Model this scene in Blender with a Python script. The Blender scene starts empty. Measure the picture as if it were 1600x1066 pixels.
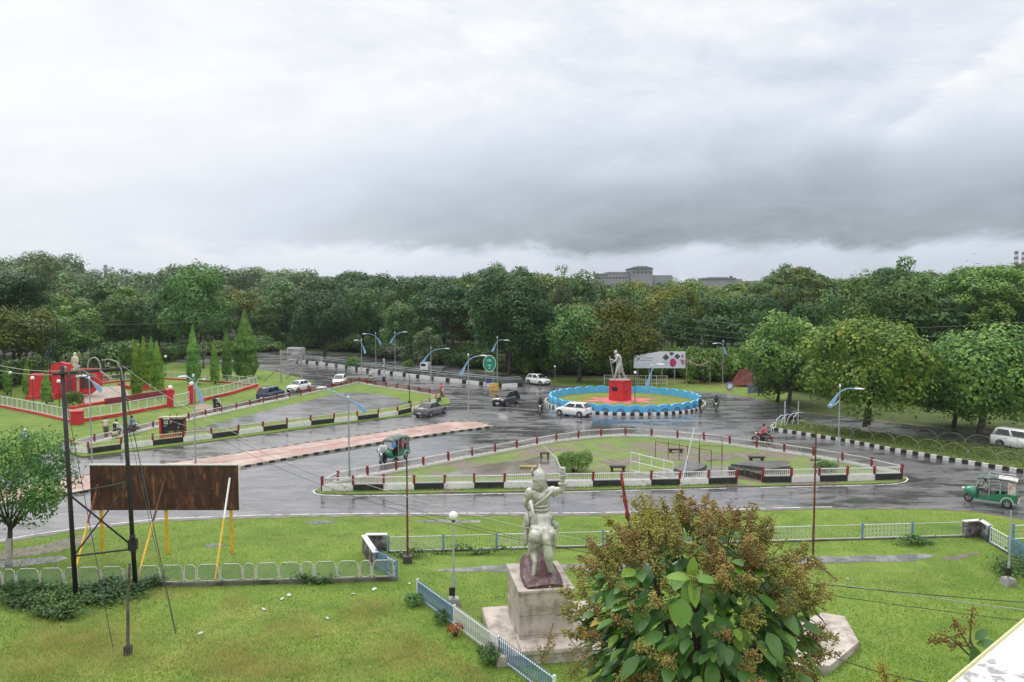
import bpy, bmesh, math, random
import numpy as np
from math import sin, cos, pi, radians, atan2, sqrt, hypot
from mathutils import Vector, Matrix

sc = bpy.context.scene
COL = sc.collection
rnd = random.Random(7)

# ------------------------------------------------------------------ camera
H = 13.0                       # eye height above the junction (m)
FPX = 1200.0                   # focal length in photo pixels (1600 wide)
VH = 458.0                     # photo row of the horizon
PITCH = math.atan((533 - VH) / FPX)
cam_d = bpy.data.cameras.new('Camera')
cam_d.sensor_width = 36.0
cam_d.lens = 36.0 * FPX / 1600.0
cam_d.clip_start = 0.1
cam_d.clip_end = 5000
cam = bpy.data.objects.new('Camera', cam_d)
cam.location = (0, 0, H)
cam.rotation_euler = (pi / 2 - PITCH, 0, 0)
COL.objects.link(cam)
sc.camera = cam

# ------------------------------------------------------------------ exposure
sc.view_settings.view_transform = 'Standard'
sc.view_settings.look = 'None'
sc.view_settings.gamma = 1.0
sc.view_settings.exposure = 0.15
sc.cycles.max_bounces = 6
sc.cycles.diffuse_bounces = 3
sc.cycles.glossy_bounces = 3
sc.cycles.transmission_bounces = 4
sc.cycles.transparent_max_bounces = 12
sc.cycles.volume_bounces = 0
sc.cycles.use_denoising = True

# ------------------------------------------------------------------ node expression helper
class E:
    def __init__(s, nt, sock): s.nt, s.s = nt, sock
    def _m(s, op, *a, clamp=False):
        n = s.nt.nodes.new('ShaderNodeMath'); n.operation = op; n.use_clamp = clamp
        for i, v in enumerate((s,) + a):
            if isinstance(v, E): s.nt.links.new(v.s, n.inputs[i])
            else: n.inputs[i].default_value = v
        return E(s.nt, n.outputs[0])
    def __add__(s, o): return s._m('ADD', o)
    def __sub__(s, o): return s._m('SUBTRACT', o)
    def __mul__(s, o): return s._m('MULTIPLY', o)
    def __truediv__(s, o): return s._m('DIVIDE', o)
    def m(s, op, *a): return s._m(op, *a)
    def clamp(s): return s._m('ADD', 0.0, clamp=True)
    def smooth(s, a, b, lo=0.0, hi=1.0):
        n = s.nt.nodes.new('ShaderNodeMapRange'); n.interpolation_type = 'SMOOTHSTEP'
        s.nt.links.new(s.s, n.inputs[0])
        for i, v in enumerate((a, b, lo, hi)): n.inputs[i + 1].default_value = v
        return E(s.nt, n.outputs[0])
    def gauss(s, c, w):
        q = (s - c) / w
        return (q * q * -1.0).m('EXPONENT')

def comb(nt, x, y, z):
    n = nt.nodes.new('ShaderNodeCombineXYZ')
    for i, v in enumerate((x, y, z)):
        if isinstance(v, E): nt.links.new(v.s, n.inputs[i])
        else: n.inputs[i].default_value = v
    return E(nt, n.outputs[0])
def noise(nt, vec, scale=1.0, detail=4.0, rough=0.55, dist=0.0):
    n = nt.nodes.new('ShaderNodeTexNoise')
    if vec is not None: nt.links.new(vec.s, n.inputs['Vector'])
    n.inputs['Scale'].default_value = scale; n.inputs['Detail'].default_value = detail
    n.inputs['Roughness'].default_value = rough; n.inputs['Distortion'].default_value = dist
    return E(nt, n.outputs[0])
def mixc(nt, f, a, b):
    n = nt.nodes.new('ShaderNodeMix'); n.data_type = 'RGBA'
    for i, v in ((0, f), (6, a), (7, b)):
        if isinstance(v, E): nt.links.new(v.s, n.inputs[i])
        elif i == 0: n.inputs[0].default_value = v
        else: n.inputs[i].default_value = (v[0], v[1], v[2], 1)
    return E(nt, n.outputs[2])

# ------------------------------------------------------------------ world: hazy sky behind a monsoon cloud deck
SUN_EL, SUN_AZ = radians(52), radians(-35)        # azimuth from +Y, negative = to the left
world = bpy.data.worlds.new("World")
sc.world = world
world.use_nodes = True
wn = world.node_tree
for n in list(wn.nodes): wn.nodes.remove(n)
out = wn.nodes.new('ShaderNodeOutputWorld')
bg = wn.nodes.new('ShaderNodeBackground')
bg.inputs['Strength'].default_value = 0.1
wn.links.new(bg.outputs[0], out.inputs[0])
sky = wn.nodes.new('ShaderNodeTexSky')
sky.sky_type = 'NISHITA'; sky.sun_disc = False
sky.sun_elevation = SUN_EL; sky.sun_rotation = SUN_AZ
sky.air_density = 1.0; sky.dust_density = 3.0
tc = wn.nodes.new('ShaderNodeTexCoord')
sp = wn.nodes.new('ShaderNodeSeparateXYZ')
wn.links.new(tc.outputs['Generated'], sp.inputs[0])
dx, dy, dz = (E(wn, sp.outputs[i]) for i in range(3))
az = dx.m('ARCTAN2', dy)
el = dz.m('ARCSINE')
warp = noise(wn, comb(wn, az * 1.5, el * 3.0, 3.1), 2.0, 3, 0.5)
n_big = noise(wn, comb(wn, az * 2.0, el * 4.5 + warp * 0.7, 0.3), 1.5, 5, 0.55)
n_mid = noise(wn, comb(wn, az * 4.5 + warp * 2.0, el * 12.0 - az * 1.2 + warp * 1.2, 7.7), 1.3, 8, 0.62)
n_fine = noise(wn, comb(wn, az * 9.0 + warp * 2.0, el * 20.0 + az * 3.0, 1.7), 1.5, 6, 0.6)
# bottom edge of the dark shelf cloud wobbles with azimuth
elw = el + (n_mid - 0.5) * 0.060 + (n_fine - 0.5) * 0.030
shelf = elw.smooth(0.046, 0.070) * elw.smooth(0.240, 0.070)
right = az.smooth(-0.55, 0.0)
dark = shelf * (right * 0.31 + 0.05)
elr = el + (n_big - 0.5) * 0.12
grey = az.smooth(-0.25, 0.42) * elr.smooth(0.42, 0.12) * 0.15
edge = elw - (az * 0.79 - 0.175)
lum = edge.smooth(0.012, -0.010) * elw.smooth(0.10, 0.20) * az.smooth(0.41, 0.47) * 0.11
streak = (az.gauss(0.16, 0.10) * elw.gauss(0.155, 0.018) + az.gauss(0.44, 0.06) * elw.gauss(0.185, 0.016)) * 0.10
low = elw.smooth(0.07, 0.02) * 0.10
base = (n_big - 0.5) * 0.24 + (n_mid - 0.5) * 0.44 + (n_fine - 0.5) * 0.16
left = az.smooth(-0.02, -0.45) * el.smooth(0.05, 0.2) * 0.045
L = (base * (az.smooth(-0.5, 0.15) * 0.6 + 0.4)) * -1.0 + 0.85 - dark - grey + lum + streak - low + left
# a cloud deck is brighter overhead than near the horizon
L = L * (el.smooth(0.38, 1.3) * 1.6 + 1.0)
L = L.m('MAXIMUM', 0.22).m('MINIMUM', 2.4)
tint = mixc(wn, L.smooth(0.35, 0.62), (0.84, 0.985, 1.12), (0.905, 0.985, 1.12))
tint = mixc(wn, L.smooth(0.66, 0.95), tint, (0.99, 1.0, 1.01))
vm = wn.nodes.new('ShaderNodeVectorMath'); vm.operation = 'SCALE'
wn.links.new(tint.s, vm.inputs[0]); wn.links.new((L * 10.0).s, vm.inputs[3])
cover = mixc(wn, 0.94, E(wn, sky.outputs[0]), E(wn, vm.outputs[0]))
# below the horizon: dull ground tone
cover = mixc(wn, dz.smooth(-0.02, -0.06), cover, (1.2, 1.5, 0.9))
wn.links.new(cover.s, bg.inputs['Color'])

sun_d = bpy.data.lights.new('Sun', 'SUN')
sun_d.energy = 1.3; sun_d.angle = radians(22); sun_d.color = (1.0, 0.97, 0.92)
sun = bpy.data.objects.new('Sun', sun_d); COL.objects.link(sun)
sdir = Vector((sin(SUN_AZ) * cos(SUN_EL), cos(SUN_AZ) * cos(SUN_EL), sin(SUN_EL)))
sun.rotation_euler = sdir.to_track_quat('Z', 'Y').to_euler()
sun.location = sdir * 100

# ------------------------------------------------------------------ photo -> ground calibration
CP, SP = cos(PITCH), sin(PITCH)
def ray(u, v):
    x = (u - 800) / FPX; y = -(v - 533) / FPX
    return Vector((x, CP + y * SP, -SP + y * CP))
def G(u, v, z=0.0):
    d = ray(u, v); t = (z - H) / d.z
    return Vector((d.x * t, d.y * t, z))
def PT(u, v, Y):
    d = ray(u, v); t = Y / d.y
    return Vector((d.x * t, Y, H + d.z * t))
def top(u, v, vt):             # height of something standing at ground pixel (u,v) whose top is at row vt
    g = G(u, v); return PT(u, vt, g.y).z
def GP(pts, z=0.0): return [G(u, v, z) for u, v in pts]

# ------------------------------------------------------------------ materials
MATS = {}
def pmat(name, col, rough=0.6, metal=0.0, var=0.0, vscale=3.0, bump=0.0, bscale=30.0, spec=0.5, stain=None, emis=None):
    if name in MATS: return MATS[name]
    m = bpy.data.materials.new(name); m.use_nodes = True
    nt = m.node_tree; b = nt.nodes['Principled BSDF']
    b.inputs['Base Color'].default_value = (*col, 1)
    b.inputs['Roughness'].default_value = rough
    b.inputs['Metallic'].default_value = metal
    b.inputs['Specular IOR Level'].default_value = spec
    t = nt.nodes.new('ShaderNodeTexCoord')
    ov = E(nt, t.outputs['Object'])
    c = None
    if var > 0:
        f = noise(nt, ov, vscale, 5, 0.6).smooth(0.3, 0.7)
        c = mixc(nt, f, [x * (1 - var) for x in col], [min(1, x * (1 + var * 0.6)) for x in col])
    if stain:
        sc_, lo, hi, scol, amt = stain
        f = noise(nt, ov, sc_, 6, 0.65).smooth(lo, hi) * amt
        c = mixc(nt, f, c if c else col, scol)
    if name in ('white_paint', 'dark_red_paint', 'cream_rail_paint', 'faded_red_paint', 'bright_white_paint', 'pinkish_pickets'):
        oi = nt.nodes.new('ShaderNodeObjectInfo'); f = E(nt, oi.outputs['Random']) * 0.38
        c = mixc(nt, f, c if c else col, [x * .55 for x in col])
    if c: nt.links.new(c.s, b.inputs['Base Color'])
    if bump > 0:
        bn = nt.nodes.new('ShaderNodeBump'); bn.inputs['Strength'].default_value = bump; bn.inputs['Distance'].default_value = 0.02
        nt.links.new(noise(nt, ov, bscale, 4).s, bn.inputs['Height']); nt.links.new(bn.outputs[0], b.inputs['Normal'])
    MATS[name] = m
    return m

# ------------------------------------------------------------------ mesh builder
class MB:
    def __init__(s): s.v = []; s.f = []; s.m = []
    def add(s, vs, fs, mi=0):
        o = len(s.v); s.v.extend([tuple(p) for p in vs])
        for f in fs: s.f.append(tuple(o + i for i in f)); s.m.append(mi)
        return s
    def box(s, c, d, rz=0.0, mi=0, rx=0.0, ry=0.0, taper=1.0):
        M = Matrix.Rotation(rz, 3, 'Z') @ Matrix.Rotation(ry, 3, 'Y') @ Matrix.Rotation(rx, 3, 'X')
        vs = []
        for z in (-.5, .5):
            k = taper if z > 0 else 1.0
            for x, y in ((-.5, -.5), (.5, -.5), (.5, .5), (-.5, .5)):
                vs.append(Vector(c) + M @ Vector((x * d[0] * k, y * d[1] * k, z * d[2])))
        return s.add(vs, [(3, 2, 1, 0), (4, 5, 6, 7), (0, 1, 5, 4), (1, 2, 6, 5), (2, 3, 7, 6), (3, 0, 4, 7)], mi)
    def tube(s, pts, r, n=8, mi=0, cap=True):
        pts = [Vector(p) for p in pts]
        rs = r if isinstance(r, (list, tuple)) else [r] * len(pts)
        vs = []; fs = []
        ref = Vector((0, 0, 1))
        for i, p in enumerate(pts):
            d = (pts[min(i + 1, len(pts) - 1)] - pts[max(i - 1, 0)])
            if d.length < 1e-9: d = Vector((0, 0, 1))
            d.normalize()
            a = ref if abs(d.dot(ref)) < 0.95 else Vector((0, 1, 0))
            x = d.cross(a).normalized(); y = d.cross(x)
            for k in range(n):
                t = 2 * pi * k / n
                vs.append(p + (x * cos(t) + y * sin(t)) * rs[i])
        for i in range(len(pts) - 1):
            for k in range(n):
                k2 = (k + 1) % n
                fs.append((i * n + k, (i + 1) * n + k, (i + 1) * n + k2, i * n + k2))
        if cap:
            fs.append(tuple(range(n))); fs.append(tuple((len(pts) - 1) * n + k for k in reversed(range(n))))
        return s.add(vs, fs, mi)
    def prism(s, poly, z0, z1, mi=0, top_mi=None, bottom=True):
        n = len(poly)
        a = sum(poly[i][0] * poly[(i + 1) % n][1] - poly[(i + 1) % n][0] * poly[i][1] for i in range(n))
        if a < 0: poly = poly[::-1]
        vs = [(p[0], p[1], z0) for p in poly] + [(p[0], p[1], z1) for p in poly]
        s.add(vs, [(i, (i + 1) % n, n + (i + 1) % n, n + i) for i in range(n)], mi)
        s.add([(p[0], p[1], z1) for p in poly], [tuple(range(n))], mi if top_mi is None else top_mi)
        if bottom: s.add([(p[0], p[1], z0) for p in poly], [tuple(reversed(range(n)))], mi)
        return s
    def xprism(s, prof, x0, x1, M=None, mi=0):      # profile in (y,z) pushed along x
        n = len(prof)
        M = M or Matrix.Identity(4)
        vs = [M @ Vector((x0, p[0], p[1])) for p in prof] + [M @ Vector((x1, p[0], p[1])) for p in prof]
        fs = [(i, (i + 1) % n, n + (i + 1) % n, n + i) for i in range(n)] + [tuple(reversed(range(n))), tuple(range(n, 2 * n))]
        return s.add(vs, fs, mi)
    def lathe(s, prof, c=(0, 0, 0), n=16, mi=0, axis='Z'):
        vs = []; fs = []
        for r, z in prof:
            for k in range(n):
                t = 2 * pi * k / n
                if axis == 'Z': q = (r * cos(t), r * sin(t), z)
                elif axis == 'X': q = (z, r * cos(t), r * sin(t))
                else: q = (r * sin(t), z, r * cos(t))
                vs.append((c[0] + q[0], c[1] + q[1], c[2] + q[2]))
        for i in range(len(prof) - 1):
            for k in range(n):
                k2 = (k + 1) % n
                fs.append((i * n + k, i * n + k2, (i + 1) * n + k2, (i + 1) * n + k))
        fs.append(tuple(reversed(range(n)))); fs.append(tuple((len(prof) - 1) * n + k for k in range(n)))
        return s.add(vs, fs, mi)
    def ball(s, c, r, n=12, mi=0, sz=1.0):
        k = max(4, n // 2)
        return s.lathe([(max(1e-4, r * sin(pi * i / k)), -r * sz * cos(pi * i / k)) for i in range(k + 1)], c, n, mi)
    def torus(s, c, R, r, axis='X', n=20, k=8, mi=0):
        vs = []; fs = []
        for i in range(n):
            a = 2 * pi * i / n
            for j in range(k):
                b = 2 * pi * j / k
                q = (R + r * cos(b)); w = r * sin(b)
                p = (w, q * cos(a), q * sin(a)) if axis == 'X' else (q * cos(a), w, q * sin(a)) if axis == 'Y' else (q * cos(a), q * sin(a), w)
                vs.append((c[0] + p[0], c[1] + p[1], c[2] + p[2]))
        for i in range(n):
            for j in range(k):
                fs.append((i * k + j, ((i + 1) % n) * k + j, ((i + 1) % n) * k + (j + 1) % k, i * k + (j + 1) % k))
        return s.add(vs, fs, mi)
    def loft(s, rings, mi=0, caps=True):
        n = len(rings[0]); vs = [p for r in rings for p in r]; fs = []
        for i in range(len(rings) - 1):
            for k in range(n):
                fs.append((i * n + k, i * n + (k + 1) % n, (i + 1) * n + (k + 1) % n, (i + 1) * n + k))
        if caps:
            fs.append(tuple(reversed(range(n)))); fs.append(tuple((len(rings) - 1) * n + k for k in range(n)))
        return s.add(vs, fs, mi)
    def mesh(s, name, mats, smooth=False, bevel=0.0):
        me = bpy.data.meshes.new(name)
        me.from_pydata(s.v, [], s.f)
        for m in (mats if isinstance(mats, (list, tuple)) else [mats]): me.materials.append(m)
        me.polygons.foreach_set('material_index', s.m)
        bm = bmesh.new(); bm.from_mesh(me)
        if bevel > 0:
            bmesh.ops.remove_doubles(bm, verts=bm.verts, dist=1e-5)
            es = [e for e in bm.edges if len(e.link_faces) == 2 and e.calc_face_angle(0) > 0.5]
            bmesh.ops.bevel(bm, geom=es, offset=bevel, segments=2, affect='EDGES', clamp_overlap=True)
        bmesh.ops.recalc_face_normals(bm, faces=bm.faces)
        bm.to_mesh(me); bm.free()
        if smooth: me.polygons.foreach_set('use_smooth', [True] * len(me.polygons))
        me.update()
        return me
    def build(s, name, mats, parent=None, smooth=False, bevel=0.0, loc=None):
        o = bpy.data.objects.new(name, s.mesh(name, mats, smooth, bevel))
        COL.objects.link(o)
        if parent: o.parent = parent
        if loc is not None: o.location = loc
        return o

def tag(o, label=None, cat=None, group=None, kind=None):
    if label: o['label'] = label
    if cat: o['category'] = cat
    if group: o['group'] = group
    if kind: o['kind'] = kind
    return o
def thing(name, label, cat, loc=(0, 0, 0), rz=0.0, group=None):
    o = bpy.data.objects.new(name, None); COL.objects.link(o)
    o.location = loc; o.rotation_euler = (0, 0, rz); o.empty_display_size = 0.2
    return tag(o, label, cat, group)
KIDS = {}
def copy_tree(o, loc=None, rz=None, label=None, parent=None, group=None):
    c = o.copy(); COL.objects.link(c)
    if parent: c.parent = parent
    if loc is not None: c.location = loc
    if rz is not None: c.rotation_euler = (0, 0, rz)
    if label: c['label'] = label
    if group: c['group'] = group
    for ch in o.children: copy_tree(ch, parent=c)
    return c
def link_mesh(name, me, parent=None, loc=None):
    o = bpy.data.objects.new(name, me); COL.objects.link(o)
    if parent: o.parent = parent
    if loc is not None: o.location = loc
    return o

def resample(pts, step, closed=False):
    pts = [Vector(p) for p in pts]
    if closed: pts = pts + [pts[0]]
    L = [0]
    for a, b in zip(pts, pts[1:]): L.append(L[-1] + (b - a).length)
    n = max(1, round(L[-1] / step)); outp = []
    j = 0
    for i in range(n + 1):
        t = L[-1] * i / n
        while j < len(pts) - 2 and L[j + 1] < t: j += 1
        d = L[j + 1] - L[j]
        outp.append(pts[j].lerp(pts[j + 1], (t - L[j]) / d if d > 1e-9 else 0))
    return outp
def offset_poly(pts, d):           # shift an open/closed 2-D line to its left by d
    o = []
    n = len(pts)
    for i in range(n):
        a = pts[max(i - 1, 0)]; b = pts[min(i + 1, n - 1)]
        t = Vector((b[0] - a[0], b[1] - a[1])); t.normalize()
        o.append(Vector((pts[i][0] - t.y * d, pts[i][1] + t.x * d, 0)))
    return o

# body-of-capsules -> one continuous skin by voxel remesh
def capsule(mb, a, b, ra, rb, mi=0, n=12):
    a, b = Vector(a), Vector(b)
    d = (b - a)
    if d.length < 1e-5: mb.ball(a, ra, n, mi); return
    dn = d.normalized()
    pts = []; rs = []
    for t in (-1, -.8, -.5, 0): pts.append(a + dn * (ra * t)); rs.append(max(ra * sqrt(max(0, 1 - t * t)), 1e-3))
    for t in (0, .5, .8, 1): pts.append(b + dn * (rb * t)); rs.append(max(rb * sqrt(max(0, 1 - t * t)), 1e-3))
    mb.tube(pts, rs, n, mi)
def remesh(bones, voxel, mats, name, smooth_it=2, extra=None, post=None):
    """bones: (a, b, ra, rb, material index)"""
    mb = MB()
    for bn in bones: capsule(mb, *bn[:4])
    if extra: extra(mb)
    me = mb.mesh(name + '_raw', mats)
    o = bpy.data.objects.new('tmp', me); COL.objects.link(o)
    md = o.modifiers.new('r', 'REMESH'); md.mode = 'VOXEL'; md.voxel_size = voxel; md.use_smooth_shade = True
    sm = o.modifiers.new('s', 'SMOOTH'); sm.iterations = smooth_it; sm.factor = 0.5
    dg = bpy.context.evaluated_depsgraph_get(); dg.update()
    m2 = bpy.data.meshes.new_from_object(o.evaluated_get(dg))
    m2.name = name
    bpy.data.objects.remove(o)
    if len(m2.materials) == 0:
        for m in mats: m2.materials.append(m)
    if len(mats) > 1:
        cs = np.empty(len(m2.polygons) * 3); m2.polygons.foreach_get('center', cs); cs = cs.reshape(-1, 3)
        best = np.full(len(cs), 1e9); idx = np.zeros(len(cs), int)
        for a, b, ra, rb, mi in bones:
            a, b = np.array(a, float), np.array(b, float)
            ab = b - a; L2 = max(ab @ ab, 1e-9)
            t = np.clip((cs - a) @ ab / L2, 0, 1)
            d = np.linalg.norm(cs - (a + t[:, None] * ab), axis=1) - (ra + (rb - ra) * t)
            k = d < best; best[k] = d[k]; idx[k] = mi
        m2.polygons.foreach_set('material_index', idx.astype(int).tolist())
    m2.polygons.foreach_set('use_smooth', [True] * len(m2.polygons))
    return m2
# ------------------------------------------------------------------ ground materials
def nodes_of(name):
    m = bpy.data.materials.new(name); m.use_nodes = True
    nt = m.node_tree; b = nt.nodes['Principled BSDF']
    t = nt.nodes.new('ShaderNodeTexCoord'); sx = nt.nodes.new('ShaderNodeSeparateXYZ')
    nt.links.new(t.outputs['Object'], sx.inputs[0])
    return m, nt, b, E(nt, t.outputs['Object']), [E(nt, sx.outputs[i]) for i in range(3)]
def set_bump(nt, b, h, strength, dist):
    bn = nt.nodes.new('ShaderNodeBump'); bn.inputs['Distance'].default_value = dist
    if isinstance(strength, E): nt.links.new(strength.s, bn.inputs['Strength'])
    else: bn.inputs['Strength'].default_value = strength
    nt.links.new(h.s, bn.inputs['Height']); nt.links.new(bn.outputs[0], b.inputs['Normal'])

def grass_material(name, a, c, mud=0.0, straw=False, wet=False):
    m, nt, b, ov, (x, y, z) = nodes_of(name)
    big = noise(nt, ov, 0.10, 4, 0.6); mid = noise(nt, ov, 0.7, 5, 0.62); fine = noise(nt, ov, 9.0, 4, 0.7)
    col = mixc(nt, (mid * 0.55 + big * 0.45).smooth(0.36, 0.64), a, c)
    col = mixc(nt, fine.smooth(0.35, 0.75) * 0.55, col, [k * 0.45 for k in a])
    blot = noise(nt, comb(nt, x * 1.0 + 31.0, y * 1.3, 0), 0.28, 5, 0.65)
    col = mixc(nt, blot.smooth(0.52, 0.72) * 0.55, col, (a[0] * 0.55, a[1] * 0.62, a[2] * 0.6))
    if straw:
        reg = y.smooth(34.0, 29.0) * x.smooth(3.0, -1.0)
        st = noise(nt, comb(nt, x * 0.55, y * 0.8, 4.0), 0.55, 5, 0.62)
        f = reg * st.smooth(0.50, 0.70) * 0.42
        col = mixc(nt, f, col, (0.31, 0.27, 0.085))
        # tired yellowish lawn to the far right
        y2 = noise(nt, ov, 0.22, 4, 0.6).smooth(0.5, 0.7) * 0.35
        col = mixc(nt, y2, col, (0.17, 0.17, 0.05))
    if mud > 0:
        mm = noise(nt, comb(nt, x, y, 9.0), 0.20, 7, 0.68)
        f = mm.smooth(1 - mud - 0.03, 1 - mud + 0.04)
        pud = f * noise(nt, comb(nt, x * 1.0, y * 1.6, 2.0), 0.35, 3, 0.5).smooth(0.52, 0.58)
        mcol = mixc(nt, fine.smooth(0.3, 0.7), (0.13, 0.105, 0.075), (0.20, 0.165, 0.125))
        col = mixc(nt, f, col, mcol)
        nt.links.new((pud * -0.72 + 0.85).s, b.inputs['Roughness'])
    else: b.inputs['Roughness'].default_value = 0.85
    b.inputs['Specular IOR Level'].default_value = 0.25 if mud == 0 else 0.5
    nt.links.new(col.s, b.inputs['Base Color'])
    set_bump(nt, b, fine * 0.6 + mid * 0.8, 0.6, 0.12)
    return m
LAWN = grass_material('lawn', (0.108, 0.185, 0.026), (0.19, 0.265, 0.045), straw=True)
VERGE = grass_material('verge_grass', (0.11, 0.185, 0.03), (0.18, 0.245, 0.05))
MUDGRASS = grass_material('muddy_grass', (0.11, 0.18, 0.035), (0.19, 0.24, 0.06), mud=0.46)

def road_material(name, lo, hi, warm=0.0, wet=1.0):
    m, nt, b, ov, (x, y, z) = nodes_of(name)
    big = noise(nt, comb(nt, x * 0.6, y * 1.2, 0), 0.09, 5, 0.6)
    mid = noise(nt, comb(nt, x * 0.8 + y * 0.25, y * 2.2, 3.0), 0.33, 6, 0.66, 0.4)
    fine = noise(nt, ov, 14.0, 3, 0.6)
    pud = (mid * 0.62 + big * 0.38)
    w = pud.smooth(0.46, 0.54)                      # 1 = standing film of water
    col = mixc(nt, w, hi, lo)
    col = mixc(nt, noise(nt, comb(nt, x * 0.35, y * 1.7, 5.0), 0.8, 6, 0.75).smooth(0.50, 0.58) * 0.5, col, [k * 1.6 for k in hi])
    col = mixc(nt, noise(nt, comb(nt, x * 0.5, y, 8.0), 0.5, 6, 0.7).smooth(0.52, 0.60) * 0.55, col, [k * 0.45 for k in lo])
    col = mixc(nt, fine.smooth(0.3, 0.8) * 0.3, col, [k * 1.3 for k in hi])
    # open joints and patched cracks
    vo = nt.nodes.new('ShaderNodeTexVoronoi'); vo.feature = 'DISTANCE_TO_EDGE'; vo.inputs['Scale'].default_value = 0.16
    nt.links.new((comb(nt, x + mid * 5.0, y * 1.6 + mid * 5.0, 0)).s, vo.inputs['Vector'])
    cr = E(nt, vo.outputs['Distance']).smooth(0.015, 0.004) * big.smooth(0.45, 0.6)
    col = mixc(nt, cr * 0.8, col, (0.012, 0.012, 0.013))
    nt.links.new(col.s, b.inputs['Base Color'])
    r = w * -(0.30 * wet) + 0.42
    nt.links.new((r + fine * 0.10 - 0.03).s, b.inputs['Roughness'])
    b.inputs['Specular IOR Level'].default_value = 0.62
    b.inputs['Coat Weight'].default_value = 0.30 * wet; b.inputs['Coat Roughness'].default_value = 0.10
    set_bump(nt, b, fine * 0.5 + mid * 1.6, (w * -0.20 + 0.34), 0.03)
    return m
ROAD = road_material('wet_asphalt', (0.060, 0.059, 0.063), (0.128, 0.124, 0.129))
PAVED = road_material('wet_paving', (0.085, 0.085, 0.09), (0.13, 0.125, 0.125), wet=0.7)

def sheet(name, poly, z, mat, thick=0.0):
    mb = MB()
    if thick > 0: mb.prism([(p[0], p[1]) for p in poly], z - thick, z, bottom=False)
    else:
        pl = [(p[0], p[1]) for p in poly]; n = len(pl)
        a = sum(pl[i][0] * pl[(i + 1) % n][1] - pl[(i + 1) % n][0] * pl[i][1] for i in range(n))
        if a < 0: pl = pl[::-1]
        mb.add([(p[0], p[1], z) for p in pl], [tuple(range(n))])
    return tag(mb.build(name, mat), kind='structure')

# ------------------------------------------------------------------ terrain and roads
gm = MB(); gm.add([(-700, -60, 0), (700, -60, 0), (700, 1000, 0), (-700, 1000, 0)], [(0, 1, 2, 3)])
tag(gm.build('ground', LAWN), kind='structure')

road_px = [(-260, 905), (0, 849), (60, 838), (150, 825), (250, 814), (400, 808.5), (550, 806), (900, 805), (1100, 801), (1200, 797),
           (1300, 795), (1450, 795), (1510, 798), (1560, 805), (1600, 812), (1800, 838), (2000, 860),
           (2000, 722), (1700, 693), (1560, 676), (1487, 670), (1450, 666), (1400, 661), (1300, 650), (1256, 644), (1230, 634), (1190, 625),
           (1150, 617.5), (1110, 613), (1050, 609), (980, 606), (900, 604), (857, 602), (835, 597), (820, 590), (760, 582),
           (700, 572), (640, 563), (560, 555), (460, 548.5), (430, 547), (300, 544), (150, 543), (-100, 545),
           (-100, 551), (150, 556), (270, 566), (400, 577), (430, 581), (460, 588), (492, 599), (470, 604), (450, 610), (400, 623),
           (340, 637), (280, 652), (225, 662), (150, 681), (100, 692), (60, 712), (0, 742), (-260, 800)]
sheet('road', GP(road_px), 0.012, ROAD)

# painted edge line along the near lawn and round the tip of the island
PAINT = pmat('road_paint', (0.62, 0.62, 0.60), 0.45, var=0.25, vscale=2.0, stain=(1.3, 0.5, 0.6, (0.09, 0.09, 0.09), 0.8))
def ribbon(name, px, width, z, mat):
    pts = resample(GP(px), 0.8)
    a = offset_poly(pts, width / 2); b = offset_poly(pts, -width / 2)
    mb = MB(); n = len(pts)
    mb.add([(p.x, p.y, z) for p in a] + [(p.x, p.y, z) for p in b], [(i, n + i, n + i + 1, i + 1) for i in range(n - 1)])
    return tag(mb.build(name, mat), kind='structure')
ribbon('road_markings', [(-100, 866), (0, 845), (60, 834.5), (150, 822), (250, 811), (400, 805.5), (550, 803), (900, 802), (1100, 798.5), (1200, 794.5), (1300, 792.5)], 0.13, 0.020, PAINT)
ribbon('road_markings', [(560, 775.5), (700, 773.5), (800, 771.5), (1000, 766.5), (1135, 763.5)], 0.12, 0.020, PAINT)
ribbon('road_markings', [(1180, 762.5), (1300, 760), (1350, 758.7), (1390, 757.5), (1410, 755), (1420, 750.5), (1414, 745)], 0.12, 0.020, PAINT)
ribbon('road_markings', [(530, 757), (505, 761.5), (489, 767), (489, 770.5), (500, 774), (560, 775.5)], 0.14, 0.020, PAINT)

# earthen strips
SOIL = pmat('wet_soil', (0.15, 0.12, 0.09), 0.55, var=0.4, vscale=1.5, bump=0.5, bscale=8)
SLAB = pmat('wet_slab', (0.20, 0.195, 0.20), 0.22, var=0.4, vscale=1.2, bump=0.25, bscale=10, stain=(0.9, 0.45, 0.6, (0.06, 0.07, 0.045), 0.8))
def ragged(px, amp, seed, step=0.8):
    r = random.Random(seed); pts = resample(GP(px), step, closed=True)[:-1]
    return [Vector((p.x + r.uniform(-amp, amp), p.y + r.uniform(-amp, amp), 0)) for p in pts]
sheet('footpath', ragged([(678, 893), (800, 893.5), (1000, 890), (1290, 881), (1430, 877), (1470, 868), (1440, 866), (1290, 870), (1000, 880), (800, 884), (690, 888)], 0.12, 1), 0.010, SLAB)
sheet('footpath', ragged([(-60, 895), (0, 888), (60, 882), (112, 874), (100, 869), (40, 873), (-60, 882)], 0.12, 2), 0.010, SLAB)
sheet('footpath', ragged([(-80, 874), (10, 862), (60, 852), (115, 838), (150, 832), (140, 845), (100, 860), (40, 870), (-60, 884)], 0.15, 3), 0.007, SOIL)
sheet('footpath', ragged([(1470, 870), (1500, 866), (1535, 862), (1500, 872), (1480, 878)], 0.2, 4), 0.008, SOIL)
sheet('footpath', ragged([(312, 853), (340, 850), (358, 852), (340, 857)], 0.1, 5), 0.009, SLAB)
sheet('footpath', ragged([(470, 816), (500, 812), (530, 815), (500, 821)], 0.1, 15), 0.009, SLAB)
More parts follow.
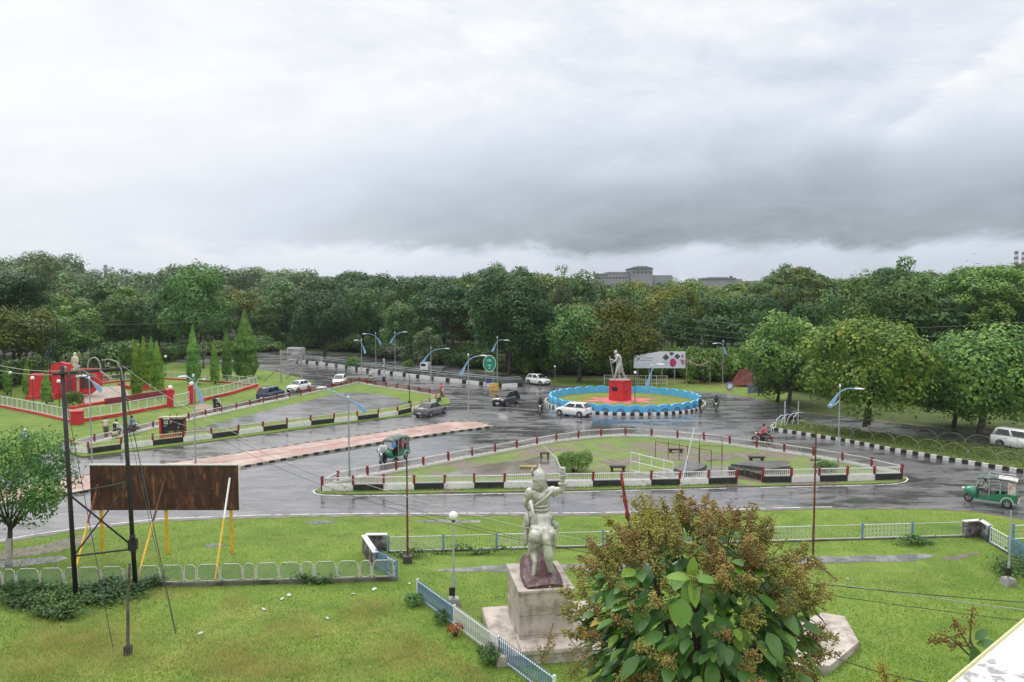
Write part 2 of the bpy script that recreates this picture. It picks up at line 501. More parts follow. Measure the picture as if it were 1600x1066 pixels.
sheet('footpath', ragged([(640, 814), (700, 812), (760, 813), (745, 818), (680, 818)], 0.12, 16), 0.009, SLAB)

# silt and broken edge where the near road meets the grass
def ragged_strip(px, z, w0, w1, seed, mat):
    r = random.Random(seed); P = resample(GP(px), 0.45)
    a = [p + Vector((0, r.uniform(w0, w1), 0)) for p in P]; b = [p - Vector((0, r.uniform(w0, w1), 0)) for p in P]
    mb = MB(); n = len(P)
    mb.add([(p.x, p.y, z) for p in a] + [(p.x, p.y, z) for p in b], [(k, n + k, n + k + 1, k + 1) for k in range(n - 1)])
    return tag(mb.build('road_edge', mat), kind='structure')
ragged_strip([(-60, 859), (0, 849), (60, 838), (150, 825), (250, 814), (400, 808.5), (550, 806), (900, 805), (1100, 801), (1200, 797), (1300, 795), (1450, 795), (1510, 798), (1560, 805), (1600, 812), (1700, 825)], 0.016, .03, .32, 1, SOIL)
ragged_strip([(1110, 613), (1150, 617.5), (1190, 625), (1230, 634), (1256, 644), (1300, 650), (1400, 661), (1487, 670), (1700, 693)], 0.016, .1, .7, 2, SOIL)
# floor of the wood, the trees' shade put into its dark colour
FLOORM = pmat('shaded_forest_floor', (.035, .05, .018), .9, var=.5, vscale=.5)
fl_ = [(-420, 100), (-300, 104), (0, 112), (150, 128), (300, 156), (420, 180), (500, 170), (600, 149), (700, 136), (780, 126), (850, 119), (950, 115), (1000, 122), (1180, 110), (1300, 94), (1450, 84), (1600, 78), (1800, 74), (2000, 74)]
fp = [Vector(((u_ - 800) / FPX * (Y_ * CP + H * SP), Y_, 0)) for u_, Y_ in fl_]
sheet('shaded_forest_floor', fp + [Vector((500, 500, 0)), Vector((-500, 500, 0))], 0.008, FLOORM)

# ------------------------------------------------------------------ railing builder
WHITE = pmat('white_paint', (0.76, 0.75, 0.73), 0.5, var=0.12, vscale=2.0, stain=(2.2, 0.54, 0.70, (0.25, 0.21, 0.16), 0.7))
BLACK = pmat('black_paint', (0.022, 0.022, 0.024), 0.4, var=0.3, stain=(3.0, 0.55, 0.75, (0.12, 0.11, 0.10), 0.5))
REDP = pmat('dark_red_paint', (0.26, 0.028, 0.035), 0.5, var=0.3, vscale=3.0)
PINK = pmat('faded_red_paint', (0.36, 0.12, 0.13), 0.5, var=0.3)
CREAMR = pmat('cream_rail_paint', (0.62, 0.60, 0.36), 0.5, var=0.2)
CONC = pmat('concrete', (0.33, 0.32, 0.30), 0.8, var=0.3, vscale=2.0, bump=0.3, bscale=12, stain=(1.2, 0.48, 0.66, (0.08, 0.075, 0.06), 0.8))

RJ = random.Random(99)
def railing(name, label, px, step, wall_h, rail_h, wall_mats=(0, 1), post=(0.14, 0.14), picket=0.13, mats=None, group=None, z0=0.0, rail_mat=None, picket_mat=None, post_up=0.05):
    pts = resample(GP(px), step)
    o = pts[0].copy(); t = thing(name, label, 'railing', (o.x, o.y, z0), 0, group)
    P = [p - o for p in pts]; P = [Vector((p.x, p.y, 0)) for p in P]
    ms = [WHITE, BLACK]
    w = MB()
    L2 = offset_poly(P, 0.10); R2 = offset_poly(P, -0.10)
    for i in range(len(P) - 1):
        a, b, c, d = L2[i], L2[i + 1], R2[i + 1], R2[i]
        w.prism([(a.x, a.y), (b.x, b.y), (c.x, c.y), (d.x, d.y)], 0, wall_h, mi=wall_mats[i % 2])
    w.build('base_wall', ms, t)
    rm = rail_mat or WHITE; pm = picket_mat or rm
    for i in range(len(P) - 1):
        a, b = P[i], P[i + 1]; d = b - a; ang = atan2(d.y, d.x); ln = d.length
        pk = MB()
        for z, hgt in ((wall_h + 0.07, 0.07), (wall_h + rail_h - 0.03, 0.06)):
            pk.box((ln / 2, 0, z), (ln - 0.02, 0.05, hgt), 0, 0)
        k = max(2, int(ln / picket))
        for j in range(1, k):
            pk.box((ln * j / k, 0, wall_h + rail_h / 2 + 0.02), (0.028, 0.022, rail_h - 0.10), 0, 1)
        q = pk.build('rail_panel', [rm, pm], t, loc=a); q.rotation_euler = (RJ.gauss(0, .035), RJ.gauss(0, .006), ang); q.scale = (1, 1, RJ.uniform(.95, 1.02))
    me = None
    for i, p in enumerate(P):
        a = P[max(i - 1, 0)]; b = P[min(i + 1, len(P) - 1)]; ang = atan2((b - a).y, (b - a).x)
        if me is None:
            pb = MB(); hh = wall_h + rail_h + post_up
            pb.box((0, 0, hh / 2), (post[0], post[1], hh)); pb.box((0, 0, hh + 0.02), (post[0] + .04, post[1] + .04, 0.04))
            me = pb.mesh('post', [REDP])
        q = link_mesh('post', me, t, (p.x, p.y, 0)); q.rotation_euler = (RJ.gauss(0, .03), RJ.gauss(0, .03), ang); q.scale = (1, 1, RJ.uniform(.94, 1.04))
    return t

# ---- western island (long triangle with paved middle)
isl1_S = [(112, 707), (129, 712), (170, 706), (245, 697), (315, 689), (382, 680), (400, 677), (500, 664), (575, 656.5), (625, 649.5), (655, 641.5), (675, 634), (688, 626)]
isl1_N = [(688, 621), (672, 618), (643, 613), (580, 604), (562, 600)]
isl1_W = [(562, 599), (530, 606), (508, 611), (487, 615), (470, 619.5)]
isl1_W2 = [(452, 624), (400, 635), (357, 645), (285, 661), (225, 675), (170, 689), (114, 704)]
sheet('verge', GP([(108, 709), (130, 715), (320, 692), (500, 667), (625, 652), (660, 644), (690, 634), (703, 632), (703, 626), (692, 618), (640, 610), (570, 598), (555, 597), (450, 622), (300, 655), (150, 691)]), 0.10, VERGE, 0.1)
sheet('paving', ragged([(270, 681), (345, 661), (400, 647), (440, 637), (480, 628), (505, 621), (540, 614.5), (590, 617), (620, 623), (637, 631), (615, 637), (575, 644), (500, 653), (400, 665), (330, 675)], 0.2, 6), 0.112, PAVED)
railing('railing', 'cream-railed fence on black and white blocks along the wet road south of the western island', isl1_S, 2.45, 0.42, 0.46, rail_mat=CREAMR, z0=0.10)
railing('railing', 'red post railing on the north side of the western island beside the far road', isl1_N, 2.3, 0.16, 0.55, wall_mats=(0, 0), rail_mat=PINK, picket_mat=REDP, z0=0.10)
railing('railing', 'short red railing at the pointed north end of the western island, by the white hatchback', isl1_W, 2.3, 0.14, 0.55, wall_mats=(0, 0), rail_mat=PINK, picket_mat=REDP, z0=0.10)
railing('railing', 'long dark red railing beside the lane between the park and the western island', isl1_W2, 2.5, 0.16, 0.55, wall_mats=(0, 0), rail_mat=WHITE, picket_mat=PINK, z0=0.10)

# ---- brick median
m, nt, b, ov, (x, y, z) = nodes_of('pink_brick_paving')
br = nt.nodes.new('ShaderNodeTexBrick'); nt.links.new(ov.s, br.inputs['Vector'])
br.inputs['Scale'].default_value = 2.2; br.inputs['Mortar Size'].default_value = 0.03
br.inputs['Color1'].default_value = (0.36, 0.19, 0.155, 1); br.inputs['Color2'].default_value = (0.43, 0.27, 0.23, 1); br.inputs['Mortar'].default_value = (0.22, 0.16, 0.13, 1)
c1 = mixc(nt, noise(nt, ov, 0.5, 5, 0.6).smooth(0.42, 0.66) * 0.7, E(nt, br.outputs[0]), (0.50, 0.40, 0.34))
c1 = mixc(nt, noise(nt, ov, 1.1, 6, 0.7).smooth(0.55, 0.7) * 0.7, c1, (0.17, 0.15, 0.12))
nt.links.new(c1.s, b.inputs['Base Color'])
nt.links.new((noise(nt, ov, 0.6, 4).smooth(0.4, 0.6) * -0.28 + 0.55).s, b.inputs['Roughness'])
BRICK = m
med_px = [(770, 668), (752, 662), (735, 660), (700, 661), (650, 669), (600, 677), (500, 691.5), (400, 706), (300, 721), (143, 744), (60, 758), (-80, 780),
          (-80, 801), (80, 779), (140, 769), (250, 751.5), (375, 732), (500, 709), (600, 692.5), (700, 677.5), (745, 671.5)]
YKERB = pmat('weathered_kerb', (0.30, 0.29, 0.20), 0.6, var=0.4, vscale=4)
def kerb(name, px, step, width, hgt, mats, z0=0.0, closed=False, pts=None, cat=None, inset=0.0):
    pts = pts or resample(GP(px), step, closed)
    L2 = offset_poly(pts, width / 2 + inset); R2 = offset_poly(pts, -width / 2 + inset)
    if closed:
        n = len(pts) - 1
        L2[0] = L2[-1] = (L2[0] + L2[-1]) / 2; R2[0] = R2[-1] = (R2[0] + R2[-1]) / 2
    w = MB()
    for i in range(len(pts) - 1):
        a, b_, c, d = L2[i], L2[i + 1], R2[i + 1], R2[i]
        w.prism([(a.x, a.y), (b_.x, b_.y), (c.x, c.y), (d.x, d.y)], z0, z0 + hgt, mi=i % len(mats), bottom=False)
    return tag(w.build(name, list(mats)), kind='structure')
sheet('median', GP(med_px), 0.14, BRICK, 0.13)
kerb('kerb', med_px, 0.5, 0.16, 0.17, [YKERB, BLACK], closed=True)
# red band down the middle of the median
ribbon('median_band', [(-60, 789), (100, 762), (250, 738), (400, 717), (500, 700), (600, 684), (700, 668.5)], 0.22, 0.146, pmat('red_band', (0.36, 0.13, 0.11), 0.4, var=0.3, vscale=1.5))

# ---- central triangular island
tri_S = [(504, 769.5), (560, 768.5), (800, 764), (930, 762), (1062, 759.5), (1150, 757)]
tri_S2 = [(1191, 755.5), (1237, 755), (1325, 753), (1408, 750.5)]
tri_N = [(1408, 744), (1355, 732), (1312, 723.5), (1275, 717), (1200, 706), (1137, 697), (1100, 692), (1035, 686), (1000, 683.5), (967, 683), (935, 685), (875, 691), (800, 705.5), (737, 717), (675, 729), (607, 741), (547, 752), (515, 758), (504, 763), (504, 768)]
sheet('verge', GP([(492, 768), (502, 773), (560, 773.5), (800, 769.5), (1000, 765), (1140, 761.5), (1180, 761), (1350, 757.5), (1400, 755.5), (1416, 750), (1410, 743.5), (1355, 731), (1275, 716), (1200, 705), (1100, 691), (1000, 682), (967, 682), (935, 684), (870, 691), (737, 716), (607, 740), (510, 758)]), 0.08, MUDGRASS, 0.07)
railing('railing', 'long red-post picket railing on black and white blocks facing the near road', tri_S, 1.93, 0.42, 0.52, z0=0.06)
railing('railing', 'short red-post railing on black and white blocks at right tip of triangular island', tri_S2, 1.93, 0.42, 0.52, wall_mats=(1, 0), z0=0.06)
railing('railing', 'curving white picket railing with red posts round the north side of the triangular island', tri_N, 2.35, 0.16, 0.58, wall_mats=(0, 0), picket_mat=pmat('pinkish_pickets', (.50, .40, .39), .5, var=.3), z0=0.06)
ragsheet = ragged
PUDDLE = pmat('puddled_mud', (0.15, 0.125, 0.10), 0.12, var=0.3, vscale=0.8, bump=0.10, bscale=5)
sheet('mud', ragged([(690, 741), (760, 728), (840, 716), (868, 716), (872, 730), (880, 742), (800, 747), (710, 748)], 0.35, 7, 0.7), 0.086, PUDDLE)
sheet('mud', ragged([(980, 745), (1040, 735), (1150, 730), (1230, 722), (1230, 742), (1190, 750), (1060, 752)], 0.35, 8, 0.7), 0.086, PUDDLE)
sheet('mud', ragged([(1080, 712), (1180, 708), (1220, 716), (1100, 722)], 0.4, 9, 0.7), 0.087, SOIL)
sheet('mud', ragged([(930, 722), (1000, 716), (1010, 724), (950, 732)], 0.4, 19, 0.7), 0.087, SOIL)

# ---- eastern island with striped kerb
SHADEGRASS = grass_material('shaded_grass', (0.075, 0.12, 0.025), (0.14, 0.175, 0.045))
isl2 = [(1206, 673), (1250, 680), (1312, 689), (1400, 706), (1500, 723), (1600, 740), (1800, 772), (1900, 788), (1900, 745), (1760, 724), (1600, 707), (1525, 699), (1425, 686), (1312, 672), (1250, 661), (1228, 659), (1212, 664)]
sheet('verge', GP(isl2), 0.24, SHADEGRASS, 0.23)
kerb('kerb', [(1212, 664), (1205, 669), (1207, 673), (1250, 680), (1312, 689.5), (1400, 706.5), (1500, 723.5), (1600, 740.5), (1800, 772.5), (1900, 788)], 0.47, 0.2, 0.30, [BLACK, WHITE])

# ---- far bank south of the service road (beyond the pipe rail) and near verge at right
sheet('verge', GP([(690, 567.5), (760, 575), (815, 583), (850, 590), (1000, 596), (1200, 612), (1300, 636), (1500, 655), (1700, 672), (1700, 640), (1300, 600), (900, 560), (700, 556)]), 0.006, grass_material('far_verge', (0.13, 0.17, 0.035), (0.22, 0.22, 0.055)))

sheet('verge', GP([(1225, 629), (1256, 643), (1300, 649), (1400, 660), (1487, 669), (1700, 692), (1900, 712), (1900, 640), (1600, 618), (1300, 606), (1235, 614)]), 0.010, grass_material('shaded_verge', (0.055, 0.085, 0.02), (0.11, 0.14, 0.035)))  # grass under the right-hand trees, their shade put into its colour
# ------------------------------------------------------------------ roundabout
RC = G(975, 630.5); RC.z = 0
RR = (G(1098, 630.5) - G(852, 630.5)).length / 2
RCX, RCY = RC.x, RC.y
def circ(r, n, a0=0): return [Vector((RCX + r * cos(a0 + 2 * pi * i / n), RCY + r * sin(a0 + 2 * pi * i / n), 0)) for i in range(n)]
nk = 2 * int(2 * pi * RR / 0.46 / 2)
kp = circ(RR, nk); kp.append(kp[0].copy())
kerb('kerb', None, 0, 0.22, 0.34, [WHITE, BLACK], pts=kp)
ISLG = grass_material('island_grass', (0.14, 0.19, 0.03), (0.24, 0.25, 0.055))
sheet('roundabout', circ(RR - 0.105, 72), 0.20, ISLG, 0.19)
REDW = pmat('bright_red_paint', (0.60, 0.022, 0.035), 0.5, var=0.2, vscale=1.5, stain=(1.3, 0.50, 0.72, (0.36, 0.06, 0.06), 0.7))
PINKF = pmat('pink_floor_paint', (0.62, 0.16, 0.17), 0.5, var=0.3, vscale=1.0, stain=(0.9, 0.5, 0.7, (0.45, 0.06, 0.05), 0.7))
PD = G(969, 625, 0.2)
star = []
for i in range(16):
    a = 2 * pi * i / 16 + 0.2; r = (2.0 if i % 2 else 3.6) * (1.35 if abs(cos(a)) > .6 else 1)
    star.append(Vector((PD.x + r * cos(a), PD.y + r * sin(a), 0)))
sheet('pavement', star, 0.206, PINKF)
BLUE = pmat('sky_blue_paint', (0.11, 0.46, 0.80), 0.5, var=0.16, vscale=2.0, stain=(1.6, 0.52, 0.72, (0.14, 0.30, 0.42), 0.6))
BLUED = pmat('dark_blue_paint', (0.06, 0.16, 0.34), 0.5)
rw = thing('roundabout_wall', 'sky blue scalloped parapet wall ringing the round traffic island', 'wall', (RCX, RCY, 0.0))
NS = 34; WR = RR - 0.55; WT = 0.22; hb = 0.62
wallm = MB(); arch = MB()
for i in range(NS):
    a0 = 2 * pi * i / NS; a1 = 2 * pi * (i + 1) / NS
    ns = 8
    prof = []
    for k in range(ns + 1):
        t = k / ns; hh = hb + 0.26 * sqrt(max(0, 1 - (2 * t - 1) ** 2 * 0.96))
        prof.append((a0 + (a1 - a0) * t, hh))
    for (p0, h0), (p1, h1) in zip(prof, prof[1:]):
        ri, ro = WR - WT / 2, WR + WT / 2
        vs = []
        for a, hh in ((p0, h0), (p1, h1)):
            for r in (ri, ro):
                vs += [(r * cos(a), r * sin(a), 0.18), (r * cos(a), r * sin(a), 0.2 + hh)]
        wallm.add(vs, [(0, 4, 5, 1), (2, 3, 7, 6), (1, 5, 7, 3)])
    # sunk half-round recess with scalloped edge on the outer face of every segment
    ac = (a0 + a1) / 2; R0 = WR + WT / 2
    fan = []; n2 = 12; rr = 0.44
    for k in range(n2 + 1):
        th = pi * k / n2; fan.append((rr * cos(th), 0.30 + rr * sin(th) * 0.95))
    M = Matrix.Rotation(ac, 3, 'Z')
    for dr, s_, mi in ((0.012, 1.0, 0), (0.02, 0.72, 1)):
        vs = [M @ Vector((R0 + dr, x_ * s_, 0.30 + (z_ - 0.30) * s_)) for x_, z_ in fan]
        vs2 = [M @ Vector((R0 - 0.05, x_ * s_, 0.30 + (z_ - 0.30) * s_)) for x_, z_ in fan]
        arch.loft([vs2, vs], mi)
wallm.build('scalloped_wall', BLUE, rw)
arch.build('arch_panel', [BLUED, pmat('mid_blue_paint', (0.12, 0.24, 0.42), 0.5)], rw)
# ------------------------------------------------------------------ shared object materials
STEEL = pmat('galvanised_steel', (0.42, 0.44, 0.46), 0.45, 0.6, var=0.15, vscale=2.0)
LAMPB = pmat('light_blue_enamel', (0.25, 0.43, 0.68), 0.4, var=0.1)
LAMPW = pmat('pale_lamp_metal', (0.62, 0.68, 0.74), 0.4)
DARKM = pmat('dark_tarred_metal', (0.022, 0.020, 0.020), 0.6, var=0.5, vscale=2.0)
RUST = pmat('rusted_iron', (0.17, 0.055, 0.02), 0.75, var=0.4, vscale=2.5, stain=(3.0, 0.45, 0.65, (0.05, 0.025, 0.018), 0.9))
YEL = pmat('yellow_paint', (0.70, 0.42, 0.03), 0.5, var=0.2, vscale=3.0)
GLOBE = pmat('milky_globe', (0.85, 0.84, 0.80), 0.25)
REDF = pmat('park_red_paint', (0.55, 0.045, 0.04), 0.55, var=0.3, vscale=1.5, stain=(2.0, 0.55, 0.75, (0.20, 0.05, 0.04), 0.5))
PINKP = pmat('pink_painted_brick', (0.48, 0.16, 0.15), 0.6, var=0.3, vscale=1.5)
GLASS = pmat('dark_glass', (0.018, 0.022, 0.026), 0.06, spec=0.8)
RUB = pmat('rubber', (0.018, 0.018, 0.018), 0.7)
RIM = pmat('wheel_rim', (0.45, 0.46, 0.47), 0.3, 0.8)
TAILL = pmat('tail_light_red', (0.45, 0.01, 0.012), 0.2)
HEADL = pmat('head_light_lens', (0.75, 0.77, 0.78), 0.12)
PLATE = pmat('number_plate', (0.75, 0.74, 0.68), 0.5)
BLKP = pmat('black_plastic', (0.02, 0.02, 0.022), 0.45)
def paint(name, c, r=0.22):
    m = pmat(name, c, r); b = m.node_tree.nodes['Principled BSDF']
    b.inputs['Coat Weight'].default_value = 0.6; b.inputs['Coat Roughness'].default_value = 0.06
    return m
PW = paint('white_car_paint', (0.78, 0.78, 0.77)); PG = paint('grey_car_paint', (0.13, 0.13, 0.15)); PB = paint('navy_car_paint', (0.014, 0.03, 0.10))
PK = paint('black_car_paint', (0.015, 0.017, 0.022)); PS = paint('silver_car_paint', (0.50, 0.51, 0.52)); RG = paint('rickshaw_green', (0.012, 0.20, 0.10), 0.3)

# ------------------------------------------------------------------ street lamps
def lamp(u, v, vt, head, fin, label, second=None, z0=0.0, r=0.055):
    b = G(u, v); Y = b.y
    t = thing('street_lamp', label, 'street lamp', (b.x, b.y, z0), 0, 'blue-armed street lamps')
    def L(uu, vv): p = PT(uu, vv, Y); return Vector((p.x - b.x, 0, p.z - z0))
    h = L(u, vt).z
    pm = MB(); pm.tube([(0, 0, 0), (0, 0, h * 0.35), (0, 0, h * 0.36), (0, 0, h)], [r * 1.25, r * 1.25, r, r * 0.75], 8)
    pm.box((0, 0, 0.02), (0.34, 0.34, 0.05)); pm.box((0, 0, 0.45), (0.15, 0.15, 0.4))
    pm.build('pole', STEEL, t)
    fm = MB(); fm.lathe([(0.02, h), (0.07, h + 0.05), (0.09, h + 0.14), (0.05, h + 0.24), (0.01, h + 0.30)]); fm.build('finial', LAMPW, t)
    hd = L(*head); fn = L(*fin); s = 1 if hd.x > 0 else -1
    mid = Vector((0, 0, h - 0.45))
    pts = []
    for k in range(13):                       # fin tip -> pole -> head, one swan curve
        q = k / 12
        a = fn.lerp(mid, q); c = mid.lerp(hd, q)
        p = a.lerp(c, q); p.z += 0.35 * sin(pi * q) + 0.0
        pts.append(p)
    am = MB(); am.tube(pts, [0.038] * 12 + [0.032], 8); am.build('arm', LAMPB, t, smooth=True)
    bl = MB()                                 # flat tapering fin on the low end of the arm
    q0, q1 = pts[0], pts[5]; dr = (q0 - pts[4]).normalized(); pr = Vector((-dr.z, 0, dr.x))
    e = q0 + dr * 0.28
    outline = [pts[5], pts[3] + pr * 0.10, q0 + pr * 0.19, e + pr * 0.10, e - pr * 0.16, q0 - pr * 0.14, pts[3] - pr * 0.05]
    bl.loft([[p + Vector((0, -0.035, 0)) for p in outline], [p + Vector((0, 0.035, 0)) for p in outline]])
    bl.build('fin', LAMPB, t)
    lm = MB(); hx = Vector((s, 0, -0.06)).normalized()
    for o_, w, hh in (): pass
    rings = []
    for f, w, hh in ((-.30, .05, .05), (-.15, .11, .08), (.10, .15, .10), (.34, .13, .08), (.46, .05, .03)):
        c = hd + hx * f
        rings.append([(c.x, w * cos(a_), c.z + hh * sin(a_) * (1 if sin(a_) > 0 else .55)) for a_ in [2 * pi * k / 10 for k in range(10)]])
    lm.loft(rings); lm.build('lamp_head', LAMPW, t, smooth=True)
    if second:
        sh = L(*second); m2 = MB()
        m2.tube([(0, 0, h - 0.9), (sh.x * .5, 0, sh.z + .02), tuple(sh)], 0.03, 6); m2.ball(tuple(sh), 0.12, 8, sz=.6)
        m2.build('side_arm', LAMPW, t)
    return t
lamp(546, 752, 624, (504, 606), (567, 640), 'nearest tall blue-armed lamp, at left tip of the triangular island', z0=0.06)
lamp(732, 660, 557, (755, 556), (721, 583), 'blue-armed lamp standing on the pink brick median near its right end', z0=0.14)
lamp(1309, 735, 606, (1341, 608), (1299, 632), 'blue-armed lamp at right end of the triangular island, head pointing right', second=(1298, 633), z0=0.06)
lamp(777, 601, 529, (791, 532), (770, 547), 'lamp beside the green oval sign, behind the yellow barricade')
lamp(673.5, 597, 545, (698, 545), (661, 565), 'lamp with long right-pointing head behind the striped barrier, above the small white truck')
lamp(617.5, 583, 521, (632, 519), (611, 534), 'right one of the tall pair of lamps before the dark wood, head to the right')
lamp(587.5, 578, 522, (570, 522), (594, 536), 'left one of the tall pair of lamps before the dark wood, head to the left')
lamp(565.5, 591, 533, (557, 532), (570, 550), 'small lamp with left-pointing head at the far point of the western island')
lamp(1129, 600, 535, (1118, 537), (1133, 551), 'lone lamp against bright green shrubs right of the white banner board')
lamp(1017, 684, 574, (1031, 570), (1011, 602), 'thin lamp in front of the white banner board, behind the curved railing', z0=0.06, r=0.04)
lamp(306, 736, 590, (287, 589), (314, 624), 'double-headed lamp on the median in front of the red park gate', second=(319, 593), z0=0.14, r=0.045)
lamp(145, 757, 594, (129, 588), (154, 607), 'lamp on the median half hidden behind the black pole frame', z0=0.14, r=0.045)

def globe_lamp(u, v, vt, label, r=0.16, poler=0.04, mat=None, base=True, n_='globe_lamp', z0=0.0, gl=True):
    b = G(u, v); h = top(u, v, vt) - z0
    t = thing(n_, label, 'lamp post', (b.x, b.y, z0), 0, 'garden lamp posts')
    m = MB(); m.tube([(0, 0, 0), (0, 0, h * .3), (0, 0, h * .31), (0, 0, h - 2 * r if gl else h)], [poler * 1.3, poler * 1.3, poler, poler * .8], 8)
    m.build('pole', mat or STEEL, t)
    if base:
        bb = MB(); bb.box((0, 0, 0.16), (0.5, 0.5, 0.32), 0.2, taper=.8); bb.build('base', CONC, t)
        bx = MB(); bx.box((-0.06, -0.05, 0.62), (0.24, 0.16, 0.34)); bx.build('junction_box', BLKP, t, bevel=.01)
    if gl:
        g = MB(); g.ball((0, 0, h - r), r, 16); g.build('globe', GLOBE, t, smooth=True)
        c = MB(); c.lathe([(0.05, h - 2 * r - .08), (0.08, h - 2 * r - .03), (.07, h - 2 * r + .03)], n=10); c.build('collar', BLKP, t)
    return t
PALEPOLE = pmat('pale_grey_paint', (0.40, 0.43, 0.42), 0.5, var=0.25, vscale=1.0)
globe_lamp(709, 946, 799, 'white globe lamp on a grey pole, nearest, left of the mounted statue', 0.19, 0.045, PALEPOLE)
globe_lamp(1575, 914, 798, 'grey pole without a globe beside the right-hand fence', 0.16, 0.04, PALEPOLE, n_='lamp_post', gl=False)
for u, v, vt, l in ((17.5, 622, 580, 'leftmost white globe lamp of the red park'), (52.5, 640, 588, 'white globe lamp left of the red memorial wall'), (93, 638, 593, 'white globe lamp right beside the left leg of the black pole frame'), (259.5, 592, 555, 'white globe lamp right of the leafy twin columnar trees')):
    globe_lamp(u, v, vt, l, 0.21, 0.035, DARKM, base=False)
globe_lamp(992, 633, 580, 'thin dark post with white lantern on the roundabout lawn', 0.17, 0.035, DARKM, base=False, z0=0.2, n_='lantern_post')
globe_lamp(867, 600, 571, 'thin post with white lantern by the wood left of the roundabout', 0.16, 0.035, STEEL, base=False, n_='lantern_post')

def mast(u, v, vt, label, mat, r=0.06, name='utility_pole', bands=True, ins=True):
    b = G(u, v); h = top(u, v, vt)
    t = thing(name, label, 'utility pole', (b.x, b.y, 0), 0)
    m = MB(); m.tube([(0, 0, 0.3), (0, 0, h * .5), (0, 0, h)], [r, r * .85, r * .6], 8); m.build('pole', mat, t)
    bb = MB(); bb.box((0, 0, 0.17), (0.42, 0.42, 0.34), 0.1); bb.build('base', pmat('dark_concrete', (0.06, 0.06, 0.055), 0.8), t)
    if ins:
        i_ = MB(); i_.box((0, 0, h * .78), (0.5, 0.05, 0.05)); i_.build('crossbar', DARKM, t)
        for x in (-.2, .2):
            k = MB(); k.lathe([(.02, h * .78 + .02), (.045, h * .78 + .05), (.02, h * .78 + .08), (.045, h * .78 + .11), (.01, h * .78 + .14)], (x, 0, 0), 8); k.build('insulator', CONC, t)
    return t
mast(637, 879, 716, 'slim rusty orange iron pole left of the white globe lamp', RUST, 0.055, ins=False)
mast(1270, 884, 672, 'slim rusty iron pole on the lawn behind the flowering tree', RUST, 0.055)
mast(640, 631, 583, 'short dark post on the grass of the western island', DARKM, 0.05, ins=False, name='iron_post')
mast(866, 618, 602, 'short black bollard post at left edge of the roundabout lawn', DARKM, 0.08, ins=False, name='iron_post')
for u, v, vt, l in ((68, 600, 494, 'dark distant wire pole, left one of the linked pair'), (92, 606, 494, 'dark distant wire pole, right one of the linked pair'), (131, 575, 486, 'single dark wire pole left of centre in the left wood'),
                    (80, 628, 528, 'dark pole with small lamp standing behind the red memorial'), (318, 576, 535, 'dark pole between the columnar trees'), (154, 572, 530, 'short dark pole with small lamp, left wood edge'), (178, 570, 518, 'thin dark pole before the rounded bush in the left wood')):
    mast(u, v, vt, l, DARKM, 0.09)

# ------------------------------------------------------------------ black pole frame (left foreground)
bl_ = G(119, 939); br_ = G(212, 919)
t = thing('pole_frame', 'tall black double-pole electric frame with crossarm and X bracing, left foreground', 'utility pole', (bl_.x, bl_.y, 0))
hl = top(119, 939, 572); hr = top(212, 919, 572)
a0 = Vector((0, 0, 0)); a1 = PT(97, 572, bl_.y) - bl_; b0 = br_ - bl_; b1 = PT(190, 573, br_.y) - bl_
for p, q in ((a0, a1), (b0, b1)):
    m = MB(); m.tube([p, p.lerp(q, .5), q], [0.10, 0.09, 0.08], 10); m.build('pole', DARKM, t, smooth=True)
def onl(v): k = (939 - v) / (939 - 572); return a0.lerp(a1, k)
def onr(v): k = (919 - v) / (919 - 573); return b0.lerp(b1, k)
for p, q, r in ((onl(770), onr(752), .035), (onl(868), onr(857), .04), (onl(772), onr(853), .045), (onl(868), onr(754), .035)):
    m = MB(); m.tube([p, q], r, 6); m.build('brace', DARKM, t)
ca = onl(583) ; cb = onr(576)
m = MB(); dirc = (cb - ca).normalized()
for oy in (-.13, .13):
    m.tube([ca - dirc * .3 + Vector((0, oy, 0)), cb + dirc * .3 + Vector((0, oy, 0))], 0.065, 6)
m.build('crossarm', DARKM, t)
m = MB()
m.box(tuple(onr(850)), (0.34, 0.3, 0.5)); m.ball(tuple(onr(838)), .15, 8); m.ball(tuple(onr(860)), .14, 8); m.build('junction_box', BLKP, t, bevel=.03)
CABLE = pmat('grey_cable', (0.32, 0.31, 0.27), 0.6)
def arc(c, rx, rz, a0_, a1_, n=14, y=0): return [Vector((c.x + rx * cos(a0_ + (a1_ - a0_) * k / n), c.y + y, c.z + rz * sin(a0_ + (a1_ - a0_) * k / n))) for k in range(n + 1)]
m = MB()
c1_ = ca.lerp(cb, .55) + Vector((0, -.2, .15))
m.tube(arc(c1_ + Vector((.05, 0, 0)), .27, .42, pi * 1.05, -.35) + [c1_ + Vector((.75, 0, -.5)), c1_ + Vector((.9, 0, -.48))], 0.035, 6)
m.build('cable_loop', CABLE, t)
m = MB(); m.tube([cb + Vector((-.75, -.2, .38)), cb + Vector((-.4, -.2, .42)), cb + Vector((-.1, -.2, .32)), cb + Vector((.08, -.2, -.02)), cb + Vector((.14, -.2, -.5))], .03, 6)
m.tube([cb + Vector((-.6, -.2, .38)), cb + Vector((-.6, -.2, .12)), cb + Vector((-.2, -.2, .05))], .02, 6); m.build('cable_loop', CABLE, t)
m = MB(); r5 = random.Random(5)
for k in range(9):
    p = ca.lerp(cb, .12 + .32 * r5.random()) + Vector((0, -.22, -.05))
    m.tube([p, p + Vector((r5.uniform(-.3, .3), -.05, r5.uniform(-.35, .3))), p + Vector((r5.uniform(-.5, .5), 0, r5.uniform(-.4, .1)))], .018, 5)
m.build('wire_tangle', CABLE, t)
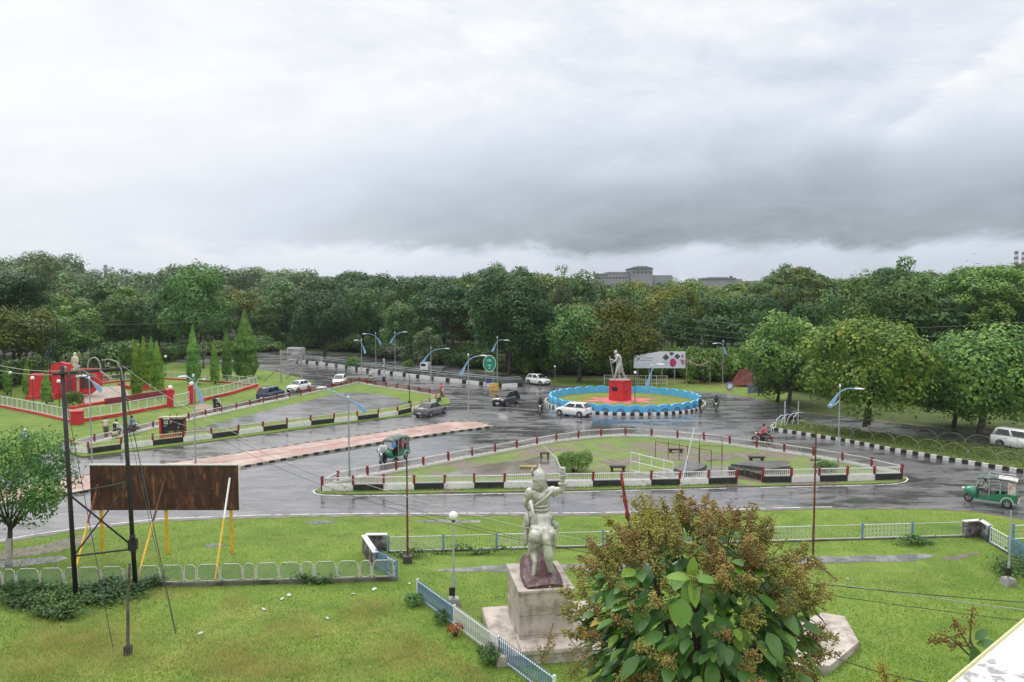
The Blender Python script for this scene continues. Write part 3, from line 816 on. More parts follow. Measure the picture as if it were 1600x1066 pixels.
for x, zoff in ((.08, .1), (.3, .1), (.8, .12), (.97, .1)):
    m = MB(); p = ca.lerp(cb, x) + Vector((0, -.13, zoff)); m.lathe([(.03, 0), (.07, .05), (.03, .09), (.07, .13), (.02, .2)], tuple(p), 8); m.build('insulator', CONC, t)

stub = G(200, 1023); hs = top(200, 1023, 880)
t = thing('utility_pole', 'short weathered pole stub with dark base in the foreground grass', 'utility pole', (stub.x, stub.y, 0))
m = MB(); m.tube([(0, 0, .2), (.06, 0, hs * .6), (.17, 0, hs)], [.065, .055, .045], 8); m.build('pole', pmat('weathered_wood', (0.13, 0.11, 0.09), .8, var=.5, vscale=5), t)
m = MB(); m.box((0, 0, .15), (.22, .22, .36)); m.build('base', pmat('dark_concrete', (.06, .06, .055), .8), t)
WIRE = pmat('dark_wire', (0.03, 0.03, 0.03), 0.5)
WIREL = pmat('light_wire', (0.42, 0.42, 0.36), 0.5)
def wire(label, p, q, sag, r=0.012, mat=None, n=20, name='guy_wire', cat='wire', group=None):
    p, q = Vector(p), Vector(q); m = MB(); pts = []
    for k in range(n + 1):
        s_ = k / n; w = p.lerp(q, s_); w.z -= sag * 4 * s_ * (1 - s_); pts.append(w - p)
    m.tube(pts, r, 5); o = m.build(name, mat or WIRE); o.location = p
    return tag(o, label, cat, group)
wire('dark stay wire running down to the grass left of the pole stub', bl_ + onl(600), G(178, 1020), 0, .014)
wire('dark stay wire running down to the grass right of the pole stub', bl_ + onr(590), G(275, 990), 0, .018)
wire('thin second stay wire beside the right stay of the pole frame', bl_ + onr(640), G(273, 985), 0, .010)

# overhead cables
cabA = bl_ + cb
for lab, p, q, sg, r, mt in (
    ('pale overhead cable from the black frame passing low over the junction', cabA + Vector((0, 0, .15)), PT(1720, 968, 9), 1.5, .006, WIREL),
    ('dark overhead cable from the black frame sagging over the near road', cabA + Vector((0, 0, -.1)), PT(1720, 950, 9), 1.9, .006, WIRE),
    ('lower dark overhead cable crossing the foreground lawn', cabA + Vector((0, .2, .1)), PT(1720, 985, 9), 1.7, .005, WIRE),
    ('pale cable reaching the black frame from the left edge', PT(-60, 552, 33), bl_ + ca + Vector((0, 0, .1)), .25, .014, WIREL),
    ('second pale cable reaching the black frame from the left edge', PT(-60, 562, 33), bl_ + ca.lerp(cb, .3), .35, .014, WIREL),
    ('pale cable from the black frame down towards the median lamp', bl_ + ca.lerp(cb, .4), G(306, 736) + Vector((0, 0, 3.2)), .4, .014, WIREL),
    ('dark cable low across the bottom right lawn', PT(1250, 1005, 17), PT(1560, 1085, 10), .15, .01, WIRE),
): wire(lab, p, q, sg, r, mt, 28, 'overhead_cable', 'cable')
WIREM = pmat('mid_wire', (0.20, 0.21, 0.19), 0.5)
for k, (v0, v1, sg) in enumerate(((478, 470, 3), (488, 482, 3.4), (498, 493, 3.2), (508, 509, 3))):
    wire(('top', 'second', 'third', 'lowest')[k] + ' of the four thin wires strung before the right-hand wood', PT(930, v0 - 6, 150), PT(1750, v1 + 22, 80), sg, .016, WIREM, 24, 'power_line', 'cable')
for k, (v0, v1) in enumerate(((497, 500), (505, 508), (493, 496))):
    wire(('upper', 'lower', 'topmost')[k] + ' wire strung before the left-hand wood', PT(-80, v0 + 6, 95), PT(420, v1 - 8, 140), 1.0, .02, WIRE if k else WIREM, 16, 'power_line', 'cable')

# ------------------------------------------------------------------ rusty billboard on yellow posts
m_, nt, b, ov, (x, y, z) = nodes_of('rusty_sheet_metal')
n1 = noise(nt, comb(nt, x * 1.2, y, z * 0.5), 2.2, 6, 0.7); n2 = noise(nt, comb(nt, x * 6.0, y, z * 0.6), 1.2, 5, 0.6)
col = mixc(nt, n1.smooth(0.35, 0.65), (0.034, 0.014, 0.010), (0.085, 0.030, 0.018))
col = mixc(nt, (n2 * n1).smooth(0.26, 0.36) * 0.75, col, (0.27, 0.105, 0.035))
wv = (x * 0.84).m('FRACT').m('SUBTRACT', 0.5).m('ABSOLUTE').smooth(0.488, 0.499)
col = mixc(nt, wv * 0.8, col, (0.006, 0.004, 0.004))
col = mixc(nt, (z - 1.02).m('ABSOLUTE').smooth(0.02, 0.008) * 0.7, col, (0.006, 0.004, 0.004))
nt.links.new(col.s, b.inputs['Base Color']); b.inputs['Roughness'].default_value = 0.55
RSHEET = m_
pa = G(160, 866); pb = G(362, 865)
Yb = (pa.y + pb.y) / 2
c0 = PT(143, 797, Yb); c1 = PT(372.5, 727, Yb)
t = thing('billboard', 'blank brown rusted metal billboard on slanting yellow and white props', 'billboard', (c0.x, Yb, 0))
W = c1.x - c0.x; zb, zt = c0.z, c1.z
m = MB(); m.box((W / 2, -.02, (zb + zt) / 2), (W, .05, zt - zb)); o = m.build('sheet_panel', RSHEET, t)
o.data.transform(Matrix.Translation((0, 0, -zb))); o.location = (0, 0, zb)
m = MB(); m.box((W + .05, -.02, (zb + zt) / 2), (.08, .10, zt - zb + .05)); m.box((W / 2, -.02, zt + .03), (W + .1, .10, .06)); m.build('edge_frame', WHITE, t)
for u in (160, 261, 362):
    g = G(u, 865); m = MB(); xx = g.x - c0.x
    m.box((xx, .08, zb / 2 + .0), (.13, .11, zb)); m.box((xx, .08, (zb + zt) / 2), (.13, .11, zt - zb), mi=1)
    m.build('post', [YEL, RUST], t)
for (u1, v1, u2, v2, mats, n_) in ((153, 757, 112, 912, (RUST, YEL), 0), (256, 753, 214, 908, (RUST, YEL), 0), (359, 747, 336, 905, (WHITE, YEL), 0)):
    A = PT(u1, v1, Yb - .1) ; Bp = G(u2, v2); A = A - c0.xyz.copy() * 0; org = Vector((c0.x, Yb, 0))
    a_, b_ = A - org, Bp - org; kk = a_.lerp(b_, .42)
    m = MB(); m.tube([a_, kk], .05, 6, 0); m.tube([kk, b_], .05, 6, 1); m.build('prop', list(mats), t)

# ------------------------------------------------------------------ near fences
OFFW = pmat('weathered_offwhite', (.60, .60, .54), .6, var=.3, vscale=2, stain=(2.0, .5, .65, (.22, .18, .12), .7))
GREENW = pmat('green_wire', (0.16, 0.26, 0.18), 0.5)
PALEW = pmat('pale_wire', (0.55, 0.56, 0.50), 0.5)
MOSS = pmat('mossy_wall', (0.16, 0.16, 0.12), 0.8, var=0.4, vscale=2.0, bump=.4, stain=(1.0, .45, .6, (0.035, 0.04, 0.025), .9))
def clip_diag(w, h, c, s, off):       # diagonal wire y = s*x + off clipped to the chamfered panel
    pts = []
    poly = [(0, c), (0, h - c), (c, h), (w - c, h), (w, h - c), (w, c), (w - c, 0), (c, 0)]
    for (x0, y0), (x1, y1) in zip(poly, poly[1:] + poly[:1]):
        d0, d1 = y0 - s * x0 - off, y1 - s * x1 - off
        if (d0 < 0) != (d1 < 0):
            k = d0 / (d0 - d1); pts.append((x0 + (x1 - x0) * k, y0 + (y1 - y0) * k))
    return pts[:2] if len(pts) >= 2 else None
def chain_panel_mesh(w, h, c, pitch=0.085, wm=GREENW, fm=OFFW, r=0.010, fr=0.022):
    mb = MB()
    off = -w - h
    while off < w + h:
        for s in (1, -1):
            pq = clip_diag(w, h, c, s, off if s == 1 else off + h)
            if pq: mb.tube([(pq[0][0], 0, pq[0][1]), (pq[1][0], 0, pq[1][1])], r, 3, 1, cap=False)
        off += pitch * 1.414
    poly = [(0, c), (0, h - c), (c, h), (w - c, h), (w, h - c), (w, c), (w - c, 0), (c, 0), (0, c)]
    mb.tube([(x, 0, z) for x, z in poly], fr, 6, 0)
    return mb.mesh('wire_panel', [fm, wm])
A, B = G(-70, 925), G(621, 907)
ln = (B - A).length; dirv = (B - A).normalized(); ang = atan2(dirv.y, dirv.x)
t = thing('chain_link_fence', 'pale chain-link fence of chamfered white frames on a mossy kerb, left foreground', 'fence', (A.x, A.y, 0), ang)
m = MB(); m.box((ln / 2, 0, .09), (ln, .22, .18)); m.build('base_wall', MOSS, t)
wide = chain_panel_mesh(.90, .74, .14); nar = chain_panel_mesh(.47, .74, .12)
x = .04; k = 1
pm = MB(); pm.box((0, 0, .42), (.035, .035, .5)); pm.box((0, 0, .30), (.14, .03, .03)); pm.box((0, 0, .66), (.14, .03, .03)); spm = pm.mesh('spacer', [OFFW])
while x + .9 < ln:
    w = .47 if k % 3 == 0 else .90
    link_mesh('wire_panel', nar if k % 3 == 0 else wide, t, (x, 0, .21)); x += w + .10; k += 1
    link_mesh('spacer', spm, t, (x - .05, 0, 0))

def ornament_panel(w, h, wm, fm, style):
    mb = MB(); fr = .025
    mb.tube([(0, 0, 0), (0, 0, h), (w, 0, h), (w, 0, 0), (0, 0, 0)], fr, 5, 0)
    if style == 'grid':
        k = int(w / .13)
        for i in range(1, k): mb.tube([(w * i / k, 0, 0), (w * i / k, 0, h + .05)], .006, 3, 1, cap=False)
        for z in (h * .33, h * .66): mb.tube([(0, 0, z), (w, 0, z)], .007, 3, 1)
    elif style == 'fancy':
        k = max(2, round(w / .20)); cw = w / k; rws = 3; ch = h / rws
        for i in range(k):
            for j in range(rws):
                cx, cz = (i + .5) * cw, (j + .5) * ch
                pts = [(cx - cw * .5, 0, cz), (cx - cw * .2, 0, cz + ch * .5), (cx + cw * .2, 0, cz + ch * .5), (cx + cw * .5, 0, cz), (cx + cw * .2, 0, cz - ch * .5), (cx - cw * .2, 0, cz - ch * .5), (cx - cw * .5, 0, cz)]
                mb.tube(pts, .012, 4, 1, cap=False)
        for i in range(k + 1): mb.tube([(i * cw, 0, 0), (i * cw, 0, h + .07)], .009, 3, 1)
    else:
        k = int(w / .13)
        for i in range(k + 1):
            xx = w * i / k; mb.tube([(xx, 0, -.08), (xx, 0, h + .02), (xx, 0, h + .13)], [.030, .030, .004], 4, 1)
            if i < k: mb.tube([(xx, -.02, h * .25), (xx + w / k, -.02, h * .72)], .010, 3, 0)
    return mb.mesh('fence_panel', [fm, wm])
BLUEG = pmat('steel_blue_paint', (0.13, 0.25, 0.42), 0.5, var=.2, vscale=3.0)
WHITEG = pmat('bright_white_paint', (0.78, 0.79, 0.78), 0.45, var=.08)
def fence_run(label, A, B, specs, h, name='panel_fence', z=.10, postm=None, base=None):
    """specs: list of (fraction end, style, wire material, frame material)"""
    d = B - A; ln = d.length; ang = atan2(d.y, d.x)
    t = thing(name, label, 'fence', (A.x, A.y, 0), ang)
    prev = 0
    for i, (f, st, wm, fm) in enumerate(specs):
        x0, x1 = prev * ln, f * ln; prev = f
        if st: link_mesh('fence_panel', ornament_panel(x1 - x0 - .12, h, wm, fm, st), t, (x0 + .06, 0, z))
        q = MB(); q.box((x1, 0, (h + z + .1) / 2), (.085, .085, h + z + .1)); q.build('post', postm or BLUEG, t)
    q = MB(); q.box((0, 0, (h + z + .1) / 2), (.085, .085, h + z + .1)); q.build('post', postm or BLUEG, t)
    if base:
        q = MB(); q.box((ln / 2, 0, z / 2 - .01), (ln, .16, z - .02)); q.build('base_wall', base, t)
    return t
FA, FB = G(607, 864), G(1504, 839)
def fr_(u):                       # fraction along the boundary line seen at photo column u
    d = FB - FA
    k = (u - 800) / FPX; c = CP
    # x = k * depth along the view
    lo, hi = 0.0, 1.0
    for _ in range(40):
        mid = (lo + hi) / 2; p = FA + d * mid
        dep = p.y * CP + H * SP
        if p.x < k * dep: lo = mid
        else: hi = mid
    return lo
fence_run('long low boundary fence of alternating white lattice and thin green panels beyond the statue', FA, FB,
          [(fr_(693), 'fancy', PALEW, WHITEG), (fr_(776), 'grid', GREENW, PALEW), (fr_(860), 'fancy', PALEW, WHITEG), (fr_(942), 'grid', GREENW, PALEW), (fr_(1025), 'fancy', PALEW, WHITEG),
           (fr_(1108), 'grid', GREENW, PALEW), (fr_(1190), 'grid', GREENW, PALEW), (fr_(1270), 'fancy', PALEW, WHITEG), (fr_(1347), 'grid', GREENW, PALEW), (fr_(1425), 'fancy', WHITEG, WHITEG), (1.0, 'grid', GREENW, PALEW)], .70, base=MOSS)
def ramp_wall(label, p, q, h, name='boundary_wall', th=.2, matl=None):
    d = q - p; t = thing(name, label, 'wall', (p.x, p.y, 0), atan2(d.y, d.x))
    m = MB(); m.box((d.length / 2, 0, h / 2), (d.length, th, h)); m.build('wall', matl or STAINW, t)
    m = MB(); m.box((d.length / 2, 0, h + .025), (d.length + .05, th + .06, .05)); m.build('coping', WHITE, t)
    return t
STAINW = pmat('stained_plaster', (0.36, 0.34, 0.34), .8, var=.2, stain=(1.4, .40, .56, (0.04, 0.035, 0.035), .95), bump=.3)
W0 = G(569, 862); W1 = G(587, 890); W2 = G(604, 861)
ramp_wall('stained concrete wall end leading towards the camera beside the blue fence', W0, W1, .80)
ramp_wall('dark stained back wall of the fence recess beside the lattice fence', W0 + Vector((.1, .12, 0)), W2 + Vector((0, .05, 0)), .82)
fence_run('short steel-blue picket fence behind the end of the chain-link fence', G(588, 888), G(620, 906), [(.5, 'picket', BLUEG, BLUEG), (1.0, 'picket', BLUEG, WHITEG)], .72)
R0, R1, R2 = G(1505, 840), G(1531, 838), G(1546, 848)
ramp_wall('stained concrete wall end closing the boundary fence at the right', R0, R1, .86)
ramp_wall('stained concrete return wall turning towards the camera at the right', R1, R2, .86)
fence_run('white then steel-blue fence running towards the camera at the right edge', R2, G(1660, 915), [(.30, 'fancy', WHITEG, WHITEG), (.62, 'picket', BLUEG, BLUEG), (1.0, 'picket', BLUEG, BLUEG)], .74, base=MOSS)
dA, dB = G(653, 937), G(866, 1098)
fence_run('diagonal picket fence of blue, white and blue sections below the globe lamp', dA, dB, [(.33, 'picket', BLUEG, WHITEG), (.66, 'picket', WHITEG, WHITEG), (1.0, 'picket', BLUEG, WHITEG)], .66, z=.14, postm=WHITEG)
tr = fence_run('white tubular frame fence at the far right edge beyond the wall', G(1583, 845), G(1680, 838), [(.5, 'grid', PALEW, WHITEG), (1.0, 'grid', PALEW, WHITEG)], .7)
# ------------------------------------------------------------------ red memorial park (left)
def fence_bars(name, label, px, rail_h, wall_h, step, wallm, z0=0.0):
    P = resample(GP(px), step); o = P[0]; t = thing(name, label, 'fence', (o.x, o.y, z0))
    P = [Vector((p.x - o.x, p.y - o.y, 0)) for p in P]
    L2 = offset_poly(P, .13); R2 = offset_poly(P, -.13)
    w = MB()
    for i in range(len(P) - 1):
        w.prism([(L2[i].x, L2[i].y), (L2[i + 1].x, L2[i + 1].y), (R2[i + 1].x, R2[i + 1].y), (R2[i].x, R2[i].y)], 0, wall_h)
    w.build('base_wall', wallm, t)
    for i in range(len(P) - 1):
        a, b_ = P[i], P[i + 1]; d = b_ - a; ln = d.length
        m = MB()
        for z in (wall_h + .08, wall_h + rail_h): m.box((ln / 2, 0, z), (ln, .055, .06), 0, 0)
        m.box((0, 0, wall_h + rail_h / 2), (.075, .06, rail_h), 0, 0)
        k = max(3, int(ln / .16))
        for j in range(1, k): m.box((ln * j / k, 0, wall_h + rail_h / 2), (.022, .02, rail_h - .05), 0, 1)
        q = m.build('rail_panel', [WHITE, PALEW2], t, loc=a); q.rotation_euler = (0, 0, atan2(d.y, d.x))
    return t
PALEW2 = pmat('pale_green_bars', (0.30, 0.36, 0.30), 0.5)
fence_bars('park_fence', 'white bar fence on a red base along the near left side of the red park', [(-90, 612), (0, 636), (60, 648), (114, 661)], 1.05, .22, 1.25, REDF)
fence_bars('park_fence', 'white bar fence on a red base running from the red corner pillar to the gate', [(121, 661), (180, 652), (268, 635)], 1.05, .34, 1.25, REDF)
fence_bars('park_fence', 'white bar fence on a red base running right from the park gate', [(312, 628), (360, 617), (402, 604)], 1.05, .34, 1.25, REDF)
fence_bars('park_fence', 'white bar fence at the back of the red park behind the columnar trees', [(402, 604), (370, 600), (300, 595), (240, 592), (160, 600), (140, 604)], .95, .2, 2.2, REDF)
def pillar(name, label, u, v, vt, w, mat, ball=False, cat='pillar'):
    b = G(u, v); h = top(u, v, vt); t = thing(name, label, cat, (b.x, b.y, 0), .3)
    m = MB(); m.box((0, 0, h / 2), (w, w, h)); m.build('shaft', mat, t, bevel=.03)
    m = MB(); m.box((0, 0, h + .04), (w + .12, w + .12, .09)); m.build('cap', mat, t)
    if ball: m = MB(); m.ball((0, 0, h + .32), .26, 14); m.build('globe', GLOBE, t, smooth=True)
    return t
pillar('corner_pillar', 'squat red corner pillar of the park fence beside the black pole frame', 121, 663, 643, 1.0, REDW)
pillar('gate_pillar', 'red gate pillar topped with a white globe, left of the gate', 267, 636, 610, .75, REDW, True)
pillar('gate_pillar', 'red gate pillar topped with a white globe, right of the gate', 300, 630, 604, .75, REDW, True)
gA, gB = G(272, 637), G(296, 631)
t = thing('park_gate', 'open white barred double gate between the red globe pillars', 'gate', (gA.x, gA.y, 0), atan2((gB - gA).y, (gB - gA).x))
gw = (gB - gA).length
for s, x0, ang in ((1, 0, -.35), (-1, gw, .25)):
    m = MB(); w = gw / 2 - .05
    m.tube([(0, 0, .15), (0, 0, 1.45), (s * w, 0, 1.45), (s * w, 0, .15), (0, 0, .15)], .045, 6)
    m.tube([(0, 0, .55), (s * w, 0, .55)], .03, 5)
    for k in range(1, 6): m.tube([(s * w * k / 6, 0, .15), (s * w * k / 6, 0, 1.45)], .016, 4)
    q = m.build('gate_leaf', WHITE, t, loc=(x0, 0, 0)); q.rotation_euler = (0, 0, ang)

# memorial wall: low block, tall round-headed slab, right wing
mY = G(95, 622).y
def MX(u, v=600): return PT(u, v, mY).x
def MZ(v): return PT(100, v, mY).z
t = thing('memorial_wall', 'big red curved memorial wall with rounded top in the fenced park', 'memorial', (MX(95), mY, 0))
x0 = MX(95)
def slab(name, uls, y, th, mat=REDW):
    pts = [(MX(u) - x0, MZ(v)) for u, v in uls]
    m = MB(); m.loft([[(px_, y - th / 2, pz) for px_, pz in pts], [(px_, y + th / 2, pz) for px_, pz in pts]]); return m.build(name, mat, t)
arcs = [(75 + 0, 622)] + [(75, 590)] + [(95 - 20 * cos(a_), 588 - 22 * sin(a_)) for a_ in [i * pi / 14 for i in range(1, 9)]] + [(104, 568), (113, 569), (116, 573)] + [(116, 622)]
slab('tall_slab', arcs, .2, .6)
slab('low_block', [(50, 624), (50, 585), (53, 583.5), (72, 583.5), (74.5, 586), (74.5, 624)], -.3, .7)
slab('right_wing', [(116.5, 618), (116.5, 577), (150, 577), (152, 582), (152, 604), (134, 618)], 1.0, .5)
MAR = pmat('maroon_paint', (0.22, 0.03, 0.05), .5, var=.2)
slab('dark_panel', [(105, 612), (105, 584), (114, 584), (114, 612)], -.14, .06, MAR)
slab('dark_panel', [(121, 608), (121, 584), (139, 584), (139, 608)], .72, .05, pmat('dark_stone', (.10, .035, .035), .4, var=.4))
CREAMS = pmat('cream_stone', (0.60, 0.53, 0.44), .7, var=.15)
slab('pilaster', [(116.5, 612), (116.5, 584), (119.5, 584), (119.5, 612)], .6, .12, CREAMS)
slab('ledge', [(81, 632), (81, 613), (97, 613), (97, 632)], -1.2, .8, REDF)
slab('ledge', [(50, 628), (50, 617), (73, 617), (73, 628)], -1.0, .8, REDF)
# bust on a pedestal
bY = mY + .2
bb = PT(118, 578, bY)
t = thing('bust_statue', 'small cream standing bust on top of the red memorial wall', 'statue', (bb.x, bY, 0))
z0b = bb.z; zt_ = PT(118, 551, bY).z; hh = zt_ - z0b
m = MB(); m.box((0, 0, z0b + .05), (.8, .6, .3)); m.box((0, 0, z0b + hh * .22), (.5, .45, hh * .45 - .1)); m.build('pedestal', CREAMS, t)
STW = pmat('cream_statue_paint', (0.62, 0.56, 0.44), .5, var=.2)
me = remesh([((0, 0, z0b + hh * .45), (0, 0, z0b + hh * .68), .26, .30, 0), ((-.3, 0, z0b + hh * .68), (.3, 0, z0b + hh * .68), .15, .15, 0), ((.3, 0, z0b + hh * .66), (.42, -.2, z0b + hh * .45), .11, .09, 0), ((-.3, 0, z0b + hh * .66), (-.38, -.15, z0b + hh * .45), .11, .09, 0),
             ((0, 0, z0b + hh * .7), (0, 0, z0b + hh * .85), .11, .1, 0), ((0, -.02, z0b + hh * .88), (0, 0, z0b + hh * .93), .19, .18, 0)], .05, [STW], 'figure')
link_mesh('figure', me, t)

# paved court with red kerbs
court = [(122, 612), (168, 606), (190, 605), (205, 622), (130, 634)]
PAVEM = pmat('mottled_paving', (0.36, 0.27, 0.23), .5, var=.35, vscale=1.2, stain=(1.5, .45, .65, (.12, .13, .09), .8))
sheet('paving', GP(court), 0.20, PAVEM, .18)
for lab, px_, hh, mt in (('low pink kerb wall along the front of the park court', [(108, 640), (130, 636), (206, 624)], .30, REDF),
                         ('low red kerb wall on the left of the park court', [(122, 612), (130, 634)], .45, PINKP),
                         ('low red wall stretch right of the park court, before the trees', [(186, 604), (205, 609), (232, 607)], .5, REDF),
                         ('low red wall stretch behind the park court', [(145, 600), (168, 597)], .5, REDF),
                         ('dark red raised planter wall behind the near park fence', [(165, 633), (200, 628), (262, 618)], .75, MAR),
                         ('thin red lawn edging inside the right half of the park', [(215, 612), (250, 606), (264, 612)], .2, REDF)):
    P = GP(px_); t = thing('low_wall', lab, 'wall', (P[0].x, P[0].y, 0))
    m = MB(); Q = [p - P[0] for p in P]; L2 = offset_poly(Q, .18); R2 = offset_poly(Q, -.18)
    for i in range(len(Q) - 1):
        m.prism([(L2[i].x, L2[i].y), (L2[i + 1].x, L2[i + 1].y), (R2[i + 1].x, R2[i + 1].y), (R2[i].x, R2[i].y)], 0, hh)
    m.build('wall', mt, t)
sheet('flower_bed', ragged([(395, 607), (404, 604.5), (412, 605.5), (404, 609)], .1, 30, .5), .05, pmat('red_flowers', (.40, .07, .03), .8, var=.5, vscale=9), .04)
sheet('footpath', ragged([(300, 634), (318, 630), (370, 645), (330, 652)], .3, 31, 1.0), .009, pmat('path_pink', (.24, .17, .13), .5, var=.3, vscale=1.0))

# ------------------------------------------------------------------ pipe barrier along the far road
PIPE = pmat('dark_green_grey_pipe', (0.10, 0.13, 0.12), 0.45, var=.2)
PIPEL = pmat('worn_silver_pipe', (0.36, 0.40, 0.38), 0.4)
bp = [(452, 565), (500, 570.5), (560, 579), (620, 587), (680, 594.5), (740, 601), (790, 606.5), (816, 604.5)]
P = resample(GP(bp), 3.3); o = P[0].copy()
t = thing('road_barrier', 'long striped parapet with dark pipe rails along the far road', 'barrier', (o.x, o.y, 0)); P = [p - o for p in P]
L2 = offset_poly(P, .15); R2 = offset_poly(P, -.15); w = MB()
for i in range(len(P) - 1):
    k = 4
    for j in range(k):
        a, b_ = j / k, (j + 1) / k
        q = [L2[i].lerp(L2[i + 1], a), L2[i].lerp(L2[i + 1], b_), R2[i].lerp(R2[i + 1], b_), R2[i].lerp(R2[i + 1], a)]
        w.prism([(p.x, p.y) for p in q], 0, .52, mi=1 if j == 3 else 0)
w.build('parapet', [WHITE, BLACK], t)
P2 = offset_poly(P, .9)
for pts_, zs in ((P, (.85, 1.15)), (P2, (.95, 1.3))):
    for z in zs:
        m = MB(); m.tube([Vector((p.x, p.y, z)) for p in pts_], .05, 6); m.build('pipe_rail', PIPEL if z == zs[1] else PIPE, t)
pm_ = MB(); pm_.box((0, 0, .62), (.16, .14, 1.24)); me = pm_.mesh('post', [PIPE])
for p in P: link_mesh('post', me, t, (p.x, p.y, 0))
for p in P2[::1]: link_mesh('post', me, t, (p.x, p.y, 0))

# ------------------------------------------------------------------ signs and boards
SIGNG = pmat('sign_green', (0.0, 0.24, 0.145), .35, var=.08)
SIGNW = pmat('sign_white', (.80, .82, .80), .4)
b = G(765, 606); t = thing('road_sign', 'green oval road sign with white lettering on two grey posts', 'sign', (b.x, b.y, 0))
zc = PT(766, 568, b.y).z; rz_ = PT(766, 555, b.y).z - zc; rx_ = (PT(776, 568, b.y) - PT(766, 568, b.y)).x
m = MB(); n = 32
for r_, y_, mi in ((1.0, 0, 1), (.93, -.015, 0)):
    m.loft([[(rx_ * r_ * cos(2 * pi * k / n), y_ - .03, zc + rz_ * r_ * sin(2 * pi * k / n)) for k in range(n)], [(rx_ * r_ * cos(2 * pi * k / n), y_ + .03, zc + rz_ * r_ * sin(2 * pi * k / n)) for k in range(n)]], mi)
m.build('oval_panel', [SIGNG, SIGNW], t)
m = MB(); yy = -.052                       # strokes of the sign's writing, as worn marks
for x_, z_, w_, h_ in ((-.26, .42, .05, .30), (-.10, .44, .05, .26), (0, .52, .22, .045), (.06, .40, .05, .24), (.18, .43, .05, .28), (-.18, .56, .2, .04), (.0, .27, .1, .04),
                       (0, -.22, .52, .05), (-.2, -.30, .05, .12), (-.06, -.31, .05, .10), (.08, -.30, .05, .12), (.2, -.31, .05, .10), (0, -.62, .26, .06), (-.04, -.70, .14, .04)):
    m.box((x_, yy, zc + z_), (w_, .012, h_))
m.build('lettering', SIGNW, t)
m = MB()
for x in (-.5, .5): m.tube([(x, .08, 0), (x, .08, zc + .2)], .05, 6)
m.build('post', STEEL, t)
m = MB(); m.box((-.15, -.15, .95), (.65, .05, .6)); m.build('blue_plate', pmat('dull_blue', (.03, .05, .22), .5), t)

b = G(772, 612); t = thing('barricade', 'yellow traffic barricade standing below the green oval sign', 'barricade', (b.x, b.y, 0), .25)
for z in (.28, .62, .96):
    m = MB(); m.box((0, 0, z), (1.25, .06, .24)); m.build('board', YEL, t, bevel=.01)
for s in (-1, 1):
    m = MB(); m.tube([(s * .55, -.35, .0), (s * .55, 0, 1.12), (s * .55, .35, 0)], .03, 5); m.tube([(s * .55, -.3, .12), (s * .55, .3, .12)], .025, 5); m.build('leg', YEL, t)
m = MB(); m.box((-.05, -.045, .62), (.6, .02, .18)); m.build('reflector', pmat('orange_reflector', (.75, .22, .05), .3), t)

# white banner board with photographs
bA, bB = G(996, 604), G(1066, 604); Yb = bA.y + 1.0
c0 = PT(990.5, 575, Yb); zr = PT(1070, 550, Yb).z; zl = PT(990, 556.5, Yb).z; W = PT(1070.5, 575, Yb).x - c0.x
t = thing('banner_billboard', 'white banner billboard with slanted top corner and pink pictures behind the roundabout', 'billboard', (c0.x, Yb, 0))
z0_ = c0.z; xc = W * .50
BAN = pmat('banner_white', (.66, .66, .74), .5, var=.10, vscale=.6, stain=(.5, .5, .65, (.62, .50, .66), .6))
prof = [(0, z0_), (W, z0_), (W, zr), (xc, zr), (0, zl)]
m = MB(); m.loft([[(x, -.04, z) for x, z in prof], [(x, .04, z) for x, z in prof]]); m.build('banner', BAN, t)
GREYP = pmat('photo_grey', (.10, .09, .11), .5, var=.8, vscale=3.5); MAG = pmat('photo_magenta', (.48, .035, .17), .5, var=.5, vscale=3)
hB = zr - z0_
def diamond(fx, fz, r, mat, k=1.0):
    m = MB(); cx, cz = W * fx, z0_ + hB * fz
    for rr, y_ in ((r * 1.14, -.050), (r, -.058)):
        pr = [(cx - rr * k, cz), (cx, cz - rr), (cx + rr * k, cz), (cx, min(cz + rr, zr - .02))] if cz + rr < zr else [(cx - rr * k, cz), (cx, cz - rr), (cx + rr * k, cz), (cx + max(.05, (zr - .02 - cz) * .6), zr - .02), (cx - max(.05, (zr - .02 - cz) * .6), zr - .02)]
        m.loft([[(x, y_, z) for x, z in pr], [(x, y_ + .006, z) for x, z in pr]], 0 if rr == r else 1)
    m.build('picture', [mat, SIGNW], t)
diamond(.62, .66, .50, GREYP); diamond(.73, .93, .42, GREYP); diamond(.845, .72, .44, GREYP)
m = MB(); m.loft([[(W * .76 + .46 * cos(a_), -.066, z0_ + hB * .33 + .62 * sin(a_)) for a_ in [2 * pi * k / 12 for k in range(12)]], [(W * .76 + .46 * cos(a_), -.06, z0_ + hB * .33 + .62 * sin(a_)) for a_ in [2 * pi * k / 12 for k in range(12)]]]); m.build('picture', MAG, t)
m = MB()
for fx, fz, rr in ((.945, .75, .3), (.96, .35, .4), (.93, .45, .25)): m.loft([[(W * fx + rr * .7 * cos(a_), y_, z0_ + hB * fz + rr * sin(a_)) for a_ in [2 * pi * k / 8 for k in range(8)]] for y_ in (-.056, -.05)])
m.build('flower_print', pmat('photo_pink', (.55, .25, .42), .5, var=.6, vscale=4), t)
m = MB()                                  # rows of the banner's text seen as thin broken lines
TXT = pmat('banner_text_grey', (.16, .22, .28), .5)
r9 = random.Random(9)
for fz, x0_, x1_, hh in ((.62, .22, .35, .16), (.47, .11, .34, .13), (.28, .13, .30, .05), (.12, .02, .22, .05)):
    x = x0_
    while x < x1_:
        w_ = r9.uniform(.008, .022); m.box((W * (x + w_ / 2), -.048, z0_ + hB * fz), (W * w_ * .8, .01, hh * r9.uniform(.7, 1.1))); x += w_ + .004
m.box((W * .68, -.048, z0_ + hB * .33), (W * .22, .01, .04)); m.box((W * .68, -.048, z0_ + hB * .18), (W * .22, .01, .05))
m.build('lettering', TXT, t)
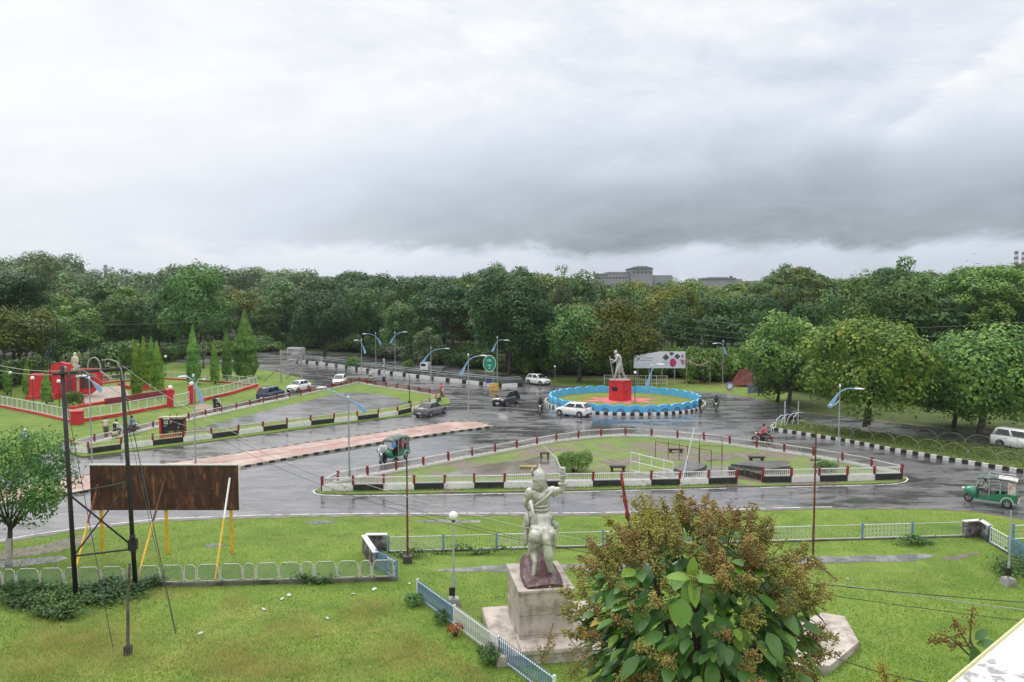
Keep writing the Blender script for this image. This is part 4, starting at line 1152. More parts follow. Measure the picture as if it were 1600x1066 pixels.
m = MB(); m.tube([(x, 0, z) for x, z in prof + [prof[0]]], .05, 5); m.build('frame', LAMPW, t)
for fx in (.08, .30, .55, .80):
    m = MB(); m.tube([(W * fx, .12, 0), (W * fx, .12, z0_ + .8)], .07, 6); m.build('post', CONC, t)
# torn strip of cloth to its right
b = PT(1076, 565, Yb - 1); q = PT(1110, 568, Yb - 1)
t = thing('torn_banner', 'torn red and white banner strip hanging in the shrubs right of the white billboard', 'banner', (b.x, b.y, 0))
m = MB(); n = 14; vs = []; r3 = random.Random(3)
for k in range(n + 1):
    x = (q.x - b.x) * k / n; z = b.z - .1 * k / n - .55 * sin(pi * min(1, k / n * 1.1)); w_ = .28 * (1 - k / n * .6) + r3.uniform(0, .08)
    vs += [(x, .05 * sin(k * 1.7), z + w_), (x, .05 * sin(k * 2.1) + .02, z)]
m.add(vs, [(2 * k, 2 * k + 1, 2 * k + 3, 2 * k + 2) for k in range(n)]); m.build('cloth', pmat('torn_cloth', (.45, .30, .28), .8, var=.6, vscale=2.5), t)
m = MB(); m.tube([(-.2, .1, 0), (-.2, .1, b.z + .3)], .04, 5); m.tube([(q.x - b.x, .1, 0), (q.x - b.x, .1, b.z)], .04, 5); m.build('stake', CONC, t)

# white frame fence behind the statue
P = resample(GP([(944, 601), (1042, 602.5)]), 1.45); o = P[0].copy()
t = thing('frame_fence', 'low white frame fence behind the roundabout, below the banner billboard', 'fence', (o.x, o.y, 0), 0)
for i in range(len(P) - 1):
    a = P[i] - o; b_ = P[i + 1] - o; m = MB()
    for z in (.25, .85, 1.35): m.tube([(a.x, a.y, z), (b_.x, b_.y, z)], .03, 5)
    if i % 2:
        for k in range(1, 5): q = a.lerp(b_, k / 5); m.tube([(q.x, q.y, .25), (q.x, q.y, 1.35)], .015, 4)
    m.build('rail_panel', PALEW, t)
for p in P[::1]:
    q = p - o; m = MB(); m.box((q.x, q.y, .7), (.09, .09, 1.4)); m.build('post', PALEW, t)

# red notice board on the western island, other small boards
b = G(271, 690); t = thing('notice_board', 'dark red cabinet notice board with pasted papers on the western island', 'notice board', (b.x, b.y, .1), .12)
wb = 2.1; hb_ = top(271, 690, 652) - .1
m = MB(); m.box((-wb / 2 + .05, 0, hb_ / 2), (.14, .65, hb_)); m.build('side_panel', REDF, t)
m = MB(); m.box((wb / 2 - .05, 0, hb_ / 2 + .3), (.10, .5, hb_ - .6)); m.build('side_panel', RUST, t)
m = MB(); m.box((0, .1, hb_ * .56), (wb - .2, .06, hb_ * .68)); m.build('back_panel', pmat('board_dark', (.035, .025, .03), .6, var=.5), t)
m = MB(); m.box((0, 0, hb_ + .03), (wb + .1, .75, .07)); m.build('roof', pmat('board_roof', (.36, .36, .22), .6), t)
m = MB(); m.box((0, 0, .35), (wb - .2, .1, .28)); m.build('lower_rail', REDF, t)
for x, z, w_, h_, c in ((-.62, .78, .36, .34, (.6, .62, .6)), (-.2, .80, .16, .26, (.55, .5, .5)), (.5, .70, .14, .14, (.5, .45, .4)), (.42, .55, .12, .12, (.5, .5, .45)), (-.68, .62, .3, .08, (.5, .5, .48)), (-.15, .36, .5, .22, (.25, .23, .08)), (.45, .36, .4, .22, (.20, .19, .07)), (-.62, .42, .3, .3, (.02, .08, .06))):
    m = MB(); m.box((x, .055, hb_ * z), (w_, .02, h_ * hb_ * .5)); m.build('pasted_paper', pmat('paper_%02d' % int(c[0] * 100 + c[1] * 10), c, .6, var=.4, vscale=6), t)
for x in (-.3, .3):
    m = MB(); m.tube([(x, .15, 0), (x, .15, hb_ + .25)], .035, 5); m.build('post', DARKM, t)

def board(name, label, u, v, vt, w, hz, mat, cat='sign', rz=0, frame=None):
    b = G(u, v); t = thing(name, label, cat, (b.x, b.y, 0), rz); h = top(u, v, vt)
    m = MB(); m.box((0, 0, h - hz / 2), (w, .06, hz)); m.build('panel', mat, t, bevel=.01)
    for x in (-w * .4, w * .4):
        m = MB(); m.tube([(x, .06, 0), (x, .06, h)], .04, 5); m.build('post', frame or STEEL, t)
    return t
LAV = pmat('lavender_board', (.28, .26, .50), .5, var=.4, vscale=3)
b = G(1140, 611); h = top(1140, 611, 598); t = thing('round_sign', 'small round violet sign on a post by the far verge', 'sign', (b.x, b.y, 0))
m = MB(); m.lathe([(.02, -.03), (.55, -.03), (.55, .03), (.02, .03)], (0, 0, h - .5), 20, 0, 'Y'); m.lathe([(.02, -.045), (.32, -.045), (.32, -.032), (.02, -.032)], (0, 0, h - .5), 16, 1, 'Y'); m.build('disc', [LAV, PLATE], t)
m = MB(); m.tube([(0, .06, 0), (0, .06, h)], .04, 6); m.build('post', STEEL, t)
t = board('poster_board', 'grey poster board with a pale picture under the big tree at right of roundabout', 1178, 618, 600, 1.6, 1.2, pmat('poster_blue', (.22, .24, .32), .4, var=.6, vscale=2.5), 'poster board', 0, DARKM)
t = board('poster_board', 'narrow beige poster board under the big tree, right of the grey one', 1188.5, 618, 601, .75, 1.2, pmat('poster_beige', (.35, .28, .24), .5, var=.6, vscale=3), 'poster board', 0, DARKM)
b = G(1163, 604); t = thing('cloth_shelter', 'dark reddish slanting cloth shelter at the edge of the shrubs', 'shelter', (b.x, b.y, 0), .2)
h = top(1163, 604, 579)
m = MB(); m.add([(-2.6, -.6, 0.2), (1.4, -.9, .3), (1.5, .3, h), (-.6, .3, h + .2), (1.5, 1.6, .4), (-2.2, 1.5, .3)], [(0, 1, 2, 3), (3, 2, 4, 5)]); m.build('cloth', pmat('dull_red_cloth', (.16, .045, .035), .8, var=.5, vscale=1.5), t)
m = MB(); m.tube([(-.6, .3, 0), (-.6, .3, h + .25)], .05, 5); m.tube([(1.5, .3, 0), (1.5, .3, h)], .05, 5); m.build('pole', DARKM, t)
t = board('information_sign', 'small white square sign over the far striped barrier', 500, 566, 560, 1.0, .95, pmat('sign_palewhite', (.55, .56, .60), .5), 'sign')
# frame hoarding seen edge-on at the far left of the road
b = G(440, 598); t = thing('hoarding', 'tall grey slatted hoarding turned edge-on by the far road bend', 'billboard', (b.x, b.y, 0), radians(62))
h = top(440, 598, 547); lw = 4.2
for k in range(5):
    z = h - .35 - k * .72; m = MB(); m.box((lw / 2, 0, z), (lw, .06, .40)); m.build('board', [pmat('hoarding_grey', (.36, .33, .36), .6, var=.4, vscale=2)], t)
for x in (0, lw):
    m = MB(); m.box((x, .05, h / 2), (.2, .2, h)); m.build('post', pmat('hoarding_post', (.36, .33, .31), .7, var=.2), t)
m = MB(); m.tube([(.1, 0, h * .55), (-.4, 3.2, 0)], .07, 5); m.tube([(lw, 0, h * .55), (lw - .3, 3.0, 0)], .07, 5); m.build('prop', CONC, t)

# ------------------------------------------------------------------ furniture of the triangular island
def at_px(u, v, z=.09): p = G(u, v, z); return p
def bench(label, u, v, w, d, h, mat, rz=0, z=.08):
    b = at_px(u, v, z); t = thing('stone_bench', label, 'bench', tuple(b), rz, None)
    m = MB(); m.box((0, 0, h - .05), (w, d, .12)); m.build('seat', mat, t, bevel=.015)
    for s in (-1, 1):
        m = MB(); m.box((s * w * .36, 0, (h - .11) / 2), (.16, d * .8, h - .11)); m.build('leg', mat, t)
BST = pmat('dark_brown_stone', (.05, .035, .03), .6, var=.4, vscale=2)
bench('dark stone bench on mud left of the white frame', 965, 737, 1.15, .4, .42, BST)
bench('dark stone bench near the right part of the mud puddle', 1182, 721, 1.2, .4, .38, BST)
bench('dark low bench behind the brown swing frame', 1056, 707, 1.2, .35, .3, BST)
bench('brown boxy bench left of the round bright bush', 851, 716, .75, .5, .48, pmat('brown_wood', (.13, .09, .05), .7, var=.3))
b = at_px(825, 731); t = tag(MB().box((0, 0, .07), (1.25, .5, .14)).build('wooden_plank', pmat('yellowish_wood', (.30, .25, .10), .7, var=.4), None, bevel=.02, loc=tuple(b)), 'flat yellowish block lying on the mud left of the bright bush', 'plank')
def frame_thing(name, label, cat, posts, hs_, mat, r, extra=()):
    P = [G(u, v, .08) for u, v in posts]; o = P[0]; t = thing(name, label, cat, tuple(o))
    for p, h in zip(P, hs_):
        q = p - o; m = MB(); m.tube([(q.x, q.y, 0), (q.x, q.y, h)], r, 6); m.build('post', mat, t)
    for i, zi, j, zj in extra:
        a, b_ = P[i] - o, P[j] - o; m = MB(); m.tube([(a.x, a.y, zi), (b_.x, b_.y, zj)], r * .8, 6); m.build('bar', mat, t)
    return t
h1 = top(985, 737, 706)
frame_thing('pipe_frame', 'white painted pipe frame leaning over the muddy ground', 'frame', [(985.5, 737), (999, 739), (1018, 743), (1037, 747), (1051.5, 752)], [1.42, 1.40, 1.38, 1.36, 1.32], WHITEG, .036,
            [(0, 1.40, 4, 1.30), (0, .78, 4, .70), (0, .10, 4, .12)])
frame_thing('swing_frame', 'rusty brown playground swing frame behind the white pipe frame', 'swing frame', [(1024, 716), (1044, 716), (1061, 720), (1074, 724), (1092, 727), (1111, 732)], [1.35] * 6, RUST, .028, [(0, 1.33, 5, 1.33)])
frame_thing('climbing_frame', 'rust brown square climbing frame right of the swing frame', 'climbing frame', [(1093, 706), (1128, 709), (1128, 726), (1093, 724)], [1.4] * 4, RUST, .026, [(0, 1.38, 1, 1.38), (1, 1.38, 2, 1.38), (2, 1.38, 3, 1.38), (0, 1.38, 3, 1.38)])
sheet('concrete_slab', GP([(1052, 738), (1070, 727), (1104, 732), (1098, 737), (1075, 745)]), .30, pmat('dark_slab', (.10, .10, .10), .35, var=.4, vscale=1.5), .24)
sheet('concrete_slab', GP([(1142, 732), (1170, 727), (1215, 727), (1236, 735), (1195, 741), (1190, 737)]), .34, pmat('dark_slab', (.10, .10, .10), .35), .26)
cul = thing('culvert_wall', 'mossy broken culvert wall in the gap between the striped railings', 'wall', tuple(G(1165, 745, .06)), .0)
r4 = random.Random(4)
for k in range(7):
    p = G(1143 + k * 8.2, 739 + k * 1.9) - G(1165, 745); m = MB(); m.box((p.x, p.y, .22 + r4.uniform(-.04, .04)), (.42, .5, .46), r4.uniform(-.25, .25)); m.build('block', pmat('mossy_dark_stone', (.07, .07, .05), .8, var=.6, vscale=3, bump=.5), cul, bevel=.03)

# leaning white pole and red flag
b = G(1030, 905); tp = PT(1085, 668, b.y + 1.5)
fl = thing('leaning_pole', 'thin white pole leaning right above the flowering tree', 'pole', (b.x, b.y, 0))
m = MB(); m.tube([(0, 0, 0), tuple((tp - b) * .5), tuple(tp - b)], [.04, .032, .022], 6); m.build('pole', WHITEG, fl)
b = G(1002, 930); tp = PT(970, 740, b.y + .3)
fl = thing('flag_pole', 'dark leaning pole with furled ragged red flag beside the statue', 'flag', (b.x, b.y, 0))
m = MB(); d_ = tp - b; m.tube([(0, 0, 0), tuple(d_)], [.03, .018], 6); m.build('pole', DARKM, fl)
m = MB(); pts = [d_ * k for k in (1.0, .94, .86, .78, .70, .64, .60)]
rings = []; r6 = random.Random(6)
for i, p in enumerate(pts):
    w_ = (.04, .07, .05, .09, .07, .12, .02)[i]
    rings.append([(p.x + w_ * cos(2 * pi * k / 9) * r6.uniform(.7, 1.3), p.y + w_ * .7 * sin(2 * pi * k / 9), p.z) for k in range(9)])
m.loft(rings); m.build('furled_flag', pmat('red_flag', (.26, .035, .03), .8, var=.7, vscale=4), fl)

# wire hoops along the eastern island
HOOP = pmat('pale_hoop', (.30, .31, .25), .5)
P = resample(GP([(1212, 665), (1209, 671)]) + GP([(1240, 675), (1312, 685), (1400, 701), (1500, 718), (1600, 734.5), (1700, 751)]), 1.9)
m = MB(); m.tube([(.0, 0, .0)] + [(1.15 - 1.15 * cos(a_), 0, .95 * sin(a_)) for a_ in [pi * k / 14 for k in range(1, 14)]] + [(2.3, 0, 0)], .015, 5); hoop = m.mesh('hoop', [HOOP])
t = thing('hoop_fence', 'row of overlapping thin arched hoops along the striped kerb', 'fence', (P[0].x, P[0].y, .24))
for i in range(2, len(P) - 1):
    d_ = P[i + 1] - P[i]; q = link_mesh('hoop', hoop, t, P[i] - P[0] + Vector((0, .25, 0))); q.rotation_euler = (0, 0, atan2(d_.y, d_.x))
P = resample(GP([(1425, 688), (1480, 697), (1540, 703), (1600, 710)]), 2.1)
t = thing('hoop_fence', 'row of thin arched hoops along the rear side of the striped-kerb island', 'fence', (P[0].x, P[0].y, .24))
for i in range(len(P) - 1):
    d_ = P[i + 1] - P[i]; q = link_mesh('hoop', hoop, t, P[i] - P[0]); q.rotation_euler = (0, 0, atan2(d_.y, d_.x))
def G2(u, v): return G(u, v, .24)
t = thing('bicycle_rack', 'low rack of curved white tubes at the left tip of the striped-kerb island', 'rack', tuple(G2(1216, 666)))
for k in range(4):
    p = G2(1211 + 9 * k, 668 - 1.6 * k) - G2(1216, 666); m = MB()
    m.tube([(p.x, p.y, 0), (p.x + .15, p.y, .75), (p.x + .6, p.y + .1, 1.15), (p.x + 1.1, p.y + .2, 1.1)], .045, 6); m.build('curved_tube', LAMPW, t)
for k, (u, v) in enumerate(((1226, 664), (1247, 664))):
    p = G2(u, v) - G2(1216, 666); m = MB(); m.tube([(p.x, p.y, 0), (p.x, p.y, 2.3)], .05, 6); m.build('post', LAMPW, t)

# ------------------------------------------------------------------ roundabout pedestal and walking statue
Yp = PD.y
t = thing('statue_pedestal', 'bright red box pedestal in the middle of the round island', 'pedestal', (PD.x, PD.y, .2), radians(47))
hp = PT(969, 595, Yp).z - .2; wp = 1.95
m = MB(); m.box((0, 0, hp / 2), (wp, wp, hp)); m.box((0, 0, hp + .05), (wp + .12, wp + .12, .10)); m.build('block', REDW, t, bevel=.02)
m = MB(); m.box((-.1, -wp / 2 - .02, hp * .60), (.75, .04, .5)); o = m.build('plaque', pmat('black_plaque', (.03, .012, .012), .3), t)
o.rotation_euler = (0, 0, -pi / 2)
m = MB(); m.box((-.1, -wp / 2 - .015, hp * .45), (.55, .03, .6)); m.build('plaque', pmat('red_plaque', (.45, .02, .03), .4), t)
SILV = pmat('silver_statue_paint', (.50, .50, .49), .42, .35, var=.25, vscale=2.5, bump=.25, bscale=5, stain=(2.5, .5, .7, (.16, .16, .15), .6))
zS = .2 + hp + .10
t = thing('walking_statue', 'silver statue of a striding bald old man with a long staff on the red pedestal', 'statue', (PD.x - .1, PD.y, zS), 0)
S = PT(966, 547, Yp).z - zS       # full height of the figure
k = S / 1.75
def sc3(p): return (p[0] * k, p[1] * k, p[2] * k)
fig = [((-.02, 0, .88), (-.02, 0, 1.05), .17, .16, 0), ((-.03, 0, 1.05), (-.13, 0, 1.36), .15, .18, 0), ((-.14, -.17, 1.38), (-.14, .17, 1.38), .085, .085, 0),
       ((-.17, 0, 1.44), (-.22, 0, 1.52), .06, .06, 0), ((-.25, 0, 1.60), (-.22, 0, 1.64), .098, .10, 0), ((-.32, 0, 1.57), (-.33, 0, 1.55), .03, .025, 0),
       ((-.02, -.09, .85), (-.20, -.10, .50), .12, .075, 0), ((-.20, -.10, .50), (-.30, -.11, .10), .07, .045, 0), ((-.30, -.11, .05), (-.44, -.11, .04), .05, .035, 0),
       ((.0, .09, .85), (.16, .10, .48), .12, .075, 0), ((.16, .10, .48), (.40, .11, .10), .07, .045, 0), ((.42, .11, .06), (.30, .11, .03), .05, .035, 0),
       ((-.14, -.19, 1.36), (-.28, -.24, 1.12), .06, .05, 0), ((-.28, -.24, 1.12), (-.50, -.18, 1.20), .048, .035, 0), ((-.50, -.18, 1.20), (-.57, -.17, 1.22), .045, .035, 0),
       ((-.14, .19, 1.36), (-.14, .25, 1.10), .06, .05, 0), ((-.14, .25, 1.10), (-.36, .18, 1.00), .048, .035, 0), ((-.36, .18, 1.0), (-.43, .16, 1.0), .04, .035, 0),
       # dhoti folds and shawl
       ((0, 0, .80), (-.10, -.04, .60), .19, .15, 0), ((.02, .02, .78), (.12, .06, .56), .17, .13, 0), ((-.05, .05, .75), (.0, .02, .12), .07, .05, 0),
       ((-.02, .0, 1.38), (.06, .05, .95), .10, .09, 0), ((.04, -.08, 1.3), (.10, -.12, .80), .07, .05, 0)]
fig = [(sc3(a), sc3(b_), ra * k, rb * k, mi) for a, b_, ra, rb, mi in fig]
link_mesh('figure', remesh(fig, .045, [SILV], 'figure', 1), t)
m = MB(); m.tube([sc3((-.60, -.17, 1.42)), sc3((-.36, -.17, .0))], .05, 6); m.build('staff', SILV, t)
m = MB(); r8 = random.Random(8)
for f in range(5):
    a_ = Vector(sc3((-.575, -.21 + .02 * f, 1.22))); m.tube([a_, a_ + Vector((-.05, -.02, -.02)), a_ + Vector((-.05, .05, -.05 + .004 * f))], .025, 5)
m.build('fingers', SILV, t)
m = MB(); m.box((0, 0, .02), (1.5 * k * .75, .9 * k * .6, .08)); m.build('foot_plate', SILV, t)

# ------------------------------------------------------------------ foreground plinth and mounted statue
MARB = pmat('pale_marble_cladding', (.46, .40, .35), .55, var=.22, vscale=1.2, stain=(1.6, .46, .64, (.20, .17, .135), .75), bump=.35, bscale=14)
Fn = G(812, 1023); Yn = Fn.y
hN = PT(812, 927, Yn).z
fl_ = PT(793, 883, 30); 
Yf = None
# far end depth from the far left top corner at the same height
d_ = ray(793, 884); tt = (hN - H) / d_.z; Cf = Vector((d_.x * tt, d_.y * tt, 0))
d_ = ray(812, 927); tt = (hN - H) / d_.z; Cn = Vector((d_.x * tt, d_.y * tt, 0))
ax = (Cf - Cn); dep = ax.length; yaw = atan2(-ax.x, ax.y)
wd = 1.98
pl = thing('statue_plinth', 'tall pale stone plinth under the mounted statue, streaked with grime', 'plinth', (Cn.x, Cn.y, 0), yaw)
m = MB(); m.box((wd / 2, dep / 2, hN / 2), (wd, dep, hN)); m.build('block', MARB, pl, bevel=.015)
m = MB(); m.box((wd / 2, dep / 2, hN + .02), (wd + .10, dep + .10, .10)); m.build('top_slab', MARB, pl, bevel=.01)
for z in (hN * .30, hN * .62):
    m = MB(); m.box((wd / 2, dep / 2, z), (wd + .008, dep + .008, .012)); m.build('joint', pmat('joint_grime', (.12, .10, .09), .8), pl)
m = MB(); m.box((wd / 2 + .35, dep / 2 - .1, .19), (wd + 2.6, dep + 1.5, .38)); m.build('base_step', MARB, pl, bevel=.02)
m = MB(); m.box((wd / 2 + .2, -.2, .46), (wd + .55, dep * .5, .16)); m.build('upper_step', MARB, pl, bevel=.02)
ROCK = pmat('maroon_rock', (.085, .030, .032), .45, var=.6, vscale=3.5, bump=.8, bscale=9, stain=(2.5, .5, .65, (.20, .16, .16), .7))
zt0 = hN + .07
st = thing('mounted_statue', 'silver statue of a helmeted warrior with raised sword on a rearing horse, seen from behind', 'statue', (Cn.x + 0, Cn.y, zt0), yaw)
# local frame: x right, y away from the camera, z up; rear of the rock at y=.35
m = MB(); r1 = random.Random(12)
rings = []
for y, w, hgt in ((.12, .66, .14), (.35, .72, .34), (.9, .74, .42), (1.5, .70, .55), (2.2, .62, .75), (min(dep - .15, 2.6), .50, .5)):
    rings.append([(.98 + w * (1.0, .97, .72, .30, -.25, -.70, -.96, -1.0)[i] + r1.uniform(-.03, .03), y + r1.uniform(-.04, .04), (0, .45, .85, 1.0, .97, .82, .5, 0)[i] * hgt * r1.uniform(.92, 1.05)) for i in range(8)])
m.loft(rings); rk = m.build('rock', ROCK, st)
rk.data.transform(Matrix.Identity(4))
STAT = pmat('aluminium_statue_paint', (.56, .55, .50), .42, .30, var=.30, vscale=3.0, bump=.35, bscale=9, stain=(3.0, .48, .66, (.16, .15, .11), .7))
u0 = 845.0
Ys = Cn.y + .75
def SPT(u, v, dy=0.0):            # point of the figure at photo position, dy metres deeper than the rear hooves, in statue frame
    p = PT(u, v, Ys + dy); q = p - Vector((Cn.x, Cn.y, zt0))
    return Matrix.Rotation(-yaw, 3, 'Z') @ q
def B(p, q, ra, rb): return (tuple(p), tuple(q), ra, rb, 0)
hoofL = SPT(833, 903, 0); hockL = SPT(836, 878, .12); kneeL = SPT(833, 860, .42); hipL = SPT(838, 838, .35)
hoofR = SPT(862, 893, .5); hockR = SPT(860, 872, .5); kneeR = SPT(860, 856, .75); hipR = SPT(858, 836, .5)
rump = SPT(848, 838, .50); loin = SPT(846, 820, 1.0); wither = SPT(842, 800, 1.8); chest = SPT(842, 815, 2.1); neck = SPT(842, 785, 2.5); headh = SPT(838, 790, 2.9)
horse = [B(hoofL, hoofL + Vector((0, .05, .04)), .10, .085), B(hoofL, hockL, .075, .085), B(hockL, kneeL, .10, .17), B(kneeL, hipL, .20, .30),
         B(hoofR, hoofR + Vector((0, .05, .04)), .10, .085), B(hoofR, hockR, .075, .085), B(hockR, kneeR, .10, .17), B(kneeR, hipR, .20, .30),
         B(rump, loin, .40, .38), B(loin, wither, .38, .36), B(wither, chest, .36, .30), B(wither, neck, .28, .20), B(neck, headh, .20, .15), B(headh, headh + Vector((0, .35, -.30)), .14, .09),
         B(chest, chest + Vector((-.15, .5, .1)), .15, .10), B(chest + Vector((-.15, .5, .1)), chest + Vector((-.15, .45, -.45)), .09, .06),
         B(chest + Vector((.2, 0, -.05)), chest + Vector((.25, .55, .25)), .15, .10), B(chest + Vector((.25, .55, .25)), chest + Vector((.25, .75, -.2)), .09, .06)]
# rider
pel = SPT(843, 812, 1.15); wst = SPT(842, 795, 1.15); chs = SPT(845, 777, 1.15); shL = SPT(829, 770, 1.15); shR = SPT(863, 768, 1.15); nk = SPT(845, 764, 1.15); hdp = SPT(843, 752, 1.13)
elL = SPT(820, 785, 1.10); haL = SPT(826, 797, 1.55); elR = SPT(878, 765, 1.05); haR = SPT(879, 738, 1.0)
rider = [B(pel, wst, .34, .30), B(wst, chs, .30, .37), B(shL, shR, .21, .21), B(chs, nk, .34, .18), B(nk, hdp, .17, .16), B(hdp, hdp + Vector((0, 0, .10)), .235, .24),
         B(shL, elL, .17, .12), B(elL, haL, .11, .075), B(shR, elR, .17, .125), B(elR, haR, .12, .08), B(haR, haR + Vector((.0, 0, .08)), .10, .09),
         B(pel + Vector((-.22, 0, -.05)), SPT(822, 822, 1.5), .24, .17), B(SPT(822, 822, 1.5), SPT(822, 848, 1.25), .14, .09), B(SPT(822, 848, 1.25), SPT(820, 853, 1.55), .085, .06),
         B(pel + Vector((.22, 0, -.05)), SPT(868, 822, 1.5), .24, .17), B(SPT(868, 822, 1.5), SPT(867, 845, 1.25), .14, .09), B(SPT(867, 845, 1.25), SPT(867, 850, 1.55), .085, .06),
         # belt ring, shoulder pads, skirt
         B(SPT(831, 793, 1.05), SPT(855, 794, 1.05), .17, .17), B(SPT(833, 806, 1.0), SPT(858, 808, 1.0), .22, .24), B(shL + Vector((-.02, 0, .02)), shL + Vector((-.10, 0, -.08)), .21, .17), B(shR + Vector((.02, 0, .02)), shR + Vector((.10, 0, -.04)), .21, .17),
         B(SPT(834, 826, .62), SPT(860, 828, .62), .17, .17)]
link_mesh('horse_and_rider', remesh(horse + [(a, b_, ra * .90, rb * .90, mi) for a, b_, ra, rb, mi in rider], .030, [STAT], 'horse_and_rider', 1), st)
# tail, helmet, sword, scabbard, shield, cloth bands as raised parts
PALEST = pmat('pale_statue_paint', (.58, .57, .50), .42, .3, var=.25, vscale=3, bump=.4, bscale=12)
link_mesh('tail', remesh([B(SPT(852, 828, .12), SPT(854, 842, -.02), .13, .15), B(SPT(854, 842, -.02), SPT(857, 868, .0), .15, .18), B(SPT(857, 868, 0), SPT(860, 893, .12), .18, .08)], .03, [PALEST], 'tail', 1), st)
m = MB(); hc = hdp + Vector((0, 0, .12))
m.lathe([(.30, -.06), (.285, -.02), (.27, .0), (.27, .08), (.23, .20), (.15, .30), (.07, .36), (.035, .44), (.01, .54)], tuple(hc), 18)
m.build('helmet', STAT, st, smooth=True)
m = MB(); m.tube([hc + Vector((-.26, -.02, .1)), hc + Vector((-.33, -.03, .30)), hc + Vector((-.26, -.02, .42))], [.05, .045, .015], 6); m.build('plume', STAT, st, smooth=True)
link_mesh('neck_cloth', remesh([B(hc + Vector((0, -.06, -.02)), hc + Vector((0, -.10, -.30)), .25, .21), B(hc + Vector((-.16, -.04, -.20)), hc + Vector((-.26, -.06, -.36)), .12, .07), B(hc + Vector((.16, -.04, -.20)), hc + Vector((.26, -.06, -.36)), .12, .07)], .03, [STAT], 'neck_cloth', 1), st)
tip = SPT(849, 697, .7); hl_ = SPT(880, 742, 1.0)
m = MB(); mid_ = hl_.lerp(tip, .5) + Vector((.10, 0, .10)); m.tube([hl_.lerp(tip, .04), mid_, tip], [.045, .036, .010], 6); m.build('sword_blade', WHITEG, st)
m = MB(); g0 = hl_; m.tube([g0 + Vector((.08, 0, -.18)), g0 + Vector((0, 0, .05))], .04, 6); m.torus(tuple(g0 + Vector((0, 0, .0))), .13, .03, 'Z', 14, 6); m.build('sword_hilt', STAT, st)
m = MB()
for f in range(4): m.torus(tuple(haR + Vector((.0, -.02, -.02 + .06 * f))), .085, .032, 'Z', 12, 6)
m.tube([haR + Vector((-.09, -.04, -.02)), haR + Vector((-.12, -.02, .08)), haR + Vector((-.05, .02, .14))], .03, 5)
m.build('fingers', STAT, st, smooth=True)
m = MB(); a_, b_ = SPT(829, 782, .82), SPT(841, 824, .55); m.tube([a_, a_.lerp(b_, .5) + Vector((-.05, 0, 0)), b_], [.07, .055, .025], 8); m.build('scabbard', PALEST, st, smooth=True)
m = MB(); m.tube([SPT(864, 766, .80), SPT(850, 780, .74), SPT(832, 793, .80)], .045, 6); m.build('sash', PALEST, st, smooth=True)
for v_ in (791, 797):
    m = MB(); m.tube([SPT(829, v_ - 2, 1.0), SPT(835, v_, .82), SPT(845, v_ + 1, .78), SPT(854, v_, .84), SPT(859, v_ - 2, 1.0)], .04, 6); m.build('belt', PALEST, st, smooth=True)
m = MB(); rings = []; sc_ = SPT(844, 800, 1.12)
for f, rx, ry in ((0, .37, .33), (.3, .42, .40), (.65, .47, .47), (1.0, .50, .52), (1.02, .44, .46)):
    rings.append([(sc_.x + (rx + .022 * f * cos(13 * a_)) * cos(a_), sc_.y + (ry + .022 * f * cos(13 * a_)) * sin(a_), sc_.z + .05 - .52 * f) for a_ in [2 * pi * k / 78 for k in range(78)]])
m.loft(rings); m.build('skirt', STAT, st, smooth=True)
m = MB(); c_ = SPT(823, 812, 1.1); m.lathe([(.02, -.10), (.18, -.07), (.30, 0), (.31, .03), (.02, .04)], tuple(c_), 18, 0, 'X'); m.build('shield', STAT, st, smooth=True)
m = MB(); m.torus(tuple(shR + Vector((.05, 0, -.02))), .20, .03, 'X', 14, 6); m.torus(tuple(shL + Vector((-.05, 0, -.04))), .20, .03, 'X', 14, 6); m.torus(tuple(elR.lerp(haR, .35)), .13, .03, 'Z', 14, 6); m.torus(tuple(elR.lerp(haR, .8)), .11, .035, 'Z', 14, 6)
m.build('armour_band', PALEST, st, smooth=True)
for q in ((hoofL), (hoofR)):
    m = MB(); m.lathe([(.13, -.06), (.11, .10), (.02, .11)], tuple(q), 10); m.build('hoof', STAT, st)

# detached stone slab to the right of the tree
sp = [(1250, 975), (1282, 957), (1320, 963), (1342, 1003), (1297, 1040), (1240, 1040)]
pts = [G(u, v, .30) for u, v in sp]; o = pts[0]
m = MB(); m.prism([(p.x - o.x, p.y - o.y) for p in pts], 0, .30); s_ = m.build('stone_platform', MARB, None, loc=(o.x, o.y, 0)); tag(s_, 'low many-sided pale stone platform right of the flowering tree', 'platform')

# ------------------------------------------------------------------ the building the picture was taken from
PARA = pmat('limewashed_parapet', (.60, .59, .56), .8, var=.14, vscale=4.0, bump=.5, bscale=18, stain=(4.0, .57, .61, (.20, .21, .22), .85))
YL = pmat('lichen_yellow_edge', (.55, .54, .30), .7)
zp = H - 1.05
def PZ(u, v): return G(u, v, zp)
e0, e1 = PZ(1480, 1066), PZ(1600, 960)
dv = (e1 - e0).normalized(); nv = Vector((dv.y, -dv.x, 0))
P0 = e0 - dv * 7; P1 = e0 + dv * 16
t = thing('viewing_building', 'white limewashed building corner with stained parapet at bottom right', 'building', (P0.x, P0.y, 0), atan2(dv.y, dv.x))
LN = (P1 - P0).length
# parapet edge slightly chipped
m = MB(); n = 60; r2 = random.Random(2); vs_t = []; vs_b = []
edge = [(LN * k / n, r2.uniform(-.012, .012)) for k in range(n + 1)]
poly = edge + [(LN, -.45), (0, -.45)]
m.prism(poly, zp - .85, zp); m.build('parapet', PARA, t, bevel=.012)
m = MB(); m.tube([(x, y + .004, zp - .012) for x, y in edge], .006, 5); m.build('edge_line', YL, t)
m = MB(); m.box((LN / 2, -6.3, (zp - .86) / 2), (LN, 12, zp - .86)); m.build('wall', PARA, t)

